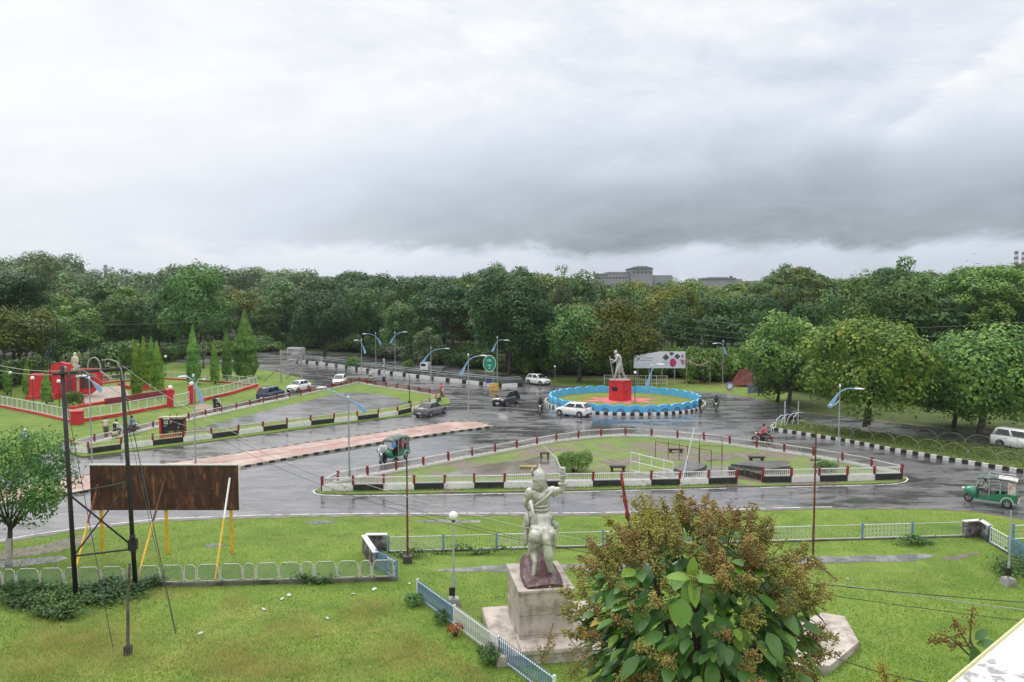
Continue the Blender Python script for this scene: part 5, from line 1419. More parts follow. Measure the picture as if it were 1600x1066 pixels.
r7 = random.Random(70)
SCRAP = pmat('paper_scrap', (.62, .62, .58), .7)
for (u, v) in ((452, 930), (441, 936), (585, 921), (551, 928), (413, 952), (512, 966), (640, 912), (495, 992), (313, 990), (1325, 905)):
    b = G(u, v, .05); m = MB(); w_ = r7.uniform(.06, .12); m.add([(-w_, -w_ * .6, 0), (w_, -w_ * .5, .02), (w_ * .8, w_ * .6, .05), (-w_ * .7, w_ * .7, .01)], [(0, 1, 2, 3)]); m.add([(-w_, -w_ * .6, .0), (w_, -w_ * .5, .02), (.0, 0, .07)], [(0, 1, 2)])
    o_ = m.build('paper_scrap', SCRAP, None, loc=tuple(b)); o_.rotation_euler = (0, 0, r7.uniform(0, 6)); tag(o_, 'small white paper scrap lying on the foreground lawn', 'litter', 'paper scraps on the lawn')
# ------------------------------------------------------------------ cars
def car_mesh_parts(L, Wd, Hh, hood, trunk, belt, cab, roof, wb, wr, pm, gm=None, name='car'):
    """x = forward. hood/trunk: heights of the ends; cab=(rear base x, front base x); roof=(rear x, front x)."""
    parts = {}
    hx = L / 2
    rear0, front0 = cab; r1, f1 = roof
    st_ = [(-hx, .80, .42, trunk * .80), (-hx + .05, .90, .30, trunk * .95), (-hx + .22, .97, .22, trunk), (rear0, 1.0, .20, belt), ((rear0 + front0) / 2, 1.0, .19, belt - .01), (front0, .99, .20, belt - .03),
           (hx - .75, .965, .21, hood), (hx - .28, .92, .22, hood - .08), (hx - .06, .84, .28, hood - .20), (hx, .70, .38, hood - .30)]
    if rear0 < -hx + .30: st_.pop(2)
    rings = []
    for x, w, zb, zt in st_:
        w = w * Wd / 2; zs = zb + (zt - zb) * .55
        rings.append([(x, -w * .90, zb), (x, -w, zb + .10), (x, -w * 1.0, zs), (x, -w * .96, zt - .07), (x, -w * .84, zt), (x, 0, zt + .025), (x, w * .84, zt), (x, w * .96, zt - .07), (x, w, zs), (x, w, zb + .10), (x, w * .90, zb)])
    m = MB(); m.loft(rings)
    # cabin frame
    wbase, wtop = Wd / 2 * .93, Wd / 2 * .74
    zb, zt = belt - .03, Hh
    def ring(z, xr, xf, w): return [(xr, -w * .92, z), (xf, -w * .90, z), (xf, w * .90, z), (xr, w * .92, z)]
    k = .90
    rr = [ring(zb, rear0, front0, wbase), ring(zb + (zt - zb) * k, rear0 + (r1 - rear0) * k, front0 + (f1 - front0) * k, wbase + (wtop - wbase) * k),
          ring(zt, r1 + .12, f1 - .18, wtop * .93)]
    m.loft(rr)
    parts['body'] = (m.mesh('body', [pm], True, .0), None)
    bm = bmesh.new(); bm.from_mesh(parts['body'][0])
    es = [e for e in bm.edges if len(e.link_faces) == 2 and e.calc_face_angle(0) > .55]
    bmesh.ops.bevel(bm, geom=es, offset=.035, segments=2, affect='EDGES', clamp_overlap=True); bm.to_mesh(parts['body'][0]); bm.free()
    parts['body'][0].polygons.foreach_set('use_smooth', [True] * len(parts['body'][0].polygons))
    # glass
    def pt(xf_, s, zf):          # cabin surface point: xf_ along, s side, zf height fraction
        xr = rear0 + (r1 - rear0) * zf; xfr = front0 + (f1 - front0) * zf; w = wbase + (wtop - wbase) * zf
        return Vector((xr + (xfr - xr) * xf_, s * w * (.92 - .02 * xf_), zb + (zt - zb) * zf))
    wins = []
    e = .012
    for s in (-1, 1):
        for a, b_ in ((.06, .44), (.50, .93)):
            g = MB(); q = [pt(a + .02, s, .14), pt(b_ - (0 if b_ < .9 else .01), s, .14), pt(min(b_, .90), s, .84), pt(max(a, .10), s, .84)]
            o_ = Vector((0, s * e, 0)); g.loft([[p - o_ * 3 for p in q], [p + o_ for p in q]]); wins.append(('side_window', g))
    for nm, xf_, dx_ in (('windscreen', 1.0, 1), ('rear_window', 0.0, -1)):
        g = MB(); q = [pt(xf_, -.88, .12), pt(xf_, .88, .12), pt(xf_, .86, .86), pt(xf_, -.86, .86)]
        o_ = Vector((dx_ * e, 0, e)); g.loft([[p - o_ * 3 for p in q], [p + o_ for p in q]]); wins.append((nm, g))
    parts['_wins'] = wins
    parts['_wheels'] = [(x, s * (Wd / 2 - .07), wr) for x in (wb / 2 + .05, -wb / 2 + .05) for s in (-1, 1)]
    parts['_lights'] = [(hx - .12, s * Wd * .34, hood - .22) for s in (-1, 1)], [(-hx + .05, s * Wd * .37, trunk - .16) for s in (-1, 1)]
    parts['_dims'] = (L, Wd, Hh, hood, trunk, belt, front0)
    return parts
WHEELM = None
def wheel_meshes(r, w=.19):
    a = MB(); a.lathe([(r * .60, -w / 2), (r * .94, -w / 2), (r, -w / 2 + .03), (r, w / 2 - .03), (r * .94, w / 2), (r * .60, w / 2)], n=22, axis='Y')
    b = MB(); b.lathe([(.03, -w / 2 - .008), (r * .50, -w / 2 + .005), (r * .64, -w / 2 - .004), (r * .64, w / 2 + .004), (r * .5, w / 2 - .005), (.03, w / 2 + .008)], n=18, axis='Y')
    for k in range(5):
        t = 2 * pi * k / 5
        for s in (-1, 1): b.box((r * .33 * sin(t), s * (w / 2 + .006), r * .33 * cos(t)), (.07, .02, r * .5), 0, 0, 0, t)
    return a.mesh('tyre', [RUB], True), b.mesh('rim', [RIM])
def make_car(label, cat, spec, pm, near_f, near_r, side, name='parked_car', group='cars on the roads', rider=None, z=.012):
    """near_f/near_r: photo pixels of the front and rear wheel contacts on the visible side; side=+1 if that side is the car's left."""
    L, Wd, Hh, hood, trunk, belt, cab, roof, wb, wr = spec
    f, r = G(*near_f), G(*near_r); d = f - r; ang = atan2(d.y, d.x); dn = d.normalized(); lft = Vector((-dn.y, dn.x, 0))
    c = (f + r) / 2 - lft * side * (Wd / 2 - .05)
    t = thing(name, label, cat, (c.x, c.y, z), ang, group)
    P = car_mesh_parts(*spec, pm)
    link_mesh('body', P['body'][0], t)
    for nm, g in P['_wins']: g.build(nm, GLASS, t)
    ty, ri = wheel_meshes(wr)
    arch = MB(); arch.lathe([(.02, -.012), (wr * 1.18, -.012), (wr * 1.18, .012), (.02, .012)], n=20, axis='Y'); am = arch.mesh('wheel_arch', [BLKP])
    for x, y, rr in P['_wheels']:
        w = link_mesh('wheel', ty, t, (x, y, rr)); link_mesh('rim', ri, w)
        link_mesh('wheel_arch', am, t, (x, (1 if y > 0 else -1) * (Wd / 2 - .004), rr + .02))
    fl, rl = P['_lights']
    for x, y, zz in fl: b = MB(); b.ball((0, 0, 0), .13, 10, sz=.6); b.build('headlight', HEADL, t, loc=(x, y, zz), smooth=True)
    for x, y, zz in rl: b = MB(); b.box((0, 0, 0), (.12, .18, .15)); b.build('tail_light', TAILL, t, bevel=.03, loc=(x, y, zz))
    b = MB(); b.box((L / 2 - .06, 0, .36), (.20, Wd * .70, .20)); b.build('front_bumper', BLKP, t, bevel=.04)
    b = MB(); b.box((-L / 2 + .07, 0, .33), (.20, Wd * .82, .16)); b.build('rear_bumper', BLKP, t, bevel=.04)
    b = MB(); b.box((L / 2 + .045, 0, .40), (.02, .46, .11)); b.box((-L / 2 - .03, 0, .50), (.02, .46, .11)); b.build('number_plate', PLATE, t)
    b = MB(); b.box((L / 2 - .03, 0, hood - .34), (.12, Wd * .46, .10)); b.build('grille', BLKP, t, bevel=.02)
    for s in (-1, 1): b = MB(); b.box((0, 0, 0), (.12, .20, .13)); b.build('wing_mirror', pm, t, bevel=.03, loc=(P['_dims'][6] - .35, s * (Wd / 2 + .06), belt + .06))
    for s in (-1, 1):
        b = MB()
        for x in (.05, -.85 if cab[0] < -1.2 else -.75, .92): b.box((x, s * (Wd / 2 + .0005), (belt + .28) / 2 + .05), (.012, .006, belt - .34))
        b.build('door_gap', BLKP, t)
    return t
HATCH = (3.75, 1.66, 1.50, .93, 1.00, .98, (-1.80, 1.02), (-1.38, .22), 2.42, .31)
SEDAN = (4.30, 1.72, 1.46, .93, 1.02, .97, (-1.45, 1.05), (-.80, .25), 2.60, .31)
SUVS = (4.00, 1.78, 1.66, 1.06, 1.10, 1.08, (-1.90, 1.05), (-1.62, .40), 2.55, .35)
MPV = (4.40, 1.74, 1.66, 1.00, 1.05, 1.04, (-2.10, 1.30), (-1.82, .45), 2.74, .32)
OLD = (3.85, 1.56, 1.44, .94, .96, .96, (-1.35, 1.00), (-1.0, .30), 2.30, .29)
make_car('white hatchback turning left beside the blue scalloped wall of the roundabout', 'car', HATCH, PW, (876, 650), (905, 653), 1, 'white_hatchback')
make_car('white hatchback facing right by the wood left of the roundabout', 'car', HATCH, PW, (844.5, 603), (825, 600.5), -1, 'white_hatchback')
make_car('black compact car facing left in the middle of the junction', 'car', (3.85, 1.72, 1.60, 1.0, 1.05, 1.03, (-1.82, 1.05), (-1.5, .35), 2.45, .33), PK, (791, 635.5), (809, 631), 1, 'black_car')
make_car('grey saloon car passing the right end of the western island', 'car', SEDAN, PG, (693.5, 647.5), (672.5, 652.8), -1, 'grey_saloon')
make_car('dark blue car in the lane behind the dark red railing', 'car', SUVS, PB, (447, 621.5), (419, 628.5), -1, 'blue_car')
make_car('cream white old hatchback facing left at the lane mouth', 'car', OLD, PW, (463, 614), (485, 609.5), 1, 'white_hatchback')
make_car('white car seen end-on at the north tip of the western island', 'car', HATCH, PW, (519, 604), (525, 600), -1, 'white_hatchback')
make_car('silver white people carrier driving off at the right edge', 'car', MPV, PW, (1612, 708), (1566, 700.5), -1, 'white_people_carrier')

# far vehicles behind the striped barrier
def place(u, v): return G(u, v)
def far_bus(label, u, v, L, Hh, ang, mat, name, cat):
    b = place(u, v); t = thing(name, label, cat, (b.x, b.y, .012), ang)
    m = MB(); m.box((0, 0, Hh / 2 + .12), (L, 1.6, Hh - .24)); m.build('body', mat, t, bevel=.12)
    for s in (-1, 1):
        m = MB(); m.box((0, s * .805, Hh * .66), (L * .86, .03, Hh * .24)); m.build('side_window', GLASS, t)
    m = MB(); m.box((L / 2 + .005, 0, Hh * .64), (.03, 1.35, Hh * .3)); m.build('windscreen', GLASS, t)
    ty, ri = wheel_meshes(.30, .2)
    for x in (-L * .32, L * .32):
        for s in (-1, 1): w = link_mesh('wheel', ty, t, (x, s * .72, .30)); link_mesh('rim', ri, w)
    for s in (-1, 1): m = MB(); m.box((L / 2 + .01, s * .85, .75), (.05, .3, .2)); m.build('headlight', HEADL, t)
far_bus('white van far up the road just right of the slatted hoarding', 463, 556, 3.4, 1.75, radians(165), PW, 'white_van', 'van')
b = place(675, 583); t = thing('pickup_truck', 'small pale pickup truck on the service road behind the striped barrier', 'truck', (b.x, b.y, .012), radians(165))
m = MB(); m.box((-.9, 0, .78), (2.5, 1.6, .5)); m.build('load_bed', pmat('grey_green_metal', (.16, .20, .17), .5), t, bevel=.04)
m = MB(); m.box((1.1, 0, 1.1), (1.4, 1.6, 1.35)); m.build('cab', PW, t, bevel=.12)
m = MB(); m.box((1.81, 0, 1.35), (.03, 1.3, .5)); m.build('windscreen', GLASS, t)
for s in (-1, 1): m = MB(); m.box((1.2, s * .805, 1.35), (.8, .03, .42)); m.build('side_window', GLASS, t)
ty, ri = wheel_meshes(.32, .2)
for x in (-1.4, 1.1):
    for s in (-1, 1): w = link_mesh('wheel', ty, t, (x, s * .72, .32)); link_mesh('rim', ri, w)

# ------------------------------------------------------------------ electric rickshaws
C_WHITE0 = pmat('white_roof_sheet', (.62, .62, .60), .6, var=.25, vscale=5)
def rickshaw(label, f_px, r_px, side, poster=False, roofload=True):
    f, r = G(*f_px), G(*r_px); d = f - r; ang = atan2(d.y, d.x); dn = d.normalized(); lft = Vector((-dn.y, dn.x, 0))
    Wd = 1.08; c = r + dn * .0 - lft * side * (Wd / 2 - .06)
    t = thing('electric_rickshaw', label, 'rickshaw', (c.x, c.y, .012), ang, 'green electric rickshaws')
    # x forward, rear axle at 0, front wheel at 2.05
    m = MB(); m.box((.72, 0, .38), (2.10, .98, .10)); m.build('floor', RG, t, bevel=.02)
    for s in (-1, 1):
        m = MB(); m.xprism([(0, 0)] * 0 or [(-.35, .42), (.95, .42), (.95, .72), (.55, .80), (-.35, .86)], -.02, .02, Matrix(((0, 1, 0, 0), (1, 0, 0, s * .52), (0, 0, 1, 0), (0, 0, 0, 1)))); m.build('side_panel', RG, t)
        m = MB(); m.loft([[(.34 * cos(a_) , s * y_, .34 + .36 * sin(a_)) for a_ in [pi * k / 10 for k in range(11)]] + [(.27 * cos(a_), s * y_, .34 + .29 * sin(a_)) for a_ in [pi * (10 - k) / 10 for k in range(11)]] for y_ in (.40, .60)]); m.build('mudguard', PS, t)
    m = MB(); m.box((-.42, 0, .62), (.20, 1.06, .50)); m.box((-.50, 0, .38), (.12, 1.0, .14)); m.build('rear_panel', RG, t, bevel=.03)
    m = MB(); m.box((-.56, 0, .42), (.10, 1.10, .12)); m.build('rear_bumper', PS, t, bevel=.02)
    for s in (-1, 1): m = MB(); m.box((-.53, s * .42, .62), (.05, .14, .16)); m.build('tail_light', TAILL, t, bevel=.01)
    # nose cowl
    rings = []
    for x, w, z0, z1 in ((1.60, .44, .34, 1.02), (1.82, .42, .36, 1.04), (2.05, .33, .52, 1.00), (2.25, .22, .60, .92), (2.34, .10, .66, .84)):
        rings.append([(x, -w, z0 + .05), (x, -w, (z0 + z1) / 2), (x, -w * .8, z1 - .04), (x, 0, z1), (x, w * .8, z1 - .04), (x, w, (z0 + z1) / 2), (x, w, z0 + .05), (x, 0, z0)])
    m = MB(); m.loft(rings); m.build('front_cowl', RG, t, smooth=True)
    m = MB(); m.ball((2.33, 0, .80), .10, 12); m.build('headlight', HEADL, t, smooth=True)
    m = MB(); m.add([(1.66, -.46, 1.02), (1.66, .46, 1.02), (1.48, .44, 1.62), (1.48, -.44, 1.62)], [(0, 1, 2, 3)]); m.build('windscreen', pmat('clear_glass', (.35, .40, .42), .1), t)
    for s in (-1, 1):
        for (x0_, z0_), (x1_, z1_) in (((1.66, 1.0), (1.47, 1.66)), ((.95, .45), (.93, 1.66)), ((.38, .6), (.36, 1.68)), ((-.40, .8), (-.40, 1.66))):
            m = MB(); m.tube([(x0_, s * .49, z0_), (x1_, s * .47, z1_)], .024, 6); m.build('pillar', PS, t)
    m = MB()                                 # curved canopy
    rr = []
    for x, z, w in ((-.52, 1.62, .50), (-.48, 1.70, .54), (-.1, 1.76, .56), (.7, 1.78, .56), (1.35, 1.74, .54), (1.60, 1.66, .50)):
        rr.append([(x, -w, z - .10), (x, -w * .95, z - .02), (x, -w * .5, z + .04), (x, 0, z + .06), (x, w * .5, z + .04), (x, w * .95, z - .02), (x, w, z - .10), (x, 0, z - .03)])
    m.loft(rr); m.build('roof', pmat('worn_green_canopy', (.06, .10, .085), .5, var=.5, vscale=3, stain=(2.2, .5, .6, (.45, .46, .45), .7 if poster else .25)), t, smooth=True)
    if poster:
        m = MB(); m.loft([[(x, y, z + .075 - .10 * abs(y) * abs(y) / .3 + dz_) for y in (-.50, -.25, 0, .25, .50)] + [(x, y, z + .055 - .10 * y * y / .3 + dz_) for y in (.50, .25, 0, -.25, -.50)] for x, z, dz_ in ((-.50, 1.70, 0), (-.1, 1.76, .015), (.2, 1.77, .0), (.48, 1.775, .02))]); m.build('roof_sheet', C_WHITE0, t)
    if roofload:
        m = MB(); m.tube([(-.35, -.45, 1.90), (1.0, -.45, 1.92), (1.0, .45, 1.92), (-.35, .45, 1.90), (-.35, -.45, 1.90)], .02, 5); m.tube([(.3, -.45, 1.91), (.3, .45, 1.91)], .018, 5)
        for p in ((-.35, -.45), (1.0, -.45), (1.0, .45), (-.35, .45)): m.tube([(p[0], p[1], 1.72), (p[0], p[1], 1.92)], .015, 4)
        m.build('roof_rack', PS, t)
    m = MB(); m.box((-.05, 0, .62), (.42, .95, .30)); m.box((-.28, 0, .95), (.10, .95, .52)); m.build('rear_seat', REDF if not poster else BLKP, t, bevel=.04)
    m = MB(); m.box((.80, 0, .62), (.32, .95, .28)); m.box((.98, 0, .90), (.08, .95, .42)); m.build('front_seat', pmat('seat_brown', (.10, .05, .03), .6), t, bevel=.04)
    for s in (-1, 1):
        m = MB(); m.add([(-.42, s * .515, .86), (-.02, s * .515, .86), (-.02, s * .505, 1.60), (-.42, s * .505, 1.60)], [(0, 1, 2, 3)])
        m.box((-.22, s * .51, 1.23), (.40, .012, .74)); m.build('side_sheet', pmat('poster_white', (.62, .60, .58), .4, var=.25, vscale=4, stain=(2.6, .52, .6, (.50, .16, .14), .8)) if poster else pmat('clear_plastic_sheet', (.14, .15, .15), .2, var=.5, vscale=3), t)
    ty, ri = wheel_meshes(.27, .10)
    for p in ((0, -.48), (0, .48), (2.05, 0)):
        w = link_mesh('wheel', ty, t, (p[0], p[1], .27)); link_mesh('rim', ri, w)
    m = MB(); m.tube([(2.05, -.09, .27), (1.86, -.07, .85)], .02, 5); m.tube([(2.05, .09, .27), (1.86, .07, .85)], .02, 5); m.tube([(1.55, -.30, 1.12), (1.72, 0, 1.08), (1.55, .30, 1.12)], .018, 5); m.build('handlebar', BLKP, t)
    return t
rkA = rickshaw('green electric rickshaw with dark canopy heading left beyond the triangular island', (609, 725), (634, 717), 1)
rkB = rickshaw('green electric rickshaw with white poster sheet on the near road at the right edge', (1519.5, 787.5), (1573, 795), 1, poster=True)

# ------------------------------------------------------------------ two-wheelers
def motorbike(label, u, v, head, paintm, scooter=False, name='motorcycle', z=.012, group='motorcycles and scooters on the roads', flat=None):
    """head: photo pixel offset (du, dv) the front points to"""
    b = G(u, v); q = G(u + head[0], v + head[1]); d = q - b; ang = atan2(d.y, d.x)
    t = thing(name, label, 'scooter' if scooter else 'motorcycle', (b.x, b.y, z), ang, group)
    wr = .24 if scooter else .30; wbx = .62
    for x in (wbx, -wbx):
        m = MB(); m.torus((0, 0, 0), wr - .045, .05, 'Y', 20, 8); w = m.build('wheel', RUB, t, smooth=True, loc=(x, 0, wr))
        m = MB(); m.lathe([(.01, -.02), (wr * .72, -.012), (wr * .72, .012), (.01, .02)], n=14, axis='Y'); m.build('rim', RIM, w)
    m = MB()
    if scooter:
        rings = [[(x, -w, z0), (x, -w, z1 - .05), (x, 0, z1), (x, w, z1 - .05), (x, w, z0)] for x, w, z0, z1 in ((-.85, .08, .45, .68), (-.6, .16, .34, .76), (-.2, .17, .30, .74), (.0, .15, .22, .45), (.35, .15, .22, .32), (.48, .20, .22, .85), (.58, .16, .30, .92))]
        m.loft(rings); m.build('body', paintm, t, smooth=True)
    else:
        m.tube([(wbx - .06, 0, .85), (.1, 0, .55), (-.45, 0, .60)], .05, 6); m.box((-.02, 0, .42), (.40, .26, .34)); m.tube([(-wbx, .08, .30), (-.05, .10, .35)], .03, 6)
        m.tube([(-wbx - .15, -.12, .34), (.15, -.12, .26)], .045, 6); m.build('frame', BLKP, t)
        m = MB(); rings = [[(x, w * cos(a_), z_ + h_ * sin(a_)) for a_ in [2 * pi * k / 10 for k in range(10)]] for x, w, z_, h_ in ((-.12, .06, .82, .06), (.0, .13, .86, .11), (.22, .15, .89, .13), (.38, .09, .86, .08))]
        m.loft(rings); m.build('fuel_tank', paintm, t, smooth=True)
        m = MB(); m.box((-.72, 0, .66), (.36, .16, .14)); m.build('tail_fairing', paintm, t, bevel=.04)
    m = MB(); m.box((-.35, 0, .80), (.72, .24, .09)); m.build('seat', BLKP, t, bevel=.03)
    m = MB()
    for s in (-1, 1): m.tube([(wbx, s * .07, wr), (wbx - .18, s * .07, .92)], .022, 6)
    m.tube([(.28, -.34, 1.02), (.42, -.1, 1.0), (.42, .1, 1.0), (.28, .34, 1.02)], .018, 6); m.build('handlebar', RIM, t)
    m = MB(); m.ball((0, 0, 0), .10, 10); m.build('headlight', HEADL, t, smooth=True, loc=(.55, 0, .88))
    for s in (-1, 1): m = MB(); m.tube([(.34, s * .28, 1.02), (.36, s * .33, 1.18)], .01, 4); m.ball((.36, s * .36, 1.2), .06, 8, sz=.7); m.build('mirror', BLKP, t)
    m = MB(); m.box((-.92, 0, .60), (.03, .12, .07)); m.build('tail_light', TAILL, t)
    m = MB(); m.loft([[(.0 + (wr + .03) * cos(a_), y_, (wr + .03) * sin(a_)) for a_ in [pi * k / 8 for k in range(9)]] + [((wr + .01) * cos(a_), y_, (wr + .01) * sin(a_)) for a_ in [pi * (8 - k) / 8 for k in range(9)]] for y_ in (-.06, .06)]); m.build('mudguard', paintm, t, loc=(wbx, 0, wr))
    t['_ang'] = ang
    return t
SKIN = pmat('brown_skin', (.17, .085, .05), .55); HAIR = pmat('black_hair', (.012, .010, .010), .5)
def cloth(n, c): return pmat(n, c, .85, var=.18, vscale=6)
C_WHITE = cloth('white_shirt', (.66, .66, .64)); C_CREAM = cloth('cream_shirt', (.60, .55, .42)); C_BLUE = cloth('blue_shirt', (.14, .22, .50)); C_LB = cloth('light_blue_shirt', (.35, .44, .58))
C_PINK = cloth('pink_top', (.62, .16, .18)); C_DARK = cloth('dark_jacket', (.03, .03, .035)); C_TROU = cloth('dark_trousers', (.025, .026, .035)); C_GREY = cloth('grey_trousers', (.12, .12, .13)); C_TAN = cloth('tan_trousers', (.28, .24, .17))
H_WHITE = pmat('white_helmet_shell', (.7, .7, .7), .25); H_BLACK = pmat('black_helmet_shell', (.02, .02, .02), .2)
def fingers(mb, wrist, direction, r=.011, ln=.075, s=1):
    d = Vector(direction).normalized(); up = Vector((0, 0, 1)); sd = d.cross(up).normalized()
    for k in range(4):
        p = wrist + sd * (.03 - .02 * k); l_ = ln * (.85, 1, .95, .75)[k]
        mb.tube([p, p + d * l_ * .5 + up * -.008, p + d * l_ * .75 + up * -.04], [r, r * .95, r * .8], 5, 3)
    p = wrist + sd * .035 * s; mb.tube([p - d * .04, p + sd * s * .03 - d * .01, p + sd * s * .035 + d * .02], [r * 1.1, r, r * .8], 5, 3)
POSES = {}
def person_mesh(pose, shirt, trou, shoe=None):
    key = pose
    if key not in POSES:
        # x forward, z up; seated rider has the seat at z=.84
        if pose == 'ride':
            J = dict(pel=(-.28, 0, .93), ch=(-.18, 0, 1.32), nk=(-.15, 0, 1.46), hd=(-.11, 0, 1.60), sh=(-.17, .19, 1.38), el=(.0, .27, 1.16), ha=(.27, .31, 1.07), hip=(-.26, .10, .90), kn=(.12, .22, .82), an=(-.04, .19, .42), to=(.10, .20, .36))
        elif pose == 'ride_upright':
            J = dict(pel=(-.62, 0, .96), ch=(-.57, 0, 1.35), nk=(-.56, 0, 1.49), hd=(-.53, 0, 1.63), sh=(-.57, .19, 1.41), el=(-.50, .26, 1.16), ha=(-.32, .22, 1.02), hip=(-.60, .10, .93), kn=(-.24, .26, .86), an=(-.36, .23, .48), to=(-.22, .25, .42))
        elif pose == 'sit':
            J = dict(pel=(0, 0, .10), ch=(.05, 0, .50), nk=(.06, 0, .64), hd=(.09, 0, .78), sh=(.04, .19, .56), el=(.14, .25, .32), ha=(.40, .20, .30), hip=(.02, .10, .08), kn=(.42, .12, .12), an=(.48, .12, -.30), to=(.60, .13, -.36))
        elif pose == 'walk':
            J = dict(pel=(0, 0, .95), ch=(.02, 0, 1.32), nk=(.03, 0, 1.46), hd=(.05, 0, 1.60), sh=(.02, .19, 1.38), el=(-.02, .25, 1.12), ha=(.10, .25, .90), hip=(0, .09, .90), kn=(.10, .10, .50), an=(-.06, .10, .09), to=(.10, .11, .04))
        A = {k: Vector(v) for k, v in J.items()}
        def mir(p): return Vector((p.x, -p.y, p.z))
        bones = [(A['pel'], A['ch'], .145, .17, 0), (A['ch'], A['nk'], .16, .065, 0), (A['nk'], A['hd'], .058, .06, 2), (A['hd'] + Vector((0, 0, .01)), A['hd'] + Vector((0, 0, .09)), .085, .095, 2),
                 (A['hd'] + Vector((.08, 0, .02)), A['hd'] + Vector((.10, 0, .0)), .018, .016, 2), (A['sh'], mir(A['sh']), .075, .075, 0), (A['pel'] + Vector((0, .07, -.02)), A['pel'] + Vector((0, -.07, -.02)), .14, .14, 1)]
        for f, sgn in ((lambda p: p, 1), (mir, -1)):
            kn, an, to, el, ha = A['kn'], A['an'], A['to'], A['el'], A['ha']
            if pose == 'walk' and sgn < 0: kn, an, to = kn + Vector((-.04, 0, 0)), an + Vector((-.22, 0, .03)), to + Vector((-.20, 0, .0)); 
            if pose == 'walk' and sgn < 0: ha = ha + Vector((-.2, 0, .02))
            bones += [(f(A['sh']), f(el), .062, .05, 0), (f(el), f(ha), .045, .03, 2 if sgn * 0 else 0), (f(ha), f(ha) + (ha - el).normalized() * .05, .032, .036, 2),
                      (f(A['hip']), f(kn), .095, .065, 1), (f(kn), f(an), .062, .042, 1), (f(an) + Vector((-.02, 0, -.03)), f(to), .045, .034, 3)]
            for s2 in (-1, 1): bones.append((A['hd'] + Vector((.0, sgn * .092, .03)), A['hd'] + Vector((-.01, sgn * .098, .06)), .016, .016, 2))
        bones = [(tuple(a), tuple(b_), ra, rb, mi) for a, b_, ra, rb, mi in bones]
        me = remesh(bones, .024, [MATS['blank0'], MATS['blank1'], SKIN, RUB], 'body', 1)
        # fingers, eyes and mouth join the same mesh
        mb = MB()
        for sgn in (1, -1):
            ha, el = A['ha'].copy(), A['el'].copy(); ha.y *= sgn; el.y *= sgn
            if pose == 'walk' and sgn < 0: ha += Vector((-.2, 0, .02))
            dd = (ha - el).normalized(); fingers(mb, ha + dd * .065, dd, s=sgn)
            mb.ball(A['hd'] + Vector((.088, sgn * .032, .055)), .012, 6, 4)
        mb.box(tuple(A['hd'] + Vector((.092, 0, -.025))), (.012, .045, .01), mi=4)
        m2 = mb.mesh('x', [SKIN] * 3 + [SKIN, HAIR])
        bm = bmesh.new(); bm.from_mesh(me)
        nf = len(bm.faces); bm.from_mesh(m2); bm.faces.ensure_lookup_table()
        for f_ in list(bm.faces)[nf:]: f_.material_index = 4 if f_.material_index == 4 else 2
        bm.to_mesh(me); bm.free()
        while len(me.materials) < 5: me.materials.append(HAIR)
        POSES[key] = (me, A)
    me, A = POSES[key]
    m3 = me.copy(); m3.name = 'body'
    m3.materials[0] = shirt; m3.materials[1] = trou; m3.materials[2] = SKIN; m3.materials[3] = shoe or RUB; m3.materials[4] = HAIR
    return m3, A
pmat('blank0', (.5, .5, .5)); pmat('blank1', (.4, .4, .4))
def person(label, loc, rz, pose, shirt, trou, helmet=None, cap=True, group=None, backpack=None):
    me, A = person_mesh(pose, shirt, trou)
    t = thing('person', label, 'person', loc, rz, group)
    link_mesh('body', me, t)
    hd = A['hd']
    m = MB()
    if helmet: m.lathe([(.105, -.03), (.128, .03), (.125, .10), (.095, .165), (.03, .19)], tuple(hd + Vector((-.015, 0, .0))), 14); m.build('helmet', helmet, t, smooth=True)
    else: m.lathe([(.085, .035), (.103, .07), (.10, .12), (.07, .165), (.02, .178)], tuple(hd + Vector((-.018, 0, .0))), 14); m.build('hair', HAIR, t, smooth=True)
    if backpack: b = MB(); b.box(tuple(A['ch'] + Vector((-.22, 0, -.12))), (.18, .30, .42)); b.build('backpack', backpack, t, bevel=.05)
    return t
def on_bike(label, bike, shirt, trou, helmet=None, pose='ride', group=None, backpack=None):
    return person(label, tuple(bike.location), bike['_ang'], pose, shirt, trou, helmet, group=group, backpack=backpack)
R_B = paint('red_tank_paint', (.35, .01, .012)); CRM = paint('cream_scooter_paint', (.52, .48, .40))
b = motorbike('motorcycle with black tank in front of the nearer green rickshaw', 598, 726, (-4, 4), PK)
on_bike('rider in white shirt and dark trousers beside the green rickshaw on the middle road', b, C_WHITE, C_TROU)
b = motorbike('black motorcycle heading right in the lane below the park gate', 340, 643, (8, -2.5), PK)
on_bike('rider in white shirt and black trousers in the lane below the park gate', b, C_WHITE, C_TROU); on_bike('pillion passenger in dark jacket in the lane below the park gate', b, C_DARK, C_TROU, pose='ride_upright')
b = motorbike('dull green motorcycle, leftmost of three beside the park fence corner', 166, 681, (3, -5), pmat('olive_paint', (.07, .08, .04), .4))
on_bike('rider in cream shirt, leftmost of three beside the park fence corner', b, C_CREAM, C_TAN)
b = motorbike('cream scooter at the left end of the western island', 184, 685, (7, -2.2), CRM, True, 'scooter')
on_bike('scooter rider in white shirt with black backpack at left end of western island', b, C_WHITE, C_GREY, backpack=C_DARK)
b = motorbike('dark motorcycle right behind the black pole frame by the lane railing', 208, 679, (8, -2.4), PK)
on_bike('rider in bright blue shirt behind the right leg of the black pole frame', b, C_BLUE, C_GREY)
b = motorbike('motorcycle above the leafy tree at the left edge', 41, 703, (5, -4), PK)
on_bike('rider in light blue shirt and white helmet above the left-edge leafy tree', b, C_LB, C_GREY, H_WHITE)
b = motorbike('dark motorcycle rounding the east tip of the western island', 690, 620.5, (6, 2.5), R_B)
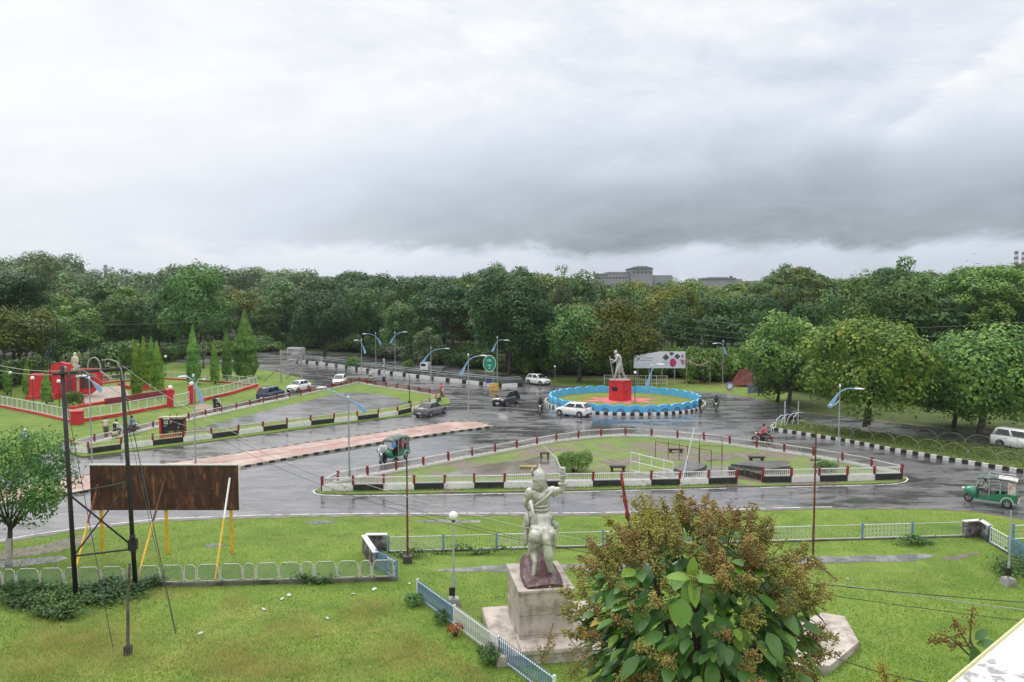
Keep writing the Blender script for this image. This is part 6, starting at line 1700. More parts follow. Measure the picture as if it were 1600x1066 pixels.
on_bike('rider in pink top rounding the east tip of the western island', b, C_PINK, C_TROU)
b = motorbike('motorcycle on the far road heading away beside the red railing', 600, 599, (-3, -1.5), PK)
on_bike('rider in pale blue shirt on the far road beside the red railing', b, C_LB, C_TROU)
b = motorbike('scooter just left of the motorcycle on the far road', 579, 596, (-2, -2), CRM, True, 'scooter')
on_bike('scooter rider in cream shirt, left one of two on the far road', b, C_CREAM, C_GREY)
b = motorbike('dark motorcycle at the left side of the roundabout kerb', 844, 647, (-1.5, 3), PK)
on_bike('rider in dark clothes with helmet at left of the roundabout', b, C_DARK, C_TROU, H_BLACK); on_bike('pillion passenger in dark jacket at left of the roundabout', b, C_DARK, C_GREY, pose='ride_upright')
b = motorbike('motorcycle coming towards the camera right of the roundabout', 1119, 643, (-.5, 4), PK)
on_bike('rider in black jacket and helmet riding towards the camera right of roundabout', b, C_DARK, C_TROU, H_BLACK)
b = motorbike('red motorcycle behind the railing above the right part of the triangular island', 1191, 694, (-8, -1.0), R_B)
on_bike('rider in pink shirt heading left behind the picket railing', b, C_PINK, C_TROU)
b = motorbike('black motorcycle parked between the posts at the striped-kerb island tip', 1239, 664, (7, -.8), PK, z=.24)
p = G(1094, 645); person('dark-clothed person standing at right side of the roundabout kerb', (p.x, p.y, .012), radians(200), 'walk', C_DARK, C_TROU)
p = G(600, 574); person('white-clad person walking on the service road below the pair of lamps', (p.x, p.y, .012), radians(20), 'walk', C_WHITE, C_WHITE)
def rk_person(label, rk, x, y, z, shirt, trou):
    M = rk.matrix_basis; q = M @ Vector((x, y, z)); ang = rk.rotation_euler[2]
    person(label, tuple(q), ang, 'sit', shirt, trou, group='rickshaw drivers')
rk_person('driver in white shirt leaning at the handlebar of the right-hand rickshaw', rkB, 1.10, 0, .74, C_WHITE, C_GREY)
rk_person('driver in pale shirt inside the left-hand green rickshaw', rkA, 1.10, 0, .74, C_LB, C_TROU)
rk_person('passenger in pink on the rear seat of the left-hand green rickshaw', rkA, -.02, .12, .76, C_PINK, C_GREY)
# water-bottle crates and bundle of blue cloth carried at the rickshaw's front left corner
M = rkA.matrix_basis; q = M @ Vector((1.55, .52, 1.35)); t = tag(MB().box((0, 0, 0), (.30, .26, .46)).build('cloth_bundle', [cloth('bright_blue_cloth', (.10, .32, .62))], None, bevel=.08, loc=tuple(q)), 'bright blue bundle hung at the front corner of the left-hand rickshaw', 'bundle')
# ------------------------------------------------------------------ foliage
def leaf_material(name, dark, light, tip=None, trans=0.17, rough=.5, vs=.35):
    m = bpy.data.materials.new(name); m.use_nodes = True; nt = m.node_tree; b = nt.nodes['Principled BSDF']
    outn = nt.nodes['Material Output']
    t = nt.nodes.new('ShaderNodeTexCoord'); ov = E(nt, t.outputs['Object'])
    g = nt.nodes.new('ShaderNodeNewGeometry'); ri = E(nt, g.outputs['Random Per Island'])
    oi = nt.nodes.new('ShaderNodeObjectInfo'); orr = E(nt, oi.outputs['Random'])
    f = noise(nt, ov, vs, 3, .6).smooth(.38, .62) * .6 + ri * .5
    c = mixc(nt, f.clamp(), dark, light)
    if tip: c = mixc(nt, noise(nt, ov, vs * .8 + .1, 2).smooth(.5, .72) * ri.smooth(.2, .9), c, tip)
    hs = nt.nodes.new('ShaderNodeHueSaturation')
    nt.links.new((orr * .05 + .475).s, hs.inputs['Hue']); nt.links.new((orr * -.18 + 1.08).s, hs.inputs['Saturation']); nt.links.new(((orr * 7.31).m('FRACT') * .55 + .74).s, hs.inputs['Value'])
    nt.links.new(c.s, hs.inputs['Color'])
    nt.links.new(hs.outputs[0], b.inputs['Base Color']); b.inputs['Roughness'].default_value = rough; b.inputs['Specular IOR Level'].default_value = .25
    tr = nt.nodes.new('ShaderNodeBsdfTranslucent'); nt.links.new(hs.outputs[0], tr.inputs['Color'])
    mx = nt.nodes.new('ShaderNodeMixShader'); mx.inputs[0].default_value = trans
    nt.links.new(b.outputs[0], mx.inputs[1]); nt.links.new(tr.outputs[0], mx.inputs[2]); nt.links.new(mx.outputs[0], outn.inputs[0])
    return m
LF_DARK = leaf_material('leaf_dark_green', (.019, .056, .013), (.062, .145, .026))
LF_ROAD = leaf_material('leaf_roadside', (.042, .105, .016), (.19, .31, .038), (.33, .36, .05), .2, .45, .6)
LF_MID = leaf_material('leaf_mid_green', (.030, .088, .017), (.125, .235, .038), (.20, .25, .045))
LF_YEL = leaf_material('leaf_yellow_green', (.045, .088, .016), (.165, .22, .036), (.30, .26, .045))
LF_BRIGHT = leaf_material('leaf_bright_green', (.052, .13, .024), (.15, .27, .045))
LF_GREY = leaf_material('leaf_grey_green', (.070, .115, .050), (.17, .24, .095))
LF_ASH = leaf_material('leaf_columnar', (.06, .15, .018), (.23, .40, .040), (.34, .46, .06))
BARK = pmat('bark', (.075, .055, .042), .85, var=.4, vscale=2.5, bump=.6, bscale=10)
BARKL = pmat('pale_bark', (.16, .14, .12), .85, var=.4, vscale=2.5)
BARKW = pmat('whitewashed_bark', (.45, .42, .40), .8, var=.3, vscale=4)

def leaf_mesh(name, C, N, size, mat, aspect=.68, rng=None, droop=0.0, curl=True):
    """C centres (n,3), N facing directions (n,3), size (n,). Every leaf is a folded rhombus."""
    n = len(C); rng = rng or np.random.default_rng(1)
    N = N / np.maximum(np.linalg.norm(N, axis=1, keepdims=True), 1e-6)
    R = rng.normal(size=(n, 3)); R[:, 2] -= droop * 3
    T = R - (R * N).sum(1, keepdims=True) * N; T /= np.maximum(np.linalg.norm(T, axis=1, keepdims=True), 1e-6)
    S = np.cross(N, T); size = size[:, None]
    V = np.stack([C - T * size * .5, C + S * size * aspect * .5 + N * size * .06, C + T * size * .5, C - S * size * aspect * .5 + N * size * .06], 1).reshape(-1, 3)
    me = bpy.data.meshes.new(name); me.vertices.add(4 * n); me.vertices.foreach_set('co', V.ravel().astype(np.float32))
    me.loops.add(4 * n); me.loops.foreach_set('vertex_index', np.arange(4 * n, dtype=np.int32))
    me.polygons.add(n); me.polygons.foreach_set('loop_start', np.arange(0, 4 * n, 4, dtype=np.int32)); me.polygons.foreach_set('loop_total', np.full(n, 4, np.int32))
    me.materials.append(mat); me.update(calc_edges=True); me.validate()
    return me
def fib_dirs(n, rng):
    d = rng.normal(size=(n, 3)); return d / np.linalg.norm(d, axis=1, keepdims=True)
def crown_points(lobes, per_area, rng, jitter=.16, flat=1.0, under=.35):
    Cs, Ns = [], []
    for (c, r) in lobes:
        n = int(per_area * r * r * 12.6 * (.5 + .5 * flat)); d = fib_dirs(n, rng)
        keep = (d[:, 2] > -.35) | (rng.random(n) < under); d = d[keep]
        rr = r * (1 + rng.normal(size=(len(d), 1)) * jitter * .6 - abs(rng.normal(size=(len(d), 1))) * jitter)
        # secondary bumps so that each lobe breaks up
        bump = np.sin(d[:, :1] * 5 + c[0] * 3) * np.sin(d[:, 1:2] * 6 + c[1] * 2) * np.sin(d[:, 2:] * 5 + c[2]) * .14
        p = d * (rr * (1 + bump)); p[:, 2] *= flat
        Cs.append(p + np.array(c)); nn = d.copy(); nn[:, 2] = nn[:, 2] / max(flat, .3) + .25
        Ns.append(nn + rng.normal(size=nn.shape) * .36)
    C = np.concatenate(Cs); N = np.concatenate(Ns)
    keep = np.ones(len(C), bool)
    for (c, r) in lobes:
        q = C - np.array(c); q[:, 2] /= flat
        keep &= (np.linalg.norm(q, axis=1) > r * .62)
    return C[keep], N[keep]
def make_tree_meshes(kind, R, Hh, seed, mat, leaf=.40, dens=3.4, trunk_r=.3, bark=None, white=0.0, base=.0):
    rng = np.random.default_rng(seed); r = random.Random(seed)
    lobes = []
    flat = 1.0
    if kind == 'broad':
        cz = Hh * .56; az_ = Hh * .45
        for i in range(32):
            a = r.uniform(0, 2 * pi); e = math.asin(r.uniform(-.8, .98)); k = r.uniform(.45, .82)
            lobes.append(((R * k * cos(a) * cos(e), R * k * sin(a) * cos(e), cz + az_ * k * sin(e)), R * r.uniform(.20, .37)))
        lobes.append(((0, 0, cz), R * .55))
    elif kind == 'umbrella':
        flat = .5
        for i in range(30):
            a = r.uniform(0, 2 * pi); k = sqrt(r.random()) * .80; z = Hh * (.93 - .42 * k * k) - (r.random() < .4) * Hh * r.uniform(.15, .5)
            lobes.append(((R * k * cos(a), R * k * sin(a), z), R * r.uniform(.20, .34)))
    elif kind == 'tall':
        for i in range(24):
            a = r.uniform(0, 2 * pi); z = r.uniform(.25, .93); k = r.uniform(.2, .75) * (1 - abs(z - .6) * .9)
            lobes.append(((R * k * cos(a), R * k * sin(a), Hh * z), R * r.uniform(.20, .36)))
    elif kind == 'sparse':
        for i in range(20):
            a = r.uniform(0, 2 * pi); e = math.asin(r.uniform(-.2, .98)); k = r.uniform(.5, .9)
            lobes.append(((R * k * cos(a) * cos(e), R * k * sin(a) * cos(e), Hh * .6 + Hh * .36 * k * sin(e)), R * r.uniform(.14, .22)))
        dens *= .55
    elif kind == 'shrub':
        for i in range(14):
            a = r.uniform(0, 2 * pi); k = sqrt(r.random()) * .72
            lobes.append(((R * k * cos(a), R * k * sin(a), Hh * (.60 - .25 * k) + r.uniform(-.1, .1) * Hh), R * r.uniform(.25, .40)))
    C, N = crown_points(lobes, dens, rng, flat=flat)
    # loose sprays outside the lobes
    k = len(C) // 9; idx = rng.integers(0, len(C), k)
    C2 = C[idx] + rng.normal(size=(k, 3)) * R * .055; C = np.concatenate([C, C2]); N = np.concatenate([N, N[idx]])
    kz = Hh / np.percentile(C[:, 2], 99.3); kr = R / np.percentile(np.hypot(C[:, 0], C[:, 1]), 97.5)
    C[:, 2] *= kz; C[:, :2] *= kr
    lobes = [((c[0] * kr, c[1] * kr, c[2] * kz), q) for c, q in lobes]
    if kind == 'shrub': C[:, 2] = np.abs(C[:, 2]) + .03
    size = leaf * (0.65 + .7 * rng.random(len(C)))
    crown = leaf_mesh('crown', C, N, size, mat, rng=rng)
    m = MB(); th = Hh * (.34 if kind in ('broad', 'tall', 'sparse') else .45)
    if kind == 'shrub':
        for i in range(5): c, _ = lobes[i]; m.tube([(c[0] * .15, c[1] * .15, 0), (c[0] * .6, c[1] * .6, c[2] * .7)], [.05, .02], 5)
    else:
        bend = R * .05
        pts = [(0, 0, -.1), (bend * .4, 0, th * .35), (bend, bend * .5, th * .75), (bend * .8, 0, th)]
        m.tube([(0, 0, -.1), (0, 0, .15)] + pts[1:], [trunk_r * 1.6, trunk_r * 1.2, trunk_r, trunk_r * .85, trunk_r * .75], 9, 0)
        ls = sorted(lobes, key=lambda q: -q[1])[:14] if kind != 'sparse' else lobes
        for c, rr in ls:
            s_ = Vector(pts[-1]) * .8 + Vector((0, 0, th * .18)); s_.z = th * r.uniform(.7, 1.0); e_ = Vector(c)
            mid = s_.lerp(e_, .5) + Vector((r.uniform(-.1, .1) * R, r.uniform(-.1, .1) * R, R * .08))
            m.tube([s_, mid, e_], [trunk_r * .42, trunk_r * .26, trunk_r * .10], 6, 0)
        if white > 0: m.tube([(0, 0, -.05), (0, 0, .15), (bend * .3, 0, white)], [trunk_r * 1.63, trunk_r * 1.24, trunk_r * 1.06], 9, 1)
    return m.mesh('trunk', [bark or BARK, BARKW], True), crown
def put_tree(label, cat, meshes, x, y, s=1.0, sz=None, rz=0.0, name='tree', group=None, z=0.0):
    t = thing(name, label, cat, (x, y, z), rz, group); t.scale = (s, s, sz or s)
    link_mesh('trunk' if cat != 'shrub' else 'stem', meshes[0], t); link_mesh('crown' if cat != 'shrub' else 'foliage', meshes[1], t)
    return t

# library of shared forest trees (nominal R=6, H=14)
LIB = []
for i, (k_, mt) in enumerate((('broad', LF_DARK), ('broad', LF_MID), ('broad', LF_YEL), ('broad', LF_DARK), ('umbrella', LF_MID), ('tall', LF_MID), ('broad', LF_GREY), ('umbrella', LF_DARK), ('broad', LF_MID), ('tall', LF_YEL))):
    LIB.append(make_tree_meshes(k_, 6.0, 14.0, 100 + i, mt, leaf=.50, dens=9.0))
SHR = [make_tree_meshes('shrub', 2.6, 2.6, 200 + i, mt, leaf=.30, dens=26) for i, mt in enumerate((LF_BRIGHT, LF_MID, LF_BRIGHT, LF_GREY, LF_YEL))]

def interp(pts, u):
    if u <= pts[0][0]: return pts[0][1]
    for (a, x), (b_, y) in zip(pts, pts[1:]):
        if u <= b_: return x + (y - x) * (u - a) / (b_ - a)
    return pts[-1][1]
front = [(-300, 112), (0, 118), (150, 136), (300, 166), (420, 186), (500, 176), (600, 152), (700, 138), (780, 128), (850, 121), (950, 118), (1000, 132), (1180, 126), (1300, 112), (1600, 104), (1900, 98)]
skyl = [(-300, 408), (0, 416), (30, 402), (65, 398), (100, 420), (150, 428), (240, 428), (300, 419), (350, 430), (410, 424), (450, 436), (520, 434), (600, 434), (640, 438), (720, 440), (780, 425), (820, 426), (850, 439), (880, 434), (930, 448), (1050, 444), (1100, 448), (1180, 446), (1240, 424), (1290, 436), (1350, 436), (1400, 426), (1430, 418), (1460, 436), (1520, 426), (1600, 422), (1900, 415)]
rf = random.Random(21)
REG = ((-400, 170, 'tree of the green wood behind the red park', 'trees of the wood behind the red park'),
       (170, 450, 'tree of the wood left of the far road bend', 'trees of the wood at the far road bend'),
       (450, 860, 'tree of the dark wood behind the striped barrier', 'trees of the wood behind the striped barrier'),
       (860, 1180, 'tree of the wood behind the roundabout', 'trees of the wood behind the roundabout'),
       (1180, 2400, 'tree of the wood behind the right roadside trees', 'trees of the wood at the right'))
LIB.append(make_tree_meshes('sparse', 6.0, 14.0, 131, LF_GREY, leaf=.42, dens=9.0)); LIB.append(make_tree_meshes('tall', 5.0, 14.0, 132, LF_GREY, leaf=.42, dens=7.0))
ntree = 0
KIND = ('round dark', 'round mid-green', 'round yellowish', 'wide dark', 'flat-topped green', 'tall green', 'grey-green', 'flat-topped dark', 'wide mid-green', 'tall yellowish', 'sparse airy', 'tall grey-green')
for row, off in enumerate((0, 11, 24, 40, 60, 86, 120, 165, 225)):
    u = -240 + rf.uniform(0, 40)
    while u < 1860:
        Y = interp(front, u) + off + rf.uniform(-3, 3)
        sp_px = (8.2 + row * .55) * FPX / Y
        vs = interp(skyl, u) - 5 + rf.uniform(-4, 10)
        maxh = H + (VH - vs) * Y / FPX
        hgt = rf.uniform(9.5, 13.0) + row * .8 if row < 3 else maxh * rf.uniform(.94, 1.05) if row > 4 else rf.uniform(12.5, 17)
        hgt = min(hgt, maxh * 1.04)
        if 520 < u < 850 and row == 0: hgt = rf.uniform(12, 14.5)
        if 930 < u < 1180 and row == 0: u += sp_px; continue
        if 985 < u < 1050 and row >= 6: hgt = min(hgt, H + (VH - 443) * Y / FPX)
        w = hgt / 14 * rf.uniform(.75, 1.25) * (1.0 if row < 4 else 1.15)
        if 450 < u < 860: lib = LIB[rf.choice((0, 3, 0, 7, 8, 1, 3))]
        elif u < 450: lib = LIB[rf.choice((1, 6, 8, 5, 4, 2, 0) if row < 5 else (6, 10, 11, 5, 10, 11, 8))]
        elif u < 1180: lib = LIB[rf.choice((2, 1, 8, 0, 9, 2, 3) if row < 6 else (2, 9, 10, 1, 0))]
        else: lib = LIB[rf.choice((4, 7, 1, 8, 4, 2, 0))]
        for a, b_, lab, grp in REG:
            if a <= u < b_: break
        X = (u - 800) / FPX * (Y * CP + H * SP)
        put_tree(KIND[LIB.index(lib)] + ' ' + lab.replace('tree of', ('tree in the front rows of', 'tree in the middle of', 'tree on the skyline of')[0 if row < 3 else 1 if row < 6 else 2]), 'tree', lib, X, Y, w, hgt / 14, rf.uniform(0, 6.28), 'forest_tree', grp)
        ntree += 1; u += sp_px * rf.uniform(.85, 1.2)
print('forest trees', ntree)

def hero(label, kind, u, v, vt, wpx, seed, mat, leaf=.30, dens_=6.0, name='tree', tr=.3, white=0.0, R=None, bark=None, rz=0.0):
    b = G(u, v); Hh = top(u, v, vt); RR_ = wpx / 2 / FPX * b.y; dens = .75 / (.34 * leaf * leaf)
    ms = make_tree_meshes(kind, RR_, Hh, seed, mat, leaf, dens, tr, white=white, bark=bark)
    return put_tree(label, 'tree', ms, b.x, b.y, 1, 1, rz, name)
hero('round dark green tree standing alone before the wood above the far road', 'broad', 507, 562, 460, 104, 301, LF_DARK, .40, 5.0)
hero('small pale grey-green tree behind the lamp above the pickup truck', 'tall', 664, 580, 513, 50, 302, LF_GREY, .34, 6.0)
hero('tall light green tree rising above the wood on the left', 'broad', 305, 570, 414, 125, 303, LF_BRIGHT, .46, 3.6)
hero('tall grey-green feathery tree top at the left skyline', 'tall', 66, 560, 394, 90, 304, LF_GREY, .42, 2.6)
hero('huge dark spreading tree cut by the left edge of the picture', 'umbrella', -70, 612, 398, 290, 305, leaf_material('leaf_blackish_green', (.010, .034, .010), (.030, .085, .018)), .34, 6.0)
hero('bulky dark tree left of centre of the wood with thin top sprig', 'broad', 795, 590, 428, 140, 306, LF_DARK, .42, 4.0)
hero('bare-topped thin tree sticking out of the wood above the statue', 'sparse', 880, 560, 415, 60, 307, LF_YEL, .34, 3.0)
hero('yellowish green tree directly behind the walking statue', 'broad', 960, 597, 470, 150, 308, LF_YEL, .38, 4.6)
hero('green tree behind the left half of the roundabout', 'broad', 905, 597, 480, 110, 309, LF_MID, .38, 4.6)
hero('yellow-topped spreading tree in the skyline right of the factory', 'umbrella', 1245, 570, 419, 90, 310, LF_YEL, .42, 3.6)
hero('round green tree halfway up the wood at right', 'broad', 1375, 600, 432, 145, 311, LF_MID, .40, 4.4)
hero('slim tall tree top sticking up highest at the right skyline', 'tall', 1425, 590, 402, 62, 312, LF_MID, .38, 4.4)
hero('broad light green domed tree at the right skyline', 'umbrella', 1560, 600, 418, 210, 313, LF_BRIGHT, .42, 4.2)
hero('yellowish roadside tree left one of the three big trees at right', 'broad', 1232, 634, 494, 165, 314, LF_ROAD, .36, 7.0, tr=.22)
hero('dense middle roadside tree with whitewashed trunk on the striped-kerb island', 'broad', 1352, 678, 500, 210, 315, LF_ROAD, .34, 8.0, tr=.34, white=.9)
hero('layered roadside tree nearest the right edge behind the white people carrier', 'broad', 1532, 676, 512, 240, 316, LF_ROAD, .34, 8.0, tr=.30, bark=BARKL)
hero('bright green low tree between the two big trees at right', 'broad', 1490, 668, 575, 130, 317, LF_BRIGHT, .27, 7.0, tr=.2)
hero('shady low tree beside the poster boards right of the roundabout', 'broad', 1215, 628, 560, 90, 318, LF_YEL, .27, 7.0, tr=.18)

# near left tree with whitewashed leaning trunk
b = G(17, 882); Hh = top(17, 882, 668)
ms = make_tree_meshes('broad', 3.5, Hh, 320, leaf_material('leaf_feathery', (.045, .125, .02), (.15, .29, .04)), .15, 48, .14, white=1.3)
put_tree('leafy green tree with whitewashed trunk at the left edge by the road', 'tree', ms, b.x - .1, b.y, .88, .97, 1.0, 'roadside_tree')

# columnar trees
def column(label, u, v, vt, wpx, seed):
    b = G(u, v); Hh = top(u, v, vt); R = wpx / 2 / FPX * b.y * .86; rng = np.random.default_rng(seed)
    n = int(4200 * Hh / 7 * max(1, R / .9)); z = rng.random(n) ** .9
    prof = np.minimum(1, (1 - z) * 1.7 + .04) * np.minimum(1, .75 + z * 2.2) * (1 + .07 * np.sin(z * 21 + seed) + .06 * np.sin(z * 47))
    a = rng.random(n) * 2 * pi; rr = R * prof * np.sqrt(rng.random(n) * .55 + .45)
    C = np.stack([rr * np.cos(a), rr * np.sin(a), .35 + z * (Hh - .45)], 1)
    N = np.stack([np.cos(a), np.sin(a), np.full(n, .35)], 1) + rng.normal(size=(n, 3)) * .4
    t = thing('columnar_tree', label, 'tree', (b.x, b.y, 0), 0, 'columnar trees of the red park')
    link_mesh('crown', leaf_mesh('crown', C, N, (.26 + .05 * R) * (.6 + .7 * rng.random(n)), LF_ASH, .45, rng, droop=.8), t)
    m = MB(); m.tube([(0, 0, -.1), (0, 0, Hh * .85)], [.12, .03], 6); m.build('trunk', BARK, t)
for i, (u, v, vt, w, l) in enumerate(((214, 621, 530, 20, 'columnar tree, left one of the close group of four by the park court'), (226, 606, 525, 20, 'columnar tree, second and rear one of the close group of four'), (238, 603, 526, 20, 'columnar tree, third and rear one of the close group of four'),
        (247, 614, 533, 24, 'columnar tree, right one of the close group of four by the park court'), (303, 600, 508, 26, 'wide tall columnar tree right behind the park gate'), (336, 600, 531, 16, 'slim short columnar tree right of the park gate'),
        (355, 595, 512, 18, 'slim columnar tree between the slim short one and the tallest'), (384, 590, 484, 44, 'tallest and broadest conical tree at the right end of the park'), (43, 620, 563, 15, 'small columnar tree left of the memorial wall'),
        (12, 617, 566, 14, 'small columnar tree nearest the left edge of the park'), (73, 632, 577, 17, 'small columnar tree in front of the memorial wall'))):
    column(l, u, v, vt, w, 400 + i)

# shrubs
def shrub(label, u, v, w, hgt, k, group=None, name='shrub', rz=None, z=0.0):
    b = G(u, v); put_tree(label, 'shrub', SHR[k], b.x, b.y, w / 5.2, hgt / 3.0, rz if rz is not None else rf.uniform(0, 6), name, group, z)
rs = random.Random(5)
for i in range(46):
    u = rs.uniform(985, 1190); v = rs.uniform(588, 603) - (u > 1100) * 4
    if u < 1090: v = rs.uniform(584, 592)
    shrub('bright green shrub of the thicket on the bank below the wood, behind the banner board', u, v - abs(u - 1090) * .02, rs.uniform(4, 7), rs.uniform(2.5, 5.5), rs.choice((0, 2, 0, 1)), 'shrubs of the thicket behind the banner board')
for i in range(64):
    u = rs.uniform(-60, 430); Y = interp(front, u) - rs.uniform(3, 16); v_ = VH + FPX * H / Y
    shrub('undergrowth bush between the red park and the wood behind it', u, v_, rs.uniform(4, 8), rs.uniform(1.8, 4.5), rs.choice((1, 1, 3, 4, 0)), 'undergrowth bushes behind the red park')
for i in range(80):
    u = rs.uniform(1180, 1780); Y = interp(front, u) - rs.uniform(2, 19); v_ = VH + FPX * H / Y
    shrub('undergrowth bush behind the big roadside trees at right', u, v_, rs.uniform(4, 8), rs.uniform(1.8, 4.5), rs.choice((1, 1, 2, 1)), 'undergrowth bushes at the right')
for i in range(60):
    u = rs.uniform(440, 1000); Y = interp(front, u) - rs.uniform(-9, 1); v_ = VH + FPX * H / Y
    shrub('dark low bush at the foot of the wood behind the striped barrier', u, v_, rs.uniform(4, 8), rs.uniform(1.6, 4.5), rs.choice((1, 1, 3)), 'bushes at the foot of the dark wood')
shrub('rounded dark green bush in the left wood above the columnar group', 188, 588, 8, 6.2, 1)
shrub('pale green bush beside the far road, left of the two tall lamps', 553, 577, 3.6, 2.4, 0)
shrub('cream flowering bush behind the barrier left of the pickup truck', 637, 582, 2.2, 2.4, 4)
shrub('bright lime bush by the park court beside the kerb', 115, 634, 2.2, 1.9, 0)
# crisp near shrubs
def near_shrub(label, u, v, R, Hh, mat, seed, leaf=.09, dens=260, z=0.07):
    b = G(u, v, z); ms = make_tree_meshes('shrub', R, Hh, seed, mat, leaf, dens); put_tree(label, 'shrub', ms, b.x, b.y, 1, 1, 0, 'shrub', None, z)
near_shrub('rounded bright green bush inside the triangular island right of the statue sword', 898, 737, 1.30, 1.45, LF_BRIGHT, 501)
near_shrub('small bright green bush behind the short red-post railing', 1289, 737, .85, .75, LF_BRIGHT, 502)
near_shrub('low green weed clump left of the diagonal fence top', 649, 945, .45, .45, LF_MID, 503, .07, 330, 0)
near_shrub('low green weed clump beside the white section of the diagonal fence', 694, 972, .45, .45, LF_MID, 504, .07, 330, 0)
near_shrub('leafy weed clump at the foot of the lower blue picket section', 762, 1036, .55, .55, LF_MID, 505, .07, 330, 0)
near_shrub('reddish dry weed clump beside the diagonal fence', 711, 994, .32, .45, leaf_material('leaf_russet', (.20, .05, .02), (.42, .13, .04)), 506, .06, 260, 0)

# ------------------------------------------------------------------ weeds and grass (uncountable)
def blades(name, pts, hmin, hmax, wid, mat, rng, lean=.45):
    n = len(pts); a = rng.random(n) * 2 * pi; h = hmin + (hmax - hmin) * rng.random(n)
    w = wid * (.6 + .8 * rng.random(n))
    dx, dy = np.cos(a) * w / 2, np.sin(a) * w / 2
    lx, ly = rng.normal(size=n) * lean * h, rng.normal(size=n) * lean * h
    V = np.empty((n, 3, 3)); V[:, 0] = np.stack([pts[:, 0] - dx, pts[:, 1] - dy, pts[:, 2]], 1); V[:, 1] = np.stack([pts[:, 0] + dx, pts[:, 1] + dy, pts[:, 2]], 1)
    V[:, 2] = np.stack([pts[:, 0] + lx, pts[:, 1] + ly, pts[:, 2] + h], 1)
    me = bpy.data.meshes.new(name); me.vertices.add(3 * n); me.vertices.foreach_set('co', V.ravel().astype(np.float32))
    me.loops.add(3 * n); me.loops.foreach_set('vertex_index', np.arange(3 * n, dtype=np.int32)); me.polygons.add(n)
    me.polygons.foreach_set('loop_start', np.arange(0, 3 * n, 3, dtype=np.int32)); me.polygons.foreach_set('loop_total', np.full(n, 3, np.int32))
    me.materials.append(mat); me.update(calc_edges=True)
    o = bpy.data.objects.new(name, me); COL.objects.link(o); return o
rng = np.random.default_rng(77)
def px_points(n, u0, u1, v0, v1, keep=None):
    u = rng.uniform(u0, u1, n); k = rng.uniform(0, 1, n); v = v0 + (v1 - v0) * k
    x = (u - 800) / FPX; y = -(v - 533) / FPX; Yd = CP + y * SP; Zd = -SP + y * CP; t_ = -H / Zd
    p = np.stack([x * t_, Yd * t_, np.zeros(n)], 1)
    return p, u, v
GB = leaf_material('grass_blade', (.125, .22, .026), (.25, .355, .05), None, .45, .6, .6)
GS = leaf_material('straw_blade', (.42, .39, .12), (.64, .58, .24), None, .5, .7, .6)
def near_edge(u): return np.interp(u, [0, 60, 150, 250, 400, 550, 900, 1100, 1200, 1450, 1510, 1600], [853, 843, 830, 818, 812, 810, 809, 805, 801, 799, 802, 816])
p, u, v = px_points(110000, -20, 1620, 800, 1075); k = (v > near_edge(u)) & ~((v > 864) & (v < 894) & (u > 676) & (u < 1480) & (rng.random(len(u)) < .9))
tag(blades('grass', p[k], .03, .09, .035, GB, rng), 'short bright lawn grass over the foreground lawns', 'grass', kind='stuff')
# tall dry grass gathers in loose patches on the near left lawn
cent = [(170, 1010, 90, 50), (40, 1040, 80, 30), (360, 1030, 90, 35), (460, 985, 60, 25), (560, 960, 40, 20), (640, 1020, 90, 40), (590, 950, 40, 16), (420, 1050, 120, 20), (250, 930, 60, 12), (370, 940, 25, 16), (740, 1050, 40, 25), (90, 1000, 60, 20)]
pp = []
for cu, cv, su, sv in cent:
    n = int(su * sv * .75); uu = rng.normal(cu, su * .55, n); vv = np.minimum(rng.normal(cv, sv * .6, n), 1100); vv = np.maximum(vv, 918)
    x = (uu - 800) / FPX; y = -(vv - 533) / FPX; t_ = -H / (-SP + y * CP); pp.append(np.stack([x * t_, (CP + y * SP) * t_, np.zeros(n)], 1))
p = np.concatenate(pp); p = p[~((p[:, 0] > -4.2) & (p[:, 1] < 31 - (p[:, 0] + 4.2) * 1.25) & (p[:, 1] > 29.5 - (p[:, 0] + 4.2) * 1.25))]
tag(blades('dry_grass', p, .10, .28, .018, GS, rng, .3), 'tall straw-coloured dry grass in patches on the near left lawn', 'grass', kind='stuff')
# verge grass on raised islands
def poly_points(px, n, z):
    P = GP(px); xs = [p.x for p in P]; ys = [p.y for p in P]
    q = np.stack([rng.uniform(min(xs), max(xs), n), rng.uniform(min(ys), max(ys), n)], 1); ins = np.zeros(n, bool); j = len(P) - 1
    for i in range(len(P)):
        a, b_ = P[i], P[j]; c = ((a.y > q[:, 1]) != (b_.y > q[:, 1])) & (q[:, 0] < (b_.x - a.x) * (q[:, 1] - a.y) / ((b_.y - a.y) or 1e-9) + a.x); ins ^= c; j = i
    q = q[ins]; return np.concatenate([q, np.full((len(q), 1), z)], 1)
pts = poly_points([(1212, 672), (1312, 688), (1400, 704), (1600, 738), (1760, 764), (1760, 726), (1600, 709), (1425, 687), (1312, 673), (1230, 661)], 26000, .24)
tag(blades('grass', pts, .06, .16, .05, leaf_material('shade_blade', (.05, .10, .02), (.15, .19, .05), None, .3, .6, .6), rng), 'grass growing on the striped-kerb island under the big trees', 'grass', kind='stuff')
pts = poly_points([(505, 772), (800, 768), (1000, 764), (1140, 760), (1140, 757), (800, 763.5), (505, 769)], 9000, .08)
tag(blades('grass', pts, .05, .16, .04, GB, rng), 'thin grass strip at the foot of the black and white railing blocks', 'grass', kind='stuff')
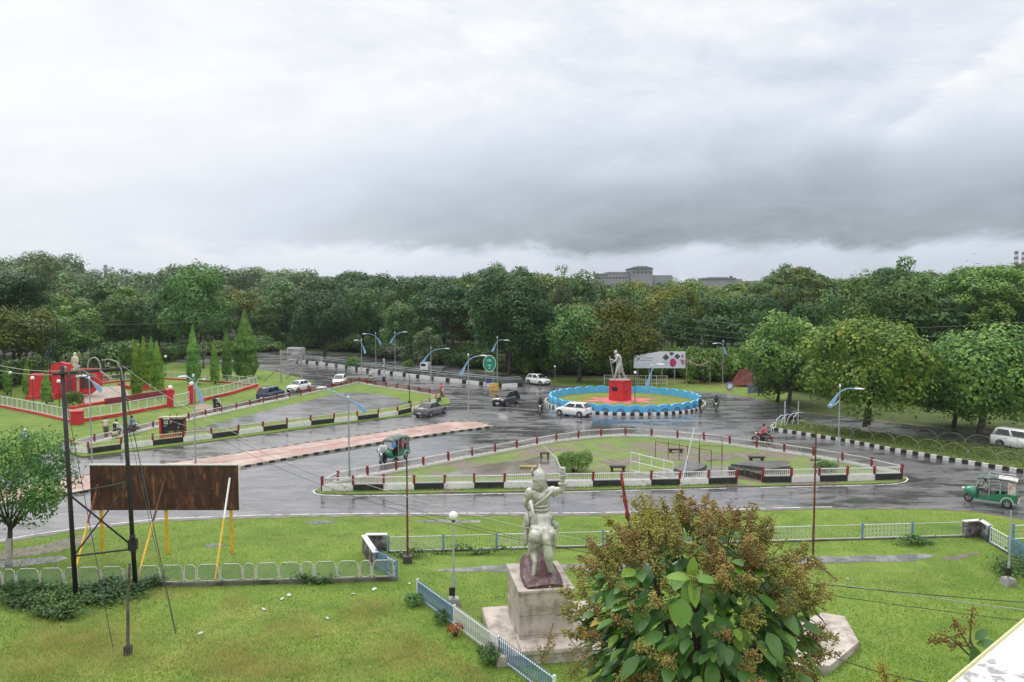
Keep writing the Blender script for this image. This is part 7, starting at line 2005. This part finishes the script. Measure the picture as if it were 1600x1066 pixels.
# leafy ground cover filling the striped-kerb island
q = poly_points([(1235, 672), (1312, 684), (1400, 699), (1600, 732), (1760, 757), (1760, 730), (1600, 712), (1425, 690), (1312, 676)], 15000, .24)
q[:, 2] += np.abs(np.random.default_rng(8).normal(0, .16, len(q))) + .12 * (np.sin(q[:, 0] * 1.7) * np.sin(q[:, 1] * 1.3) + 1)
nq = np.random.default_rng(9).normal(size=q.shape) * .5; nq[:, 2] += 1
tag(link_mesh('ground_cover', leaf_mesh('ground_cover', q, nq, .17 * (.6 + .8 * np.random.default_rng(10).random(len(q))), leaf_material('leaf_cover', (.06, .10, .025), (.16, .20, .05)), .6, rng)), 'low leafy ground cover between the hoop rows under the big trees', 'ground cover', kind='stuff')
# dark creeping weeds along the chain-link fence
wp = []
for cu, cv, su, sv, n in ((120, 935, 60, 12, 5200), (30, 925, 35, 8, 1800), (190, 925, 30, 10, 2400), (90, 962, 30, 7, 1700), (50, 945, 40, 10, 1800), (235, 915, 18, 5, 600), (490, 911, 25, 3, 450), (1430, 850, 25, 4, 500), (1580, 890, 25, 14, 1200), (640, 870, 22, 4, 300), (740, 866, 60, 2.5, 500)):
    uu = rng.normal(cu, su * .6, n); vv = rng.normal(cv, sv * .6, n); x = (uu - 800) / FPX; y = -(vv - 533) / FPX; t_ = -H / (-SP + y * CP)
    wp.append(np.stack([x * t_, (CP + y * SP) * t_, np.abs(rng.normal(0, .13, n)) + .04 + .13 * (np.sin(x * t_ * 3.1) * np.sin((CP + y * SP) * t_ * 2.3) + .6)], 1))
C = np.concatenate(wp); N = rng.normal(size=C.shape) * .5; N[:, 2] += 1
link_ = link_mesh('weeds', leaf_mesh('weeds', C, N, .13 * (.6 + .8 * rng.random(len(C))), leaf_material('leaf_weed', (.025, .065, .022), (.08, .16, .04)), .7, rng)); tag(link_, 'dark creeping weeds over the foot of the fences', 'weeds', kind='stuff')

# ------------------------------------------------------------------ flowering tree in the foreground
tc_ = PT(1088, 985, 11.4)
t = thing('flowering_tree', 'big-leaved teak tree with brown and yellow flower sprays in the centre foreground', 'tree', (tc_.x, tc_.y, 0))
rg = np.random.default_rng(5); rq = random.Random(9)
z0c = 7.92; RX, RZ = 1.66, 1.72
# broad leaves: a curved 2x4 grid with a bent midrib
def big_leaves(n, seed, mat, smin, smax, sel):
    r = random.Random(seed); m = MB()
    for i in range(n):
        for _ in range(200):
            th = r.uniform(0, 2 * pi); e = math.asin(r.uniform(-.95, .97)); k = r.uniform(.50, 1.0)
            p = Vector((RX * k * cos(th) * cos(e), RX * k * sin(th) * cos(e), z0c + RZ * k * sin(e)))
            if sel(p, r): break
        dr = Vector((cos(th) * cos(e), sin(th) * cos(e), sin(e) * .2 - .35 + r.uniform(-.4, .35))) + Vector((r.uniform(-.5, .5), r.uniform(-.5, .5), 0)); dr.normalize()
        up = Vector((r.uniform(-.45, .45), r.uniform(-.45, .45), 1)); sd = dr.cross(up).normalized(); nm = sd.cross(dr).normalized()
        L_ = r.uniform(smin, smax); W_ = L_ * r.uniform(.50, .62); curl = r.uniform(.05, .35); fold = r.uniform(.10, .35)
        vs = []
        rows = ((0, .06), (.12, .55), (.32, .95), (.52, 1.0), (.72, .78), (.88, .42), (1.0, .03))
        for a, w in rows:
            c = p + dr * (L_ * a) - nm * (L_ * curl * a * a)
            wv_ = 1 + .08 * sin(a * 20 + i)
            for s in (-1, 0, 1): vs.append(c + sd * (s * W_ / 2 * w * wv_) + nm * (abs(s) * W_ * .5 * w * fold))
        fs = []
        for a in range(len(rows) - 1):
            for s in (0, 1): fs.append((a * 3 + s, a * 3 + s + 1, a * 3 + s + 4, a * 3 + s + 3))
        m.add(vs, fs); m.tube([p - dr * .06, p + dr * .02], .006, 3, 0)
    return m.mesh('leaves', [mat], True)
def teakmat(name, dark, light, rough=.42):
    m, nt, b, ov, (x, y, z) = nodes_of(name)
    g = nt.nodes.new('ShaderNodeNewGeometry'); ri = E(nt, g.outputs['Random Per Island'])
    c = mixc(nt, ri, dark, light); c = mixc(nt, noise(nt, ov, 9.0, 4, .6).smooth(.5, .75) * .5, c, [k * .5 for k in dark])
    c = mixc(nt, noise(nt, ov, 3.0, 4).smooth(.60, .72) * .45, c, (.20, .16, .03))
    nt.links.new(c.s, b.inputs['Base Color']); b.inputs['Roughness'].default_value = rough
    tr = nt.nodes.new('ShaderNodeBsdfTranslucent'); nt.links.new(c.s, tr.inputs['Color']); mx = nt.nodes.new('ShaderNodeMixShader'); mx.inputs[0].default_value = .22
    nt.links.new(b.outputs[0], mx.inputs[1]); nt.links.new(tr.outputs[0], mx.inputs[2]); nt.links.new(mx.outputs[0], nt.nodes['Material Output'].inputs[0])
    set_bump(nt, b, noise(nt, ov, 60.0, 3), .3, .004)
    return m
TK = teakmat('teak_leaf', (.035, .115, .020), (.105, .240, .038)); TKY = teakmat('teak_leaf_young', (.10, .24, .025), (.24, .38, .045)); TKO = teakmat('teak_leaf_yellow', (.38, .30, .03), (.50, .36, .05))
def low_front(p, r): return (p.z < z0c + .95 + .5 * sin(p.x * 3)) or r.random() < .28
link_mesh('leaves', big_leaves(1050, 1, TK, .20, .42, low_front), t)
link_mesh('leaves', big_leaves(380, 4, TK, .16, .30, lambda p, r: True), t)
link_mesh('young_leaves', big_leaves(230, 2, TKY, .18, .34, lambda p, r: p.z < z0c + 1.3), t)
link_mesh('yellow_leaves', big_leaves(9, 3, TKO, .14, .26, lambda p, r: p.y < .2), t)
# the bright young shoot facing the camera
m = MB()
sh_ = PT(1080, 905, tc_.y - 1.35) - Vector((tc_.x, tc_.y, 0))
def one_leaf(m, p, dr, L_, W_, curl, fold):
    up = Vector((0, -.5, 1)); sd = dr.cross(up).normalized(); nm = sd.cross(dr).normalized(); rows = ((0, .08), (.12, .5), (.32, .95), (.52, 1.0), (.72, .8), (.88, .45), (1.0, .02)); vs = []; fs = []
    for a, w in rows:
        c = p + dr * (L_ * a) - nm * (L_ * curl * a * a)
        for s in (-1, 0, 1): vs.append(c + sd * (s * W_ / 2 * w) + nm * (abs(s) * W_ * .5 * w * fold))
    for a in range(len(rows) - 1):
        for s in (0, 1): fs.append((a * 3 + s, a * 3 + s + 1, a * 3 + s + 4, a * 3 + s + 3))
    m.add(vs, fs)
for dr, L_, W_ in (((.05, -.2, .95), .30, .15), ((-.9, -.3, .35), .36, .16), ((.95, -.3, .15), .38, .16), ((-.30, -.5, -.75), .34, .20), ((.08, -.6, -.75), .36, .16)):
    one_leaf(m, sh_, Vector(dr).normalized(), L_, W_, .25, .25)
one_leaf(m, sh_ + Vector((-.14, -.1, -.22)), Vector((-.10, -.45, -.85)).normalized(), .38, .27, .05, .12)
m.build('young_leaves', TKY, t, smooth=True)
# flower / seed sprays: fine forked stalks carrying hundreds of beads
def spray_mesh(mats, items, seed):
    r = random.Random(seed); stalk = MB(); cen = []; col = []
    for p, d, ln, spread, nb in items:
        p = Vector(p); d = Vector(d).normalized(); tipp = p + d * ln
        stalk.tube([p - d * .15, p.lerp(tipp, .5), tipp], [.009, .006, .003], 4, 0)
        for b_ in range(nb):
            k = r.uniform(.12, 1); base = p.lerp(tipp, k); side = Vector((r.gauss(0, 1), r.gauss(0, 1), r.gauss(.35, .7))).normalized()
            l2 = spread * (1.15 - k * .75) * r.uniform(.45, 1); e_ = base + side * l2
            stalk.tube([base, e_], [.0035, .002], 3, 0, cap=False)
            for q in range(5):
                e2 = base.lerp(e_, r.uniform(.5, 1.05)) + Vector((r.gauss(0, 1), r.gauss(0, 1), r.gauss(0, 1))) * .022
                cen.append(e2); col.append(r.random())
    return stalk, cen
def beads(cen, rad, mats_name, mat, seed):
    rgb = np.random.default_rng(seed); C = np.array([tuple(c) for c in cen]); n = len(C)
    r_ = rad * (.6 + .8 * rgb.random(n))[:, None]
    D = np.array([(1, 0, 0), (-1, 0, 0), (0, 1, 0), (0, -1, 0), (0, 0, 1), (0, 0, -1)], float)
    V = (C[:, None] + D[None] * r_[:, None]).reshape(-1, 3)
    F = np.array([(0, 2, 4), (2, 1, 4), (1, 3, 4), (3, 0, 4), (2, 0, 5), (1, 2, 5), (3, 1, 5), (0, 3, 5)])
    idx = (np.arange(n)[:, None, None] * 6 + F[None]).reshape(-1).astype(np.int32); nf = n * 8
    me = bpy.data.meshes.new(mats_name); me.vertices.add(6 * n); me.vertices.foreach_set('co', V.ravel().astype(np.float32)); me.loops.add(nf * 3); me.loops.foreach_set('vertex_index', idx)
    me.polygons.add(nf); me.polygons.foreach_set('loop_start', np.arange(0, nf * 3, 3, dtype=np.int32)); me.polygons.foreach_set('loop_total', np.full(nf, 3, np.int32)); me.materials.append(mat); me.update(calc_edges=True)
    return me
SEED = leaf_material('seed_brown', (.17, .095, .03), (.37, .225, .06), (.50, .40, .09), .1, .7, 1.2); SEEDY = leaf_material('seed_yellow', (.22, .19, .04), (.52, .44, .08), (.34, .34, .08), .1, .7, 1.2)
STK = pmat('seed_stalk', (.14, .11, .05), .8)
items = []; ry = random.Random(33)
for i in range(235):
    th = ry.uniform(0, 2 * pi); top_ = ry.random() < .74
    e = math.asin(ry.uniform(.30, .98)) if top_ else math.asin(ry.uniform(-.7, .25)); k = ry.uniform(.82, 1.04)
    if not top_: th = ry.uniform(pi * .95, pi * 2.05)
    p = (RX * k * cos(th) * cos(e), RX * k * sin(th) * cos(e), z0c + RZ * k * sin(e))
    items.append((p, (cos(th) * cos(e) * .8, sin(th) * cos(e) * .8, sin(e) * .7 + .35), ry.uniform(.25, .46), ry.uniform(.14, .25), ry.randint(20, 34)))
for (du, dv) in ((880, 960), (900, 1010), (860, 990), (885, 1040), (920, 940), (1010, 1040), (1050, 1055), (1100, 1050), (970, 1060), (1290, 930), (1300, 900), (1180, 1020), (1220, 1050), (880, 930)):
    q = PT(du, dv, tc_.y - ry.uniform(.2, 1.2)) - Vector((tc_.x, tc_.y, 0)); items.append((tuple(q), (ry.uniform(-.5, .3), -.2, ry.uniform(-.4, .6)), .38, .24, 26))
stk, cen = spray_mesh(None, items, 3)
stk.build('flower_stalks', STK, t)
half = [c for c in cen if (hash((round(c.x * 3), round(c.z * 3))) % 5) < 3]; oth = [c for c in cen if not (hash((round(c.x * 3), round(c.z * 3))) % 5) < 3]
link_mesh('flower_sprays', beads(half, .013, 'flower_sprays', SEED, 1), t); link_mesh('flower_sprays', beads(oth, .014, 'flower_sprays', SEEDY, 2), t)
m = MB(); m.tube([(0, 0, -.1), (.05, 0, 3), (0, .05, 6.2), (0, 0, 7.4)], [.16, .13, .10, .08], 10)
for i in range(46):
    th = rq.uniform(0, 2 * pi); e = math.asin(rq.uniform(-.4, .95)); s_ = Vector((0, 0, rq.uniform(5.6, 7.6))); e_ = Vector((RX * .9 * cos(th) * cos(e), RX * .9 * sin(th) * cos(e), z0c + RZ * .9 * sin(e)))
    m.tube([s_, s_.lerp(e_, .5) + Vector((0, 0, -.12)), e_], [.05, .03, .012], 6)
m.build('trunk', BARK, t, smooth=True)

# twigs of a second tree by the parapet
b = PT(1516, 1000, 7.2); t = thing('leafy_twig', 'small leafy twig with dry seed heads beside the white parapet', 'plant', (b.x, b.y, 0))
m = MB(); bz = b.z
m.tube([(.5, .3, 0), (.42, .1, bz * .6), (.1, 0, bz - .25), (0, 0, bz)], [.05, .035, .014, .007], 6); m.tube([(.1, 0, bz - .25), (-.14, 0, bz - .02), (-.26, 0, bz + .06)], [.01, .007, .003], 5); m.tube([(0, 0, bz), (.0, 0, bz + .25)], [.007, .003], 5); m.build('stem', BARK, t)
m = MB()
for p_, d_, l_ in (((.02, 0, bz - .05), (.15, -.2, -.9), .26), ((.06, 0, bz - .04), (.8, -.2, .05), .24), ((.1, 0, bz - .2), (-.7, -.3, -.5), .2), ((.2, 0, bz - .4), (.7, -.4, -.4), .3), ((.25, 0, bz - .55), (-.8, -.2, -.3), .28), ((.05, 0, bz), (.6, .1, .5), .16)):
    one_leaf(m, Vector(p_), Vector(d_).normalized(), l_, l_ * .55, .2, .2)
m.build('leaves', TK, t, smooth=True)
stk, cen = spray_mesh(None, [((-.05, 0, bz), (-.3, 0, .5), .22, .10, 16), ((-.22, 0, bz + .02), (-.8, 0, -.2), .18, .10, 16), ((0, 0, bz + .1), (.05, 0, 1), .22, .05, 12), ((-.1, 0, bz - .05), (-.6, 0, .1), .15, .09, 12)], 8)
stk.build('seed_stalks', STK, t); link_mesh('seed_spray', beads(cen, .009, 'seed_spray', SEED, 4), t)
b = PT(1385, 1062, 7.8); t = thing('seed_sprig', 'yellowish seed sprig rising at the bottom edge left of the parapet', 'plant', (b.x, b.y, 0)); bz = b.z
m = MB(); m.tube([(.2, .2, 0), (.1, .1, bz * .7), (0, 0, bz + .05)], [.04, .025, .006], 6); m.build('stem', BARK, t)
stk, cen = spray_mesh(None, [((0, 0, bz - .1), (-.15, 0, 1), .28, .15, 26), ((0, 0, bz - .2), (.4, 0, .7), .26, .13, 22), ((0, 0, bz - .25), (-.6, 0, .6), .24, .13, 22)], 18)
stk.build('seed_stalks', STK, t); link_mesh('seed_spray', beads(cen, .010, 'seed_spray', SEEDY, 5), t)

# ------------------------------------------------------------------ far factory and chimneys
FAC = pmat('hazed_plaster', (.27, .26, .30), .8, var=.15, vscale=.05); FACD = pmat('far_building_dark', (.06, .06, .07), .6); FACR = pmat('hazed_roof_grey', (.18, .18, .21), .7)  # distance haze put into the wall and roof colours
def FX(u, v, Y): return PT(u, v, Y)
Yf = 560.0
t = thing('factory_building', 'large grey factory hall with raised central block above the wood', 'building', (FX(990, 458, Yf).x, Yf, 0)); xo = FX(990, 458, Yf).x
def fbox(name, u0, u1, v1, v0, dy, mat, depth=25):
    a, b_ = FX(u0, v0, Yf), FX(u1, v1, Yf); m = MB(); m.box(((a.x + b_.x) / 2 - xo, dy + depth / 2, (a.z + b_.z) / 2), (b_.x - a.x, depth, b_.z - a.z)); return m.build(name, mat, t)
fbox('central_block', 985, 1020, 419.5, 500, 0, FAC)
m = MB(); a, b_ = FX(983, 419.5, Yf), FX(1022, 416, Yf); mx_ = (a.x + b_.x) / 2 - xo; w_ = (b_.x - a.x)
m.loft([[(mx_ - w_ / 2, y, a.z), (mx_ + w_ / 2, y, a.z), (mx_ + w_ * .18, y, b_.z), (mx_ - w_ * .18, y, b_.z)] for y in (-1, 26)]); m.build('roof', FACR, t)
fbox('left_wing', 933, 984.5, 429, 500, 2, FAC); fbox('left_wing_roof', 932, 950, 427.5, 429, 1, FACR); fbox('roof_ridge', 950, 984.5, 425, 429, 3, FACR); fbox('right_wing', 1020.5, 1052, 430, 500, 3, FAC)
for k in range(9): fbox('window', 936 + k * 5.3, 939 + k * 5.3, 433, 435.5, 1.8, FACD, 1)
for k in range(5): fbox('window', 989 + k * 6.2, 992.5 + k * 6.2, 424, 427, -.2, FACD, 1)
t2 = thing('factory_shed', 'long low grey factory shed with roof vents, right part of the skyline', 'building', (FX(1145, 458, Yf).x, Yf, 0)); xo = FX(1145, 458, Yf).x; t = t2
fbox('shed_hall', 1103, 1160, 436, 500, 0, FAC); fbox('roof', 1102, 1150, 434, 436, -1, FACR); fbox('low_wing', 1160, 1190, 439, 500, 2, FAC); fbox('roof_vent', 1144, 1147, 431, 434, 4, FACD, 3); fbox('roof_ridge', 1110, 1140, 433, 434, 4, FACR, 8)
CHW = pmat('hazed_chimney_pale', (.36, .34, .40), .7); CHR = pmat('hazed_chimney_red', (.17, .13, .19), .7)  # distance haze put into both colours, turning the red mauve-grey
for lab, u, vt in (('left one of the two tall banded chimneys at the right skyline', 1585.5, 392), ('right one of the two tall banded chimneys at the right skyline', 1597, 393)):
    Yc = 620; b = FX(u, 458, Yc); hh = FX(u, vt, Yc).z; t = thing('chimney', lab, 'chimney', (b.x, Yc, 0), 0, 'factory chimneys')
    m = MB(); m.tube([(0, 0, 0), (0, 0, hh)], [2.1, 1.35], 14); m.build('shaft', CHW, t, smooth=True)
    for k in range(3): z = hh * (.97 - .09 * k); m = MB(); m.tube([(0, 0, z - 1.0), (0, 0, z + 1.0)], [1.50 + .07 * k, 1.44 + .07 * k], 14); m.build('band', CHR, t, smooth=True)
b = PT(166, 458, 420); hh = PT(166, 414, 420).z; t = thing('distant_tower', 'slender far tower just above the left skyline', 'tower', (b.x, 420, 0)); m = MB(); m.tube([(0, 0, 0), (0, 0, hh)], [1.3, .9], 10); m.build('shaft', CHW, t)
b = G(155, 618); 

# ------------------------------------------------------------------ haze
hz = MB(); hz.box((0, 480, 44), (1500, 1180, 92))
hm = bpy.data.materials.new('haze'); hm.use_nodes = True; nt = hm.node_tree
for n in list(nt.nodes):
    if n.type != 'OUTPUT_MATERIAL': nt.nodes.remove(n)
pv = nt.nodes.new('ShaderNodeVolumePrincipled'); pv.inputs['Color'].default_value = (.86, .92, 1.0, 1); pv.inputs['Density'].default_value = 0.00013; pv.inputs['Anisotropy'].default_value = 0.2
nt.links.new(pv.outputs[0], nt.nodes['Material Output'].inputs['Volume'])
tag(hz.build('haze', hm), 'thin pale damp air over the whole junction', 'haze', kind='stuff')
